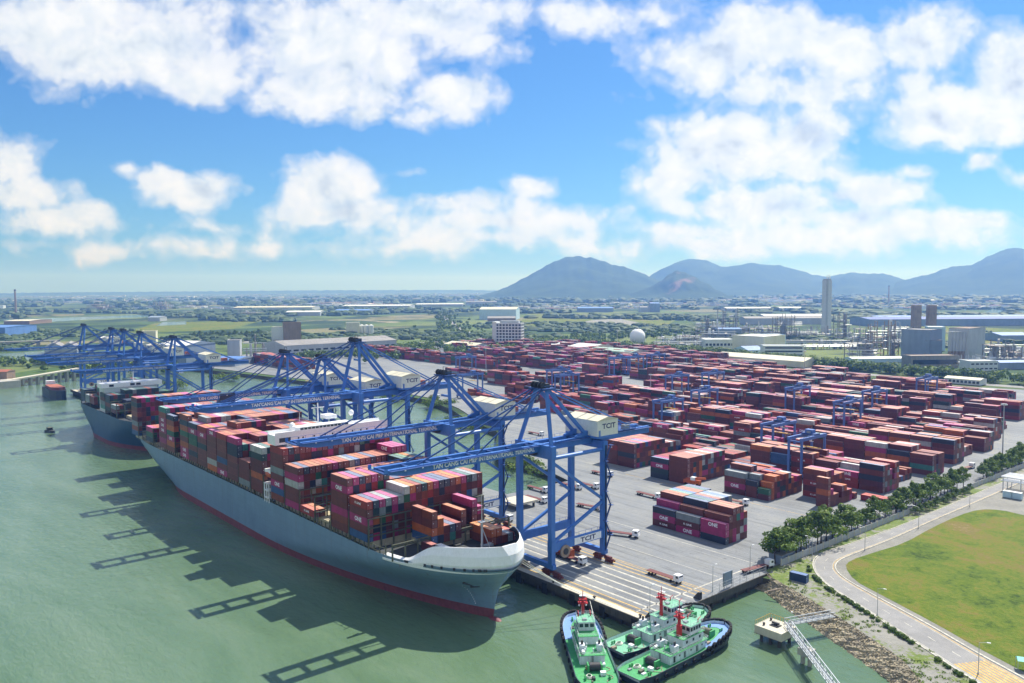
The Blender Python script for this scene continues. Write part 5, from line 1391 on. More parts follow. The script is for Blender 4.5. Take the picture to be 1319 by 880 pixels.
    for s in (-1, 1):
        for x in (0, 3.2, 6.4): MB().box(x - .4, x + .4, s * 2.93 - .03, s * 2.93 + .03, 6.3, 7.2, 'window_glass').build('window', up_)
    m = MB()
    wh = [(2.2, -2.5), (7.4, -2.5), (8.4, -1.4), (8.4, 1.4), (7.4, 2.5), (2.2, 2.5)]
    m.prism(wh, 8.13, 10.9, Wt); m.prism([(x * 1.04 - .2, y * 1.1) for x, y in wh], 10.9, 11.1, Wt, 'tug_green_pale'); wheel = m.build('wheelhouse', r)
    for (x0, y0), (x1, y1) in zip(wh, wh[1:] + wh[:1]):
        L_ = math.hypot(x1 - x0, y1 - y0); k = max(1, int(L_ / 1.3))
        for i in range(k):
            a_ = Vector((lerp(x0, x1, (i + .14) / k), lerp(y0, y1, (i + .14) / k), 9.95)); b2_ = Vector((lerp(x0, x1, (i + .86) / k), lerp(y0, y1, (i + .86) / k), 9.95))
            nrm = Vector((y1 - y0, -(x1 - x0), 0)).normalized() * .03
            MB().beam(a_ + nrm, b2_ + nrm, .06, 1.2, 'window_glass').build('window', wheel)
    # rails
    m = MB()
    def rail(pts, z):
        for (a_, b2_) in zip(pts, pts[1:]):
            for dz in (.55, 1.05): m.beam((*a_, z + dz), (*b2_, z + dz), .06, .06, Wt)
            k = max(1, int(math.dist(a_, b2_) / 1.5))
            for i in range(k): q = (lerp(a_[0], b2_[0], i / k), lerp(a_[1], b2_[1], i / k)); m.box(q[0] - .03, q[0] + .03, q[1] - .03, q[1] + .03, z, z + 1.05, Wt)
    rail([(9.3, -3.9), (-9.1, -3.9), (-9.1, 3.9), (9.3, 3.9), (9.3, -3.9)], 5.32); rail([(8.5, -3.1), (-1.9, -3.1), (-1.9, 3.1), (8.5, 3.1), (8.5, -3.1)], 8.12); rail([(2.2, -2.6), (8.3, -2.6), (8.3, 2.6), (2.2, 2.6), (2.2, -2.6)], 11.1)
    m.build('handrail', r)
    # mast and funnel casings
    m = MB(); x = mast_x
    m.cyl((x, 0, 8.1), (x, 0, 11.6), .9 if seed == 3 else .6, .85 if seed == 3 else .5, 'tug_red', 10); m.cyl((x, 0, 11.6), (x, 0, 15.2), .55, .42, 'tug_red', 10); m.box(x - .9, x + .9, -1.5, 1.5, 14.2, 14.5, 'tug_red'); m.cyl((x, 0, 15.2), (x, 0, 18.6), .16, .1, 'tug_red', 8)
    m.box(x - .7, x + .7, -1.3, 1.3, 15.6, 15.75, 'tug_red'); m.box(x + .2, x + 1.1, -1.0, 1.0, 16.4, 16.65, 'tug_white')
    for y in (-1.1, 1.1): m.cyl((x, y, 14.5), (x, y, 16.2), .14, .14, 'tug_red', 6); m.blob((x + .5, y, 13.2), .35, .35, .35, 'tug_white', 6, 5)
    m.build('mast', r)
    for s in (-1, 1):
        m = MB(); m.box(-6.6, -4.4, s * 2.6 - .8, s * 2.6 + .8, 5.32, 7.4, Wt); m.cyl((-5.5, s * 2.6, 7.4), (-5.5, s * 2.6, 8.6), .35, .35, 'dark_metal', 8); m.build('funnel', r)
    # deck gear
    m = MB(); m.cyl((-12.8, -1.6, 3.7), (-12.8, 1.6, 3.7), 1.25, 1.25, 'dark_metal', 14); m.box(-14, -11.6, -2.2, -1.7, 2.3, 4.6, 'tug_green'); m.box(-14, -11.6, 1.7, 2.2, 2.3, 4.6, 'tug_green'); m.build('aft_winch', r)
    m = MB(); m.cyl((14.2, -1.5, 5.0), (14.2, 1.5, 5.0), 1.1, 1.1, 'olive_frame', 14); m.box(13, 15.4, -2.2, -1.7, 3.4, 5.8, 'tug_green'); m.box(13, 15.4, 1.7, 2.2, 3.4, 5.8, 'tug_green'); m.build('fore_winch', r)
    for (x, y) in ((-18, -3.5), (-18, 3.5), (18.5, -2.2), (18.5, 2.2)):
        m = MB(); z = sheer(x); m.cyl((x - .5, y, z), (x - .5, y, z + 1.1), .25, .25, 'tug_green', 8); m.cyl((x + .5, y, z), (x + .5, y, z + 1.1), .25, .25, 'tug_green', 8); m.box(x - .9, x + .9, y - .1, y + .1, z + .6, z + .8, 'tug_green'); m.build('bollard', r)
    # clutter: vents, hose boxes, fire monitors, hawser bitts, gangway, hatches, ladders
    q_ = random.Random(seed * 13)
    for k in range(9):
        x = q_.choice([q_.uniform(-21, -10), q_.uniform(10, 16)]); y = q_.uniform(-.7, .7) * half((x + Lh / 2) / Lh, .85); z = sheer(x)
        m = MB(); w_ = q_.uniform(.35, .9); m.box(x - w_, x + w_, y - w_ * .6, y + w_ * .6, z, z + q_.uniform(.3, .9), q_.choice(['grey_metal', 'dark_metal', 'tug_white', 'plant_rust', 'olive_frame'])); m.build('deck_box', r)
    for k in range(6):
        x, y = q_.uniform(-8, -2.5), q_.uniform(-3.2, 3.2); m = MB(); m.cyl((x, y, 5.32), (x, y, 6.3), .2, .2, 'tug_white', 8); m.blob((x + .15, y, 6.4), .32, .3, .28, 'tug_white', 8, 6); m.build('vent', r)
    for y in (-1.9, 1.9): m = MB(); m.cyl((6.8, y, 11.1), (6.8, y, 12.2), .18, .18, 'tug_red', 8); m.cyl((6.8, y, 12.2), (8.2, y, 12.7), .12, .09, 'tug_red', 8); m.build('fire_monitor', r)
    m = MB()
    for y in (-2.4, -.9, 1.3): m.cyl((4.5, y, 11.1), (4.5, y, 14.0 + y), .04, .03, 'tug_white', 5)
    m.box(3.2, 4.4, -.2, 1.0, 11.1, 11.7, 'grey_metal'); m.build('aerials', r)
    m = MB()
    for s in (-1, 1):
        for x in range(-8, 9, 2): m.box(x - .07, x + .07, s * 3.74 - .05, s * 3.74 + .05, 2.3, 5.2, 'tug_white')
    for k in range(8): m.box(-9.25, -9.1, -.3 + .0, .3, 2.6 + k * .34, 2.66 + k * .34, 'dark_metal')
    m.build('rib', r)  # deckhouse wall ribs together with the ladder rungs at the aft end
    m = MB(); pr = None
    for i in range(22):
        p_ = Vector((-20 + i * .42, -3.6 + 1.1 * math.sin(i * .55 + seed), 2.42))
        if pr is not None: m.beam(pr, p_, .16, .12, 'plant_rust')
        pr = p_
    m.build('hose', r)
    m = MB(); m.box(-16.4, -15.2, -2.8, -1.2, 2.35, 3.5, 'white_paint'); m.build('deck_locker', r)
    m = MB(); m.cyl((-8.5, 2.6, 5.9), (-6.9, 2.6, 5.9), .5, .5, 'white_paint', 10); m.build('life_raft', r)
    m = MB()
    for i in range(5):
        pr = []
        for k in range(14): a_ = 2 * PI * k / 13; pr.append((-16.8 + math.cos(a_) * (1.3 - .1 * i), 2.2 + math.sin(a_) * (1.0 - .08 * i), 2.45 + .12 * i))
        for a_, b2_ in zip(pr, pr[1:]): m.beam(a_, b2_, .14, .14, 'cream_wall')
    m.build('rope_coil', r)
    return r
def dirz(a, b_): return math.atan2(a[1] - b_[1], a[0] - b_[0])
t1 = make_tug('tug with pale blue fore deck lying stern to camera, apart from the pair', 'tug_blue', 'tug_green', mast_x=10.2, seed=1); t1.location = (-163.2, 165.6, 0); t1.rotation_euler.z = math.radians(143.4)
t2 = make_tug('tug with faded green fore deck moored at the quay corner, inside its neighbour', None, 'tug_green_pale', 44, 12.0, .2, 2); t2.location = (-157.8, 192, 0); t2.rotation_euler.z = math.radians(89)
t3 = make_tug('outer tug of the pair, with blue bow ring and bright green deck', 'tug_blue', 'tug_green', 47.5, 11.6, .0, 3); t3.location = (-145.2, 185, 0); t3.rotation_euler.z = math.radians(91.4)
for t_ in (t1, t2, t3): t_.scale = (.97, .95, .87)
# mooring lines
def line(name, label, a, b_, sag, r_=.07, mat='cream_wall'):
    m = MB(); a, b_ = Vector(a), Vector(b_); o = a.copy(); pr = None
    for i in range(13):
        t = i / 12; q = a.lerp(b_, t) - Vector((0, 0, sag * 4 * t * (1 - t))) - o
        if pr is not None: m.beam(pr, q, r_ * 2, r_ * 2, mat)
        pr = q
    return tag(m.build(name, None, o), label, 'rope')
line('mooring_rope', 'pale slack rope from the quay edge to the stern of the inner tug', (-186, QE, QZ), (-163, 172, 3.4), 1.6)
for k, (a, b_) in enumerate([((-198.6, SC0 + 6, 19.4), (-176, QE + .6, QZ + .4)), ((-200, SC0 + 9, 19.4), (-190, QE + .6, QZ + .4)), ((-199.5, SC0 + 7.5, 19.4), (-183, QE + .6, QZ + .4))]):
    line('mooring_rope', ['longest', 'shortest', 'middle'][k] + ' head rope running from the ship bow down to the quay', a, b_, 1.0)

# ------------------------------------------------------------------ quay furniture
for i in range(8):
    u = QU - 4 - i * 20
    b_ = thing('mooring_bollard', f'dark bollard on the quay edge, {ordw(i + 1)} from the quay corner', 'bollard', (u, QE + 1.2, QZ), 0, 'bollards along the quay edge')
    m = MB(); m.cyl((0, 0, 0), (0, 0, .8), .38, .3, 'dark_metal', 10); m.cyl((0, 0, .8), (0, 0, 1.05), .62, .5, 'dark_metal', 10); m.build('post', b_)
for i in range(14):
    u = QU - 5 - i * 14
    f_ = thing('quay_fender', f'black rubber fender on the quay face, {ordw(i + 1)} from the quay corner', 'fender', (u, QE, 1.5), 0, 'fenders along the quay face')
    m = MB(); m.box(-1.3, 1.3, -.42, -.02, -2.2, 2.4, 'black_rubber'); m.build('pad', f_)
def stand(px, py, lab):
    p = at(px, py, QZ); r = thing('rail_stop', lab, 'rail stop', p.to_tuple()); m = MB()
    m.add([(-1.6, -.6, 0), (1.2, -.6, 0), (1.2, .6, 0), (-1.6, .6, 0), (.4, -.6, 2.4), (1.2, -.6, 2.4), (1.2, .6, 2.4), (.4, .6, 2.4)], [[0, 1, 5, 4], [1, 2, 6, 5], [2, 3, 7, 6], [3, 0, 4, 7], [4, 5, 6, 7]], 'dark_metal'); m.build('buffer', r)
stand(837, 796, 'black buffer at the end of the water-side crane rail'); stand(899, 771, 'black buffer at the end of the land-side crane rail')
sg = thing('notice_board', 'grey board on posts at the end of the quay', 'sign', at(937, 757, QZ).to_tuple(), math.radians(90)); m = MB(); m.box(-2.6, 2.6, -.12, .12, 1.0, 5.6, 'wall_slate'); m.build('panel', sg)
for x in (-2.3, 2.3): MB().box(x - .12, x + .12, -.3, -.13, 0, 5.7, 'grey_metal').build('post', sg)
fe = thing('railing', 'pale post and wire railing along the quay end', 'railing', (QU - .4, 232, QZ)); m = MB()
for k in range(9): m.box(-.05, .05, -9 + k * 4, -8.9 + k * 4, 0, 3.2, 'light_steel')
for z in (1.0, 2.0, 3.0): m.box(-.03, .03, -9, 23, z, z + .05, 'light_steel')
m.build('bars', fe)

def lamp(label, p, h, arm=1.8, rz=0, name='street_lamp', cat='street lamp', group='single-arm road lamps'):
    r = thing(name, label, cat, p, rz, group)
    m = MB(); m.cyl((0, 0, 0), (0, 0, h), .13, .07, 'lamp_steel', 8); m.cyl((0, 0, 0), (0, 0, .5), .25, .22, 'lamp_steel', 8); m.build('pole', r)
    m = MB(); m.beam((0, 0, h - .1), (arm, 0, h + .35), .09, .09, 'lamp_steel'); m.build('arm', r)
    m = MB(); m.box(arm - .15, arm + .75, -.17, .17, h + .25, h + .42, 'white_paint'); m.build('lamp_head', r)
    return r
for (x, y, hh), rz, lab in [((1114, 709, 9.2), 180, 'road lamp on the field side of the bend, second from it'), ((1183, 681, 9.2), 180, 'road lamp on the straight beside the fence, nearer the bend'), ((1249, 653, 9.2), 180, 'road lamp where the straight meets the plant entrance'), ((1130, 792, 8.6), 0, 'road lamp among the shrubs opposite the jetty'), ((1260, 868, 8.6), 20, 'road lamp by the yellow hatching at the lower corner'), ((1046, 722, 8.8), 200, 'road lamp at the outside of the bend by the blue box')]:
    p = at(x, y, 4.6); lamp(lab, p.to_tuple(), hh, 1.9, math.radians(rz))
for (x, y, hh), lab in [((918, 762, 9), 'quay lamp beside the notice board'), ((837, 793, 9.6), 'slim pole at the quay corner behind the tugs'), ((966, 737, 9.6), 'quay lamp by the parked truck at the quay end')]:
    p = at(x, y, QZ); lamp(lab, p.to_tuple(), hh, .9, 1.2, 'quay_lamp', 'lamp post', 'lamp posts at the quay end')
for (x, y, top), lab in [((1291, 592, 520), 'tall light mast by the fence trees at the road end'), ((1036, 490, 452), 'tall light mast before the orange container stack'), ((838, 520, 482), 'light mast in the middle of the yard'), ((626, 480, 445), 'light mast far behind the second quay crane'), ((783, 478, 443), 'light mast beside the open lane'), ((795, 455, 425), 'light mast before the white sphere')]:
    p = at(x, y, QZ); h = hat(x, top, p) - QZ; r = thing('light_mast', lab, 'light mast', p.to_tuple(), 0, 'light masts in the container yard')
    m = MB(); m.cyl((0, 0, 0), (0, 0, h), .42, .2, 'lamp_steel', 10); m.build('pole', r)
    m = MB(); m.cyl((0, 0, h - .3), (0, 0, h), 1.5, 1.5, 'grey_metal', 12)
    for k in range(8): a_ = k * PI / 4; m.box(1.5 * math.cos(a_) - .3, 1.5 * math.cos(a_) + .3, 1.5 * math.sin(a_) - .3, 1.5 * math.sin(a_) + .3, h - .75, h - .31, 'white_paint')
    m.build('lamp_ring', r)

# ------------------------------------------------------------------ trucks, cars
def make_truck(label, cab, load, col_=None):
    r = thing('yard_truck', label, 'truck', (0, 0, 0), 0, 'terminal trucks'); CB = cab
    m = MB(); m.box(5.2, 7.6, -1.2, 1.2, .9, 3.1, CB); m.add([(7.6, -1.2, .9), (7.9, -1.1, 1.0), (7.9, 1.1, 1.0), (7.6, 1.2, .9), (7.6, -1.2, 3.1), (7.75, -1.1, 1.9), (7.75, 1.1, 1.9), (7.6, 1.2, 3.1)], [[0, 1, 5, 4], [1, 2, 6, 5], [2, 3, 7, 6], [4, 5, 6, 7]], CB); c_ = m.build('cab', r)
    MB().box(7.62, 7.68, -1.0, 1.0, 2.0, 2.9, 'window_glass').build('windscreen', c_)
    for s in (-1, 1): MB().box(6.2, 7.3, s * 1.21 - .015, s * 1.21 + .015, 2.0, 2.8, 'window_glass').build('side_window', c_)
    m = MB(); m.box(-7.2, 5.1, -.5, .5, .95, 1.25, 'dark_metal'); m.box(-7.2, 4.9, -1.2, 1.2, 1.25, 1.42, 'bogie_red'); m.build('trailer', r)
    for x in (6.6, 4.0, -4.6, -5.9):
        for s in (-1, 1): m = MB(); m.cyl((x, s * 1.2, .5), (x, s * .85, .5), .5, .5, 'black_rubber', 12); m.build('wheel', r)
    return r
trk = make_truck('white-cab truck with flat red trailer parked under the nearest quay crane', 'white_paint', None)
p = at(735, 722, QZ); trk.location = (p.x, p.y, QZ); trk.rotation_euler.z = 0
put_ = []
TR = [((692, 632), 'truck on the apron beyond the nearest crane legs, first of three', 0), ((735, 628), 'truck on the apron beyond the nearest crane, second of three', 0), ((757, 627), 'truck on the apron beyond the nearest crane, third of three', 0), ((975, 735), 'truck parked at the quay end by the railing', 1.4), ((645, 668), 'truck under the second quay crane near the ship side', 0), ((690, 645), 'truck on the open paving behind the second crane', 0), ((775, 612), 'truck beside the dark block behind the machinery house', 0), ((640, 548), 'truck by the creek bank behind the second crane', .2), ((470, 508), 'truck behind the tallest crane', 0), ((690, 560), 'dark truck behind the second machinery house', 0), ((560, 512), 'truck beside the far creek bank', 0), ((945, 648), 'truck between the lone block and the mixed block', .1), ((835, 640), 'truck left of the lone block on the open apron', 0), ((1150, 655), 'truck on the perimeter lane beside the fence trees', 1.5), ((1245, 605), 'truck farther up the perimeter lane', 1.5), ((800, 690), 'truck crossing the apron in front of the lone block', .4), ((855, 745), 'truck waiting on the quay lanes near the rail stop', 0), ((760, 655), 'truck on the apron behind the land-side crane leg', .2)]
for (x, y), lab, a_ in TR:
    p = at(x, y, QZ); dup(trk, (p.x, p.y, QZ), a_, lab)
# the container lorries' loads that show
ot = thing('orange_tank_frame', 'rust-orange steel bin standing behind the water-side leg of the nearest crane', 'bin', at(725, 716, QZ).to_tuple()); m = MB()
m.box(-5, 5, -1.3, 1.3, .4, 3.4, 'orange_paint'); m.box(-5.2, 5.2, -1.4, 1.4, 0, .4, 'dark_metal'); m.box(-4.8, 4.8, -1.1, 1.1, 3.4, 3.42, 'dark_metal')
for k in range(9): m.box(-5 + k * 1.25 - .08, -5 + k * 1.25 + .08, -1.38, 1.38, .4, 3.5, 'orange_paint')
m.build('body', ot); ot.name = 'steel_bin'
wb = thing('hatch_lid', 'big pale hatch lid lying on trestles between the first two cranes', 'hatch lid', at(668, 652, QZ).to_tuple()); m = MB(); m.box(-6, 6, -7, 7, 2.2, 3.2, 'concrete_pale'); m.build('plate', wb)
for x in (-4.5, 4.5):
    for y in (-5.5, 5.5): MB().box(x - .4, x + .4, y - .4, y + .4, 0, 2.2, 'dark_metal').build('trestle', wb)
rl = thing('forklift_spreader', 'orange handling machine beside the squat brown block', 'handler', at(895, 626, QZ).to_tuple(), .2); m = MB(); m.box(-6, 3, -1.3, 1.3, 1.2, 3.0, 'orange_paint'); m.beam((-5, 0, 3.2), (6, 0, 4.6), 1.0, 1.0, 'orange_paint'); m.box(-2, .4, -1.2, 1.2, 3, 4.6, 'white_paint'); m.build('body', rl); rl.name = 'reach_stacker'
for x in (-4.5, 2):
    for s in (-1, 1): m = MB(); m.cyl((x, s * 1.6, .8), (x, s * 1.0, .8), .8, .8, 'black_rubber', 12); m.build('wheel', rl)

# ------------------------------------------------------------------ fence, trees, shrubs
fz = thing('concrete_fence', 'grey panelled concrete fence between the yard trees and the road', 'fence', (-162.2, 400, QZ)); m = MB(); m.box(-.1, .1, -134, 140, 0, 2.5, 'fence_grey'); m.build('panel', fz)
pm = MB().box(-.22, .22, -.2, .2, 0, 2.75, 'concrete_pale').mesh('post')
for k in range(56): o = bpy.data.objects.new('post', pm); COL.objects.link(o); o.parent = fz; o.location = (0, -133.8 + k * 4.97, 0)
gh = thing('gatehouse', 'small dark hut under the first trees at the fence corner', 'hut', (-165.5, 272, QZ)); m = MB(); m.box(-3, 2.4, -4, 4, 0, 3.2, 'wall_slate'); m.box(-3.4, 2.8, -4.4, 4.4, 3.2, 3.4, 'roof_grey'); m.build('walls', gh); MB().box(-3.05, -3.0, -1, .2, 0, 2.2, 'window_glass').build('door', gh)

def leaf_cloud(m, rn, cx, cy, cz, rx, ry, rz, k, s, mats):
    for _ in range(k):
        while True:
            a = Vector((rn.uniform(-1, 1), rn.uniform(-1, 1), rn.uniform(-1, 1)))
            if .25 < a.length < 1: break
        p = Vector((cx + a.x * rx, cy + a.y * ry, cz + a.z * rz))
        n_ = (a + Vector((rn.uniform(-.6, .6), rn.uniform(-.6, .6), rn.uniform(-.2, .9)))).normalized()
        t = n_.orthogonal().normalized(); t.rotate(Matrix.Rotation(rn.uniform(0, 6.3), 3, n_)); b_ = n_.cross(t)
        q = s * rn.uniform(.6, 1.3); l = q * rn.uniform(.7, 1.4)
        m.add([p - t * q - b_ * l * .3, p + b_ * -l * .8, p + t * q + b_ * l * .2, p + b_ * l * .9], [[0, 1, 2, 3]], rn.choice(mats))
def tree_meshes(seed, h, w, layered=True, mats=('leaf', 'leaf', 'leaf_light', 'leaf_dark'), k=900):
    rn = random.Random(seed); t = MB(); c = MB(); th = h * .38
    t.cyl((0, 0, 0), (rn.uniform(-.2, .2), rn.uniform(-.2, .2), th), .22, .15, 'bark', 7); top = Vector((rn.uniform(-.4, .4), rn.uniform(-.4, .4), h * .9)); t.cyl((0, 0, th), top, .15, .04, 'bark', 6)
    nb = 9 if layered else 7
    for i in range(nb):
        f = i / (nb - 1); a = i * 2.4 + rn.uniform(-.4, .4); z = lerp(h * .42, h * .92, f); R_ = w * .5 * (1 - .62 * f ** 1.5) * rn.uniform(.75, 1.1)
        e = Vector((math.cos(a) * R_ * .75, math.sin(a) * R_ * .75, z + h * .05)); t.cyl((0, 0, lerp(th * .8, h * .8, f)), e, .08, .03, 'bark', 5, False)
        leaf_cloud(c, rn, e.x, e.y, e.z, R_ * .72, R_ * .72, h * (.085 if layered else .15), int(k / nb), .34, mats)
    leaf_cloud(c, rn, top.x, top.y, h * .93, w * .22, w * .22, h * .1, int(k / 10), .32, mats)
    return t.mesh('trunk'), c.mesh('crown')
TM = [tree_meshes(s, h, w, lay) for s, h, w, lay in ((1, 9.5, 8.0, True), (2, 8.4, 7.2, False), (3, 10.2, 7.6, True), (4, 7.2, 6.8, False), (5, 8.8, 8.6, False))]
def plant_tree(label, p, k, s, rz, group, name='shade_tree'):
    r = thing(name, label, 'tree', p, rz, group)
    for nm, me in zip(('trunk', 'crown'), TM[k]):
        o = bpy.data.objects.new(nm, me); COL.objects.link(o); o.parent = r
    r.scale = (s, s, s * random.uniform(.92, 1.08)); return r
tr_ = random.Random(6); v = 267.0; i = 0
GAPS_T = [(440, 462)]
while v < 536:
    if not any(a < v < b_ for a, b_ in GAPS_T):
        i += 1; plant_tree(f'green roadside tree inside the concrete fence, {ordw(i)} from the quay end', (-166.2 + tr_.uniform(-1.2, 1.6), v, QZ), tr_.randrange(5), tr_.uniform(.9, 1.32) * (1.22 if v < 330 else 1), tr_.uniform(0, 6), 'trees along the yard fence')
    v += tr_.uniform(3.4, 5.6)
for j in range(13):
    plant_tree(f'small tree on the road side of the fence, {ordw(j + 1)} from the bend', (-159.8 + tr_.uniform(-.4, .8), 372 + j * 5 + tr_.uniform(-1, 1), 4.5), tr_.choice([1, 3]), tr_.uniform(.42, .6), tr_.uniform(0, 6), 'small trees outside the yard fence')
# shrubs along the road
sm = []
for s_ in range(3):
    c = MB(); rn = random.Random(50 + s_); leaf_cloud(c, rn, 0, 0, .55, .95, .95, .6, 170, .24, ('leaf_dark', 'leaf_dark', 'leaf')); sm.append(c.mesh('shrub'))
k = 0
for i in range(2, 108):
    t = i / 108; p = along(rd_out[6:], t); q = along(rd_out[6:], min(1, t + .01)); d = (Vector(q) - Vector(p)); 
    if d.length == 0: continue
    d.normalize(); n_ = Vector((-d.y, d.x)); 
    c = Vector(p) + n_ * (-2.0)
    if (Vector(nearest(rip_top2, p)) - Vector(p)).dot(n_) > 0: c = Vector(p) + n_ * 2.0
    if tr_.random() < .45: continue
    pj = project((c.x, c.y, 4.6))
    if pj is None or pj[1] > 905: continue
    k += 1; o = bpy.data.objects.new('shrub', sm[k % 3]); COL.objects.link(o); o.location = (c.x, c.y, 4.55); o.rotation_euler.z = tr_.uniform(0, 6); s = tr_.uniform(.7, 1.2); o.scale = (s, s, s)
    tag(o, f'clipped dark shrub on the verge, {ordw(k)} along the road from the bend', 'shrub', 'clipped shrubs along the road')
# tufts on the verge
tf = MB(); rn = random.Random(71)
for _ in range(420):
    t = rn.random(); p = along(rip_top2[1:], t); q = nearest(ro2, p); w_ = rn.random() ** 1.5; c = (lerp(p[0], q[0], w_), lerp(p[1], q[1], w_))
    if mnoise.noise(Vector((c[0] * .06, c[1] * .06, 2))) < .02: continue
    leaf_cloud(tf, rn, c[0], c[1], 4.75, .8, .8, .25, 12, .22, ('leaf', 'leaf_light', 'leaf_light'))
tag(tf.build('verge_grass'), kind='stuff')
bk = thing('bank_bush', 'bushy growth on the creek bank behind the second crane', 'bush', at(648, 588, 3).to_tuple()); c = MB(); rn = random.Random(5)
for _ in range(14): leaf_cloud(c, rn, rn.uniform(-20, 20), rn.uniform(-9, 12), rn.uniform(1, 3), 5, 5, 3, 120, .6, ('leaf', 'leaf_light', 'leaf_dark'))
c.build('foliage', bk)
for (px, py), lab, n_ in [((600, 548), 'bushes on the creek bank before the third crane leg', 12), ((560, 520), 'bushes on the far creek bank under the tallest crane', 12), ((690, 606), 'dark bush at the creek corner by the apron', 7), ((500, 512), 'bushes farther up the creek bank', 10), ((290, 488), 'mangrove clump on the far bank behind the fifth crane', 14), ((230, 496), 'mangrove clump behind the far blue cranes', 14)]:
    b_ = thing('bank_bush', lab, 'bush', at(px, py, 3).to_tuple()); c = MB()
    for _ in range(n_): leaf_cloud(c, rn, rn.uniform(-18, 18), rn.uniform(-12, 12), rn.uniform(1, 3.5), 6, 5, 3, 110, .75, ('leaf', 'leaf_light', 'leaf_dark'))
    c.build('foliage', b_)

# ------------------------------------------------------------------ blue box, dolphin, catwalks
bb = thing('site_box', 'dark blue steel box standing alone on the verge by the road bend', 'container', at(1029, 748, 4.55).to_tuple(), .12)
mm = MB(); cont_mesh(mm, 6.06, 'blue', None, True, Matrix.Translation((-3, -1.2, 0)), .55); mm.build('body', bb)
d_ = DOORS.get('blue') or door_mesh('blue').mesh('door'); o = bpy.data.objects.new('door', d_); COL.objects.link(o); o.parent = bb; o.location = (3.06, -1.2, 0)
dc = at(999, 806, 5); dol = thing('mooring_dolphin', 'square concrete mooring platform standing in the water', 'dolphin', (dc.x, dc.y, 0))
m = MB(); m.box(-4.6, 4.6, -4.2, 4.2, 2.6, 5.0, 'concrete_pale'); m.box(-4.7, 4.7, -4.3, 4.3, 2.5, 2.6, 'concrete_dark'); m.build('cap', dol)
for x in (-3, 0, 3):
    for y in (-2.8, 2.8): m = MB(); m.cyl((x, y, -3), (x, y, 2.5), .5, .5, 'concrete_dark', 10); m.build('pile', dol)
m = MB(); m.cyl((0, 0, 5), (0, 0, 6.0), .6, .5, 'dark_metal', 10); m.box(-1.2, 1.2, -.3, .3, 5.6, 6.1, 'dark_metal'); m.box(-1.4, 1.4, -1.2, 1.2, 5.0, 5.25, 'dark_metal'); m.build('mooring_hook', dol)
for x, y in ((-3.2, 2.6), (-2.6, -2.2)): m = MB(); m.cyl((x, y, 5), (x, y, 5.8), .3, .4, 'dark_metal', 8); m.build('bollard', dol)
m = MB()
for k in range(9): m.box(-4.5, -4.42, -4 + k, -3.94 + k, 5, 6.4, 'yellow_paint'); m.box(-4.5 + k * .9, -4.42 + k * .9, 4.05, 4.12, 5, 6.4, 'yellow_paint')
m.box(-4.5, -4.45, -4, 4, 6.3, 6.4, 'yellow_paint'); m.box(-4.5, 3.2, 4.05, 4.1, 6.3, 6.4, 'yellow_paint'); m.build('railing', dol)
m = MB(); m.cyl((3.4, 3.4, 5), (3.4, 3.4, 9.2), .07, .05, 'lamp_steel', 6); m.box(3.2, 3.6, 3.2, 3.6, 9.2, 9.5, 'white_paint'); m.build('lamp_post', dol)
def catwalk(label, a, b_):
    a, b_ = Vector(a), Vector(b_); L_ = (b_ - a).length; r = thing('catwalk', label, 'catwalk', a.to_tuple(), math.atan2(b_.y - a.y, b_.x - a.x))
    m = MB(); m.box(0, L_, -.6, .6, -.05, .06, 'grey_metal'); m.build('walkway', r)
    for s in (-1, 1):
        m = MB(); m.box(0, L_, s * .95 - .09, s * .95 + .09, -.2, .05, 'light_steel'); m.box(0, L_, s * .95 - .09, s * .95 + .09, 1.35, 1.52, 'light_steel'); k = max(2, int(L_ / 2.2))
        for i in range(k):
            x0, x1 = L_ * i / k, L_ * (i + 1) / k; m.box(x0 - .05, x0 + .05, s * .95 - .05, s * .95 + .05, 0, 1.4, 'light_steel'); m.beam((x0, s * .95, 0 if i % 2 else 1.4), (x1, s * .95, 1.4 if i % 2 else 0), .08, .08, 'light_steel')
        m.build('truss', r)
    return r
e1 = at(1013, 804, 5.1); e2 = at(1073, 793, 5.1); catwalk('short grey truss catwalk from the platform to the stone bank', e1, e2)
e3 = at(1015, 806, 5.12); e4 = at(1090, 905, 5.12); catwalk('long grey truss catwalk running from the platform toward the lower edge', e3, e4)
pc = at(1039, 836, 4.6); pl_ = thing('catwalk_pier', 'squat concrete pier carrying the middle of the long catwalk', 'pier', (pc.x, pc.y, 0)); m = MB(); m.box(-2.0, 2.0, -1.5, 1.5, 2.8, 4.8, 'concrete'); m.build('cap', pl_)
for x in (-1.1, 1.1): m = MB(); m.cyl((x, 0, -3), (x, 0, 2.8), .65, .65, 'concrete', 10); m.build('pile', pl_)
dp = thing('drain_pipe', 'short rusty outfall pipe on stilts at the top of the stone slope', 'pipe', at(988, 762, 2.5).to_tuple(), .6); m = MB(); m.beam((0, 0, 0), (5, 0, 1.6), .5, .3, 'plant_rust'); m.build('pipe', dp)
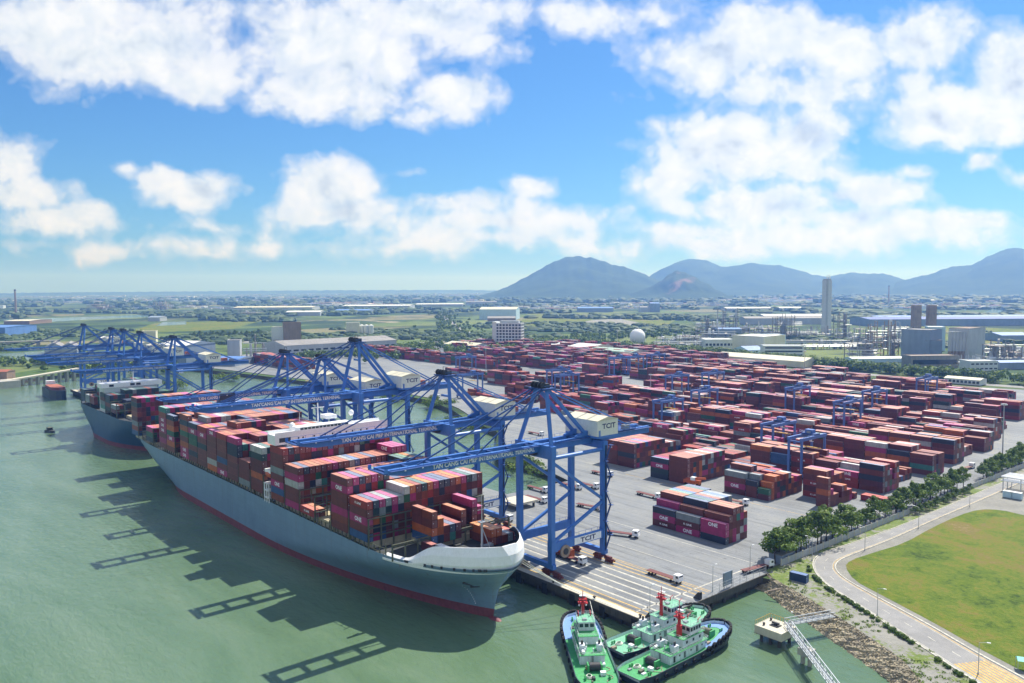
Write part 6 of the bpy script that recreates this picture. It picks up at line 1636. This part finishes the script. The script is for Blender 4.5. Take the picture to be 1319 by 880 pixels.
# white pipe rack and cabin by the plant entrance
rk = thing('pipe_rack', 'white pipe rack at the plant entrance beyond the field', 'pipe rack', at(1306, 634, 4.55).to_tuple(), 0); m = MB()
for x in (-5, 3, 11, 19):
    for y in (0, 6, 12): m.box(x - .2, x + .2, y - .2, y + .2, 0, 7, 'light_steel')
m.build('frame', rk)
for z in (5, 7):
    for y in (0, 1.6, 3.2, 4.8, 7, 9, 11): m = MB(); m.cyl((-6, y, z), (24, y, z), .3, .3, 'white_paint', 8); m.build('pipe', rk)
cb = thing('switch_cabin', 'pale blue switch cabins beside the white pipe rack', 'cabin', at(1298, 641, 4.55).to_tuple(), 0)
for x in (0, 4.2): m = MB(); m.box(x - 1.9, x + 1.9, -1.3, 1.3, .2, 3.2, 'wall_paleblue'); m.box(x - 2, x + 2, -1.4, 1.4, 3.2, 3.35, 'roof_white'); m.build('cabinet', cb)
fl = thing('stall_awning', 'teal awning at the edge of the grass by the road corner', 'awning', at(1320, 862, 4.6).to_tuple(), .5); m = MB(); m.add([(-2, -1.6, 2.6), (2, -1.6, 2.6), (2, 1.6, 2.6), (-2, 1.6, 2.6), (-2, 0, 3.3), (2, 0, 3.3)], [[0, 1, 5, 4], [3, 4, 5, 2], [1, 2, 5], [0, 4, 3]], 'tarp_teal'); m.build('canopy', fl)
for x in (-1.9, 1.9):
    for y in (-1.5, 1.5): MB().box(x - .05, x + .05, y - .05, y + .05, 0, 2.62, 'lamp_steel').build('post', fl)
# ------------------------------------------------------------------ buildings beyond the yard
RYAW = math.atan2(ca, sa)
def col_u(px, py, v): d = ray(px, py); return d.x / d.y * v
def col_v(px, py, u): d = ray(px, py); return d.y / d.x * u
def gable(m, x0, x1, y0, y1, z, rise, mat, along='x', wall=None, ov=.6):
    x0 -= ov; x1 += ov; y0 -= ov; y1 += ov
    if along == 'x':
        ym = (y0 + y1) / 2; v = [(x0, y0, z), (x1, y0, z), (x1, y1, z), (x0, y1, z), (x0, ym, z + rise), (x1, ym, z + rise)]
        m.add(v, [[0, 1, 5, 4], [3, 4, 5, 2]], mat); m.add(v, [[1, 2, 5], [0, 4, 3]], wall or mat)
    else:
        xm = (x0 + x1) / 2; v = [(x0, y0, z), (x1, y0, z), (x1, y1, z), (x0, y1, z), (xm, y0, z + rise), (xm, y1, z + rise)]
        m.add(v, [[0, 4, 5, 3], [1, 2, 5, 4]], mat); m.add(v, [[0, 1, 4], [2, 3, 5]], wall or mat)
def body(r, x0, x1, y0, y1, h, wall, roof, rise=0, along='x', floors=0, bays=0, face=('s', 'e'), win_h=.5, parapet=True, name='walls', z0=0):
    m = MB(); m.box(x0, x1, y0, y1, z0, h, wall, skip='b'); w = m.build(name, r)
    m = MB()
    if rise: gable(m, x0, x1, y0, y1, h + .02, rise, roof, along, wall)
    else:
        m.box(x0 - .2, x1 + .2, y0 - .2, y1 + .2, h + .01, h + .25, roof)
        if parapet: 
            for a in ((x0 - .2, x1 + .2, y0 - .2, y0 + .1), (x0 - .2, x1 + .2, y1 - .1, y1 + .2), (x0 - .2, x0 + .1, y0 + .1, y1 - .1), (x1 - .1, x1 + .2, y0 + .1, y1 - .1)): m.box(*a, h + .25, h + 1.0, wall)
    m.build('roof', r)
    if floors:
        fh = (h - z0) / floors
        for f_ in range(floors):
            za, zb = z0 + fh * (f_ + .5 - win_h / 2), z0 + fh * (f_ + .5 + win_h / 2)
            for fc in face:
                ln = (x1 - x0) if fc == 's' else (y1 - y0); nb = bays if bays else 1
                if fc == 'e' and bays: nb = max(1, int(bays * ln / (x1 - x0)))
                for b_ in range(nb):
                    a0, a1 = (b_ + .16) / nb * ln, (b_ + .84) / nb * ln
                    if nb == 1: a0, a1 = ln * .04, ln * .96
                    q = MB()
                    if fc == 's': q.box(x0 + a0, x0 + a1, y0 - .06, y0 - .003, za, zb, 'window_glass')
                    else: q.box(x1 + .003, x1 + .06, y0 + a0, y0 + a1, za, zb, 'window_glass')
                    q.build('window', w)
    return w
def blk(name, label, cat, cx, cy, lx, rx, ty, wall, roof, z0=4.2, vmax=260, umax=320, group=None, **kw):
    p = at(cx, cy, z0); u0 = col_u(lx, cy, p.y); v1 = col_v(rx, cy, p.x) if p.x != 0 else p.y + 50
    W_ = min(umax, max(3, p.x - u0)); D_ = max(3, v1 - p.y) if v1 > p.y else vmax
    D_ = min(vmax, D_); h = max(2.5, hat(cx, ty, p) - z0)
    r = thing(name, label, cat, (p.x, p.y, z0), 0, group); body(r, -W_, 0, 0, D_, h, wall, roof, **kw); r['h'] = h
    return r, W_, D_, h
def bld(name, label, cat, lx, rx, by, ty, dep, wall, roof, yaw=0, z0=4.2, group=None, **kw):
    p = at((lx + rx) / 2, by, z0); W_ = depth(p) * (rx - lx) / F; h = max(2.0, hat((lx + rx) / 2, ty, p) - z0)
    r = thing(name, label, cat, (p.x, p.y, z0), RYAW + math.radians(yaw), group); body(r, -W_ / 2, W_ / 2, 0, dep, h, wall, roof, **kw)
    return r, W_, h

r, W_, h = bld('office_tower', 'white eight-storey office block with a dark window grid behind the yard', 'office block', 634, 672, 447.5, 417, 22, 'wall_white', 'roof_white', yaw=-14, floors=8, bays=9, win_h=.62)
MB().box(-W_ / 2 - .5, -W_ / 2 + 7, -1.2, 23, 0, h + 3, 'wall_white').build('stair_wing', r)
m = MB(); m.box(-W_ / 2 + 12, W_ / 2 - 6, 6, 16, h + .3, h + 5, 'wall_grey'); m.build('plant_room', r)
m = MB(); m.box(W_ / 2 + .3, W_ / 2 + 12, -2, 14, 0, 9, 'wall_white'); m.build('annex', r)

blk('warehouse', 'very long grey warehouse with pale roof behind the tallest crane', 'warehouse', 367, 459, 338, 511, 445.5, 'wall_grey', 'roof_grey', vmax=400, umax=75, rise=6, along='y', floors=1, bays=6, face=('e',), win_h=.16)
bld('industrial_tower', 'brown boxy tower behind the long grey warehouse', 'tower', 366, 388, 441, 416, 22, 'wall_brown', 'wall_brown', yaw=20)
bld('industrial_shed', 'pale shed beside the brown boxy tower', 'shed', 350, 365, 441, 422, 25, 'wall_white', 'roof_grey')
bld('industrial_shed', 'cream works block behind the warehouse, right of the brown tower', 'shed', 446, 463, 432, 416, 25, 'wall_cream', 'roof_white', yaw=10)
def silo(name, label, px, by, ty, rpx, mat='silo_grey', dome=True, cat='silo', group=None, z0=4.2):
    p = at(px, by, z0); R_ = depth(p) * rpx / F; h = hat(px, ty, p) - z0; r = thing(name, label, cat, p.to_tuple(), 0, group)
    m = MB(); m.cyl((0, 0, 0), (0, 0, h * (.9 if dome else 1)), R_, R_, mat, 18); m.build('shell', r, smooth=False)
    if dome: m = MB(); m.cyl((0, 0, h * .9), (0, 0, h), R_, R_ * .25, mat, 18); m.build('dome', r)
    return r
for k, px in enumerate((466, 472, 478)): silo('storage_silo', ['first', 'second', 'third'][k] + ' of three small silos behind the long warehouse', px, 431, 418, 3.2, 'wall_white')
bld('warehouse', 'blue walled mill with orange-cream roof behind the office block', 'warehouse', 617, 665, 412, 398.5, 90, 'wall_paleblue', 'roof_cream', yaw=-8, rise=6)
bld('ore_heap_shed', 'dark slag heap shed just behind the office block', 'shed', 628, 664, 417, 410, 40, 'wall_brown', 'roof_grey', yaw=0, rise=5)
# left bank works
bld('industrial_tower', 'pale concrete tower behind the far blue cranes', 'tower', 184, 201, 462, 427.5, 18, 'wall_cream', 'roof_white', yaw=15)
bld('industrial_shed', 'grey works hall below the pale concrete tower', 'shed', 196, 245, 468, 445, 60, 'wall_slate', 'roof_white', yaw=-20, rise=5)
for k, px in enumerate((227, 236)): silo('storage_silo', ['nearer', 'farther'][k] + ' of the twin grey silos beside the works hall', px, 461, 439, 4.2, group=None)
silo('yellow_tank', 'yellow drum seen between the far crane legs', 188, 455, 441, 4.4, 'yellow_paint', cat='tank')
bld('industrial_tower', 'plain pale grey block standing on the far bank before the long warehouse', 'tower', 293.5, 309, 464, 439, 26, 'wall_grey', 'roof_grey', yaw=12)
bld('shed', 'low shed with blue-grey roof on the far bank', 'shed', 255, 305, 472, 464, 60, 'wall_slate', 'roof_blue', yaw=-12, rise=3)
for k, (a, b_) in enumerate(((59, 79), (80, 98))): bld('boat_shed', ['first', 'second'][k] + ' gabled boat shed on the left bank', 'shed', a, b_, 456, 447, 60, 'wall_grey', 'roof_grey', yaw=25, rise=7, along='y')
bld('workshop', 'cream workshop with white roof behind the far cranes', 'shed', 127, 144, 446, 436, 40, 'wall_cream', 'roof_white', yaw=0, rise=3)
bld('warehouse', 'olive roofed warehouse at the far left edge', 'warehouse', 5, 38, 418, 413.5, 120, 'wall_brown', 'roof_cream', yaw=0, rise=2)
bld('warehouse', 'blue shed at the left edge of the river bank', 'warehouse', -30, 7, 434, 422, 120, 'roof_blue', 'roof_blue', yaw=0, rise=3)
def chimney(label, px, by, ty, rpx, mat='plant_rust', z0=4.2, name='chimney'):
    p = at(px, by, z0); R_ = depth(p) * rpx / F; h = hat(px, ty, p) - z0; r = thing(name, label, 'chimney', p.to_tuple())
    m = MB(); m.cyl((0, 0, 0), (0, 0, h), R_ * 1.15, R_ * .8, mat, 14); m.build('shaft', r); m = MB(); m.cyl((0, 0, h), (0, 0, h + R_ * 1.2), R_ * .9, R_ * .9, 'dark_metal', 14); m.build('cap', r); return r
chimney('slender lone chimney at the far left horizon', 20.5, 404, 374.5, 1.3)
chimney('thin mast-like chimney on the plain before the right hills', 1144.5, 393, 369, .9)
# trestle jetty on the left bank
a, b_ = at(6, 492, 6), at(101, 477, 12); jt = thing('trestle_jetty', 'pale sloping trestle jetty at the left edge of the river', 'jetty', (a.x, a.y, 0), math.atan2(b_.y - a.y, b_.x - a.x)); Lj = math.hypot(b_.x - a.x, b_.y - a.y)
m = MB(); m.beam((0, 0, 7), (Lj, 0, 14), 9, 1.6, 'concrete_pale'); m.build('deck', jt)
for k in range(10): m = MB(); x = Lj * (k + .3) / 10; m.box(x - 1, x + 1, -3, 3, -2, 6.2 + 7 * (k + .3) / 10, 'concrete'); m.build('pier', jt)
m = MB(); m.box(-45, 10, -16, 16, -2, 8, 'concrete'); m.build('landing', jt)
bld('jetty_hut', 'dark hut on the landing of the left bank jetty', 'hut', -4, 9, 490, 479, 16, 'wall_brown', 'terracotta', z0=6.5, rise=2)
a, b_ = at(-20, 444, 9), at(78, 441, 9); bgd = thing('road_bridge', 'low grey bridge across the left creek', 'bridge', (a.x, a.y, 0), math.atan2(b_.y - a.y, b_.x - a.x)); Lj = math.hypot(b_.x - a.x, b_.y - a.y)
m = MB(); m.box(0, Lj, -6, 6, 11, 13.5, 'concrete'); m.build('deck', bgd)
for k in range(5): m = MB(); x = Lj * (k + .5) / 5; m.box(x - 3, x + 3, -5, 5, 0, 11, 'concrete'); m.build('pier', bgd)

# sheds at the yard's far edge
blk('shed', 'long cream roofed customs shed at the back of the yard', 'shed', 1035, 474, 920, 1064, 466, 'wall_cream', 'roof_cream', z0=QZ + .02, umax=250, vmax=38, rise=4)
blk('shed', 'second cream shed, shorter, beside the customs shed', 'shed', 912, 466, 880, 925, 461, 'wall_cream', 'roof_cream', z0=QZ + .02, umax=120, vmax=40, rise=3)
blk('shed', 'pale green shed roof behind the far gantries', 'shed', 812, 465, 758, 835, 454, 'roof_green', 'roof_green', z0=QZ + .02, umax=130, vmax=70, rise=3)
blk('shed', 'long white roofed shed between the office block and the green shed', 'shed', 760, 456, 700, 790, 448, 'wall_cream', 'roof_white', z0=QZ + .02, umax=200, vmax=60, rise=4)
blk('shed', 'cream shed beyond the green shed', 'shed', 850, 460, 812, 858, 452, 'wall_cream', 'roof_cream', z0=QZ + .02, umax=100, vmax=50, rise=3)
blk('canteen', 'low cream roofed building by the yard road, nearest the plant', 'building', 1262, 497, 1216, 1290, 490, 'wall_white', 'roof_cream', z0=QZ + .02, umax=70, vmax=18, rise=1.6, floors=1, bays=9, face=('s',), win_h=.45)
blk('shed', 'small pale shed with rounded roof left of the office block', 'shed', 610, 454, 572, 632, 446, 'wall_grey', 'roof_cream', z0=QZ + .02, umax=90, vmax=45, rise=4)

# chemical works
pc = at(821, 447, 4.2); Rs = depth(pc) * 10 / F; sp = thing('gas_sphere', 'white spherical gas tank on legs among the trees', 'tank', pc.to_tuple())
m = MB(); m.blob((0, 0, Rs * 1.35), Rs, Rs, Rs, 'white_paint', 28, 18); m.build('sphere', sp, smooth=True)
for k in range(10): a_ = k * PI / 5; m = MB(); m.cyl((Rs * .93 * math.cos(a_), Rs * .93 * math.sin(a_), 0), (Rs * .93 * math.cos(a_), Rs * .93 * math.sin(a_), Rs * 1.3), .5, .5, 'white_paint', 8); m.build('leg', sp)
m = MB(); m.box(-2, 2, -2, 2, Rs * 2.34, Rs * 2.5, 'grey_metal'); m.cyl((0, 0, Rs * 2.5), (0, 0, Rs * 2.75), .15, .1, 'grey_metal', 6); m.build('top_platform', sp)
pt = at(1064, 433, 4.2); ht = hat(1064, 361, pt) - 4.2; wt = depth(pt) * 8.2 / F; tw = thing('prilling_tower', 'tall slender grey prilling tower rising above the chemical works', 'tower', pt.to_tuple(), RYAW + .5)
m = MB(); m.box(-wt / 2, wt / 2, -wt / 2, wt / 2, 0, ht, 'tower_pale'); m.box(-wt / 2 - .3, -wt / 2 + 2.5, -wt / 2 - .3, -wt / 2 + 2.5, 0, ht, 'wall_grey'); m.build('shaft', tw)
m = MB()
for k in range(14): m.box(wt / 2, wt / 2 + 2.2, -wt / 2, wt / 2, ht * k / 14 + 3, ht * k / 14 + 3.3, 'grey_metal'); m.beam((wt / 2 + 1.2, -wt / 2, ht * k / 14 + 3), (wt / 2 + 1.2, wt / 2, ht * (k + 1) / 14 + 3), .5, .5, 'grey_metal')
m.build('stair', tw)
m = MB(); m.box(-wt / 2 + 1, wt / 2 - 1, -wt / 2 + 1, wt / 2 - 1, ht, ht + 2.5, 'wall_grey')
for k in range(20): a_, b2_ = 2 * PI * k / 20, 2 * PI * (k + 1) / 20; m.beam((1.5 + 4.4 * math.cos(a_), -2, ht + 5.6 + 4.4 * math.sin(a_)), (1.5 + 4.4 * math.cos(b2_), -2, ht + 5.6 + 4.4 * math.sin(b2_)), 1.1, 1.1, 'white_paint')
m.box(-1.5, 4.5, -2.3, -1.7, ht + 5.2, ht + 6.2, 'white_paint'); m.build('roof_emblem', tw)
blk('process_hall', 'big pale blue and cream process hall in the middle of the works', 'hall', 984, 455, 943, 1011, 434.5, 'wall_cream', 'roof_white', umax=120, vmax=70)
bld('process_hall', 'long white hall with a row of square windows, left of the cream hall', 'hall', 908, 946, 450, 438, 40, 'wall_white', 'roof_white', yaw=0, floors=1, bays=8, face=('s',), win_h=.25)
bld('process_hall', 'pale blue hall adjoining the cream process hall', 'hall', 975, 1012, 450, 432.5, 45, 'wall_paleblue', 'roof_white', yaw=0)
bld('shed', 'bright blue roofed shed in front of the cream process hall', 'shed', 962, 986, 457, 451, 40, 'wall_paleblue', 'roof_blue', yaw=15, rise=5)
bld('works_office', 'low white works office with dark window bands', 'office', 984, 1035, 459.5, 446, 25, 'wall_white', 'roof_white', yaw=-6, floors=3, face=('s', 'e'), win_h=.42)
bld('process_hall', 'dark hall with bright blue roof under the left process frames', 'hall', 922, 955, 434, 424, 40, 'wall_slate', 'roof_blue', yaw=0, rise=2)
blk('process_hall', 'tall blue-grey windowless hall in the right of the works', 'hall', 1197, 462, 1160, 1216, 426, 'wall_slate', 'roof_grey', umax=80, vmax=40)
bld('process_hall', 'pale blue upper block behind the tall blue-grey hall', 'hall', 1196, 1216, 452, 422, 40, 'wall_paleblue', 'roof_white', yaw=-20)
bld('process_hall', 'lower brown-topped block in front of the tall blue-grey hall', 'hall', 1192, 1212, 462, 439, 22, 'wall_slate', 'wall_brown', yaw=-20)
blk('silo_block', 'ribbed grey silo battery on a dark frame at the right of the works', 'silo block', 1247, 466, 1221, 1268, 424, 'silo_grey', 'wall_brown', umax=60, vmax=60)
for k in range(6):
    p = at(1224 + k * 4.2, 465.5, 4.2); r = thing('silo', f'vertical grey silo on the front of the silo battery, {ordw(k + 1)} of six', 'silo', (p.x, p.y - 2, 4.2), 0, 'silos of the battery'); hh = hat(1224, 427, p) - 4.2
    m = MB(); m.cyl((0, 0, 14), (0, 0, hh), 2.6, 2.6, 'silo_grey', 14); m.build('shell', r)
    m = MB(); m.box(-2, 2, -2, 2, 0, 14, 'plant_rust'); m.build('support', r)
for k, (px, lab) in enumerate(((1179, 'left of the two square brown stacks above the works'), (1198.5, 'right of the two square brown stacks above the works'))):
    p = at(px, 446, 4.2); hh = hat(px, 393, p) - 4.2; w_ = depth(p) * 4.6 / F; r = thing('process_stack', lab, 'stack', p.to_tuple(), RYAW); m = MB(); m.box(-w_, w_, -w_, w_, 0, hh, 'plant_rust')
    for j in range(9): m.box(-w_ - .6, w_ + .6, -w_ - .6, w_ + .6, hh * (.4 + j * .066), hh * (.4 + j * .066) + .4, 'plant_steel')
    m.build('shaft', r)
bld('cooling_block', 'low dark cooling block with open fans behind the roadside trees', 'cooling block', 1172, 1236, 474, 459, 22, 'plant_steel', 'plant_rust', yaw=4, floors=1, face=('s',), win_h=.4)
bld('shed', 'long low pale roofed shed in front of the works frames', 'shed', 1097, 1170, 467, 462, 22, 'wall_paleblue', 'roof_white', yaw=4, rise=2)
bld('substation', 'white two-storey substation behind the road at the right', 'building', 1249, 1286, 478, 466, 22, 'wall_white', 'roof_white', yaw=4, floors=2, bays=6, face=('s',), win_h=.3)
bld('shed', 'slate shed by the right edge frames', 'shed', 1287, 1330, 476, 467, 22, 'wall_slate', 'roof_blue', yaw=4, rise=2)
def frames(label, lx, rx, by, ty, dep, seed, vessels=4, name='process_unit', mat='plant_steel', z0=4.2):
    rn = random.Random(seed); p = at((lx + rx) / 2, by, z0); W_ = depth(p) * (rx - lx) / F; h = hat((lx + rx) / 2, ty, p) - z0
    r = thing(name, label, 'process unit', p.to_tuple(), RYAW + rn.uniform(-.3, .3)); nx = max(2, int(W_ / 9)); nz = max(2, int(h / 7)); m = MB()
    tops = [rn.uniform(.45, 1) for _ in range(nx + 1)]; tops[nx // 2] = 1
    for i in range(nx + 1):
        x = -W_ / 2 + W_ * i / nx
        for y in (0, dep): m.box(x - .5, x + .5, y - .5, y + .5, 0, h * tops[i], mat)
        for k in range(1, nz + 1):
            z = h * k / nz
            if z <= h * tops[i] + .1: m.box(x - .3, x + .3, 0, dep, z - .5, z, mat)
            if i < nx and z <= h * min(tops[i], tops[i + 1]) + .1:
                x2 = -W_ / 2 + W_ * (i + 1) / nx
                for y in (0, dep): m.box(x, x2, y - .3, y + .3, z - .5, z, mat)
                if rn.random() < .6: m.box(x, x2, .4, dep - .4, z - .12, z - .02, 'plant_rust' if rn.random() < .5 else mat)
                if rn.random() < .35: m.beam((x, 0, z - h / nz), (x2, 0, z), .5, .5, mat)
    m.build('frame', r)
    for k in range(vessels):
        x = rn.uniform(-W_ / 2, W_ / 2) ; m = MB(); R_ = rn.uniform(1.4, 3.2)
        if rn.random() < .75:
            hv = h * rn.uniform(.45, 1.02); m.cyl((x, dep * rn.uniform(.2, .8), 0), (x, dep * .5, hv), R_, R_ * .9, rn.choice(['silo_grey', 'wall_white', 'plant_steel']), 12)
        else: z = h * rn.uniform(.2, .7); m.cyl((x - 5, dep * .5, z), (x + 5, dep * .5, z), R_, R_, rn.choice(['silo_grey', 'wall_white']), 12)
        m.build('vessel', r)
    for k in range(3):
        z = h * rn.uniform(.15, .8); m = MB(); m.cyl((-W_ / 2 - 4, -1.2 - k, z), (W_ / 2 + 4, -1.2 - k, z), .55, .55, 'light_steel', 8); m.build('pipe', r)
    return r
for lab, a in [('brown process tower left of the blue-grey hall', (1121, 1137, 462, 414, 16, 1, 3)), ('thinner process tower just left of the tall hall', (1146, 1158, 458, 413, 14, 2, 3)), ('tangle of pipes and vessels left of the process towers', (1095, 1124, 464, 436, 30, 3, 6)), ('low pipe racks under the prilling tower', (1012, 1100, 446, 436, 14, 4, 3)), ('pair of thin columns left of the prilling tower', (998, 1030, 438, 404, 14, 5, 3)), ('columns right of the prilling tower', (1078, 1094, 440, 402, 14, 6, 3)),
               ('left process frames with twin thin stacks', (898, 930, 434, 407, 24, 7, 5)), ('thin columns right of the left process frames', (925, 950, 425, 397, 18, 8, 4)), ('pipework beside the white sphere', (845, 905, 449, 436, 30, 9, 9)), ('low units between the sphere and the white hall', (880, 912, 444, 428, 26, 10, 6)), ('cluttered pipe yard at the right edge', (1284, 1326, 470, 438, 34, 11, 9)), ('pipe yard behind the silo battery', (1266, 1290, 462, 446, 24, 12, 4)), ('units behind the cream hall', (1000, 1050, 437, 424, 26, 13, 6)), ('frames between the prilling tower and the process tower', (1098, 1122, 447, 424, 20, 14, 5)), ('dark steelworks frame at the left end of the long warehouse', (318, 340, 462, 432, 30, 15, 3)), ('dark smoke-stained works on the far left plain', (112, 136, 401, 389, 80, 16, 4)), ('second dark works on the far left plain', (198, 214, 400, 388, 80, 17, 4)), ('small white works left of the long warehouse', (306, 330, 409, 397, 60, 18, 4)),
               ('pale units left of the cream hall', (905, 945, 437, 424, 24, 31, 7)), ('white columns behind the pale blue hall', (955, 1000, 433, 414, 24, 32, 8)), ('pale pipe bridge before the prilling tower', (1030, 1100, 450, 441, 10, 33, 5)), ('crowded vessels at the foot of the prilling tower', (1040, 1095, 436, 420, 26, 34, 9)), ('pale cracking columns behind the process towers', (1100, 1160, 448, 418, 24, 35, 9)), ('rack of pale pipes before the silo battery', (1236, 1290, 470, 458, 14, 36, 5)), ('vessel farm left of the sphere', (770, 815, 448, 440, 26, 37, 7)), ('pale units between sphere and process frames', (850, 900, 442, 430, 26, 38, 8)), ('towers behind the tall blue-grey hall', (1150, 1176, 446, 415, 20, 39, 5)), ('pipe yard beyond the substation', (1290, 1335, 460, 444, 30, 40, 8))]:
    frames(lab, *a[:5], a[5], a[6], mat='plant_rust' if a[5] in (1, 2, 16, 17) else ('silo_grey' if a[5] > 30 else 'plant_steel'))
# far sheds with bright roofs
for lx, rx, by, ty, dep, roof, lab in [(1120, 1340, 420, 411, 120, 'roof_deep_blue', 'very long deep blue roofed mill behind the works'), (1130, 1340, 412, 408.4, 90, 'roof_blue', 'long paler blue roof just beyond the deep blue mill'), (935, 1036, 400.5, 397, 70, 'roof_white', 'long thin white roof far beyond the left process frames'), (985, 1066, 414, 407, 90, 'roof_white', 'grey-white mill roof left of the prilling tower'), (960, 1062, 418, 410, 60, 'roof_grey', 'long grey mill in front of the white mill roof'), (440, 528, 398, 394, 160, 'roof_white', 'long white roof on the plain above the tallest crane'), (535, 596, 395, 392, 120, 'roof_white', 'white roof right of the long white roof on the plain'), (430, 475, 404, 400, 120, 'roof_blue', 'pale roof just below the long white roof'), (300, 402, 400, 396, 160, 'roof_cream', 'long tan roof far left of the tallest crane'), (368, 412, 407, 402, 100, 'roof_white', 'white shed below the long tan roof'), (745, 790, 402, 397, 120, 'roof_blue', 'slate blue works on the green plain'), (825, 838, 402, 396, 60, 'roof_grey', 'pale works on the plain before the hills'), (838, 850, 402, 391, 50, 'roof_blue', 'taller pale works block on the plain before the hills'), (1185, 1205, 391, 387, 60, 'roof_cream', 'cream shed on the plain before the right hills'), (190, 206, 414, 409, 50, 'wall_slate', 'slate tank group on the left plain'), (1290, 1330, 440, 432, 60, 'roof_blue', 'dark blue shed at the right edge of the green plots'), (600, 640, 392, 389, 60, 'roof_grey', 'grey roofs far behind the blue walled mill')]:
    bld('distant_mill', lab, 'mill', lx, rx, by, ty, dep, 'wall_slate' if 'blue' in roof else 'wall_grey', roof, yaw=random.Random(lx).uniform(-3, 3), rise=4)

# ------------------------------------------------------------------ tree belts, woodland and towns that read as masses
rn = random.Random(12)
def belt(name, pts, width, n_, hmin, hmax, s, k, mats=('leaf', 'leaf_dark', 'leaf_dark', 'leaf_light')):
    c = MB(); pl = [P2(*p, 4.0) for p in pts]
    for _ in range(n_):
        p = along(pl, rn.random()); h = rn.uniform(hmin, hmax); x, y = p[0] + rn.gauss(0, width), p[1] + rn.gauss(0, width); w_ = h * rn.uniform(.4, .6)
        leaf_cloud(c, rn, x, y, 4 + h * .6, w_, w_, h * .42, k, s, mats)
    return tag(c.build(name), kind='stuff')
belt('tree_belt', [(1420, 506), (1319, 495), (1180, 484), (1090, 476), (1000, 466), (930, 459), (840, 452), (760, 445)], 9, 460, 8, 14, 1.5, 60)
belt('creekside_trees', [(480, 462), (540, 458), (600, 456), (690, 447), (760, 443)], 26, 240, 8, 15, 1.7, 50)
belt('roadside_trees', [(590, 452), (600, 440), (585, 425), (570, 410), (562, 402)], 30, 190, 7, 13, 1.8, 45)
belt('plain_trees', [(680, 444), (760, 436), (840, 434), (890, 430)], 40, 170, 6, 12, 1.9, 40)
belt('bank_trees', [(20, 470), (70, 468), (120, 470), (200, 480)], 30, 170, 6, 12, 1.8, 40)
belt('warehouse_trees', [(380, 464), (450, 460), (520, 452), (560, 446)], 14, 130, 8, 14, 1.6, 50)
for i in range(12):      # a row of round trees on the far bank
    p = at(250 + i * 7.6, 436 - i * .15, 4); r = plant_tree(f'round dark tree in the row beyond the far bank, {ordw(i + 1)} from its outer end', p.to_tuple(), [1, 4][i % 2], rn.uniform(1.5, 1.9), rn.uniform(0, 6), 'row of round trees beyond the far bank', 'field_tree')
wd = MB(); cnt = 0
while cnt < 5200:
    px = rn.uniform(-40, 1360); py = 377.5 + 78 * rn.random() ** 1.55; p = at(px, py, 4)
    D = math.hypot(p.x, p.y)
    if D < 1050 or D > 9000: continue
    if p.y < 330 + 0 * p.x and p.x > -1250: continue
    if -1230 < p.x < -165 and p.y < 1000: continue
    nz = mnoise.fractal(Vector((p.x * .0011, p.y * .0022, 0)), 1, 2, 4)
    if nz < .02 + (0.16 if py > 404 else 0): continue
    s = rn.uniform(5, 11) * (1 if D < 2500 else 1.7 if D < 5000 else 2.8)
    wd.blob((p.x, p.y, 3 + s * .3), s * rn.uniform(.8, 1.9), s * rn.uniform(.8, 1.6), s * rn.uniform(.5, .8), 'wood_far', 6, 4, .25, rnd=rn); cnt += 1
tag(wd.build('woodland'), kind='stuff')
tn = MB(); cnt = 0
while cnt < 2600:
    px = rn.uniform(-40, 1360); py = 376.5 + 22 * rn.random() ** 1.2; p = at(px, py, 4); D = math.hypot(p.x, p.y)
    if D < 2600 or D > 14000: continue
    nz = mnoise.fractal(Vector((p.x * .0006, p.y * .0014, 5)), 1, 2, 3)
    if nz < .05: continue
    s = rn.uniform(5, 13) * (1 if D < 5000 else 1.6); h = rn.uniform(4, 9) * (2.2 if rn.random() < .06 else 1)
    a_ = rn.uniform(0, 3); Mx = Matrix.Translation((p.x, p.y, 3.9)) @ Matrix.Rotation(a_, 4, 'Z'); L_ = s * rn.uniform(.8, 3.0 if rn.random() > .1 else 7)
    wl = rn.choice(['wall_white', 'wall_white', 'wall_grey', 'wall_cream']); rf = rn.choice(['roof_white', 'roof_grey', 'terracotta', 'roof_cream', 'roof_blue'])
    tn.box(-L_, L_, -s, s, 0, h, wl, None, Mx, skip='bt'); tn.box(-L_ - .3, L_ + .3, -s - .3, s + .3, h, h + .6, rf, None, Mx, skip='b'); cnt += 1
tag(tn.build('distant_town'), kind='stuff')
bpy.context.view_layer.update()
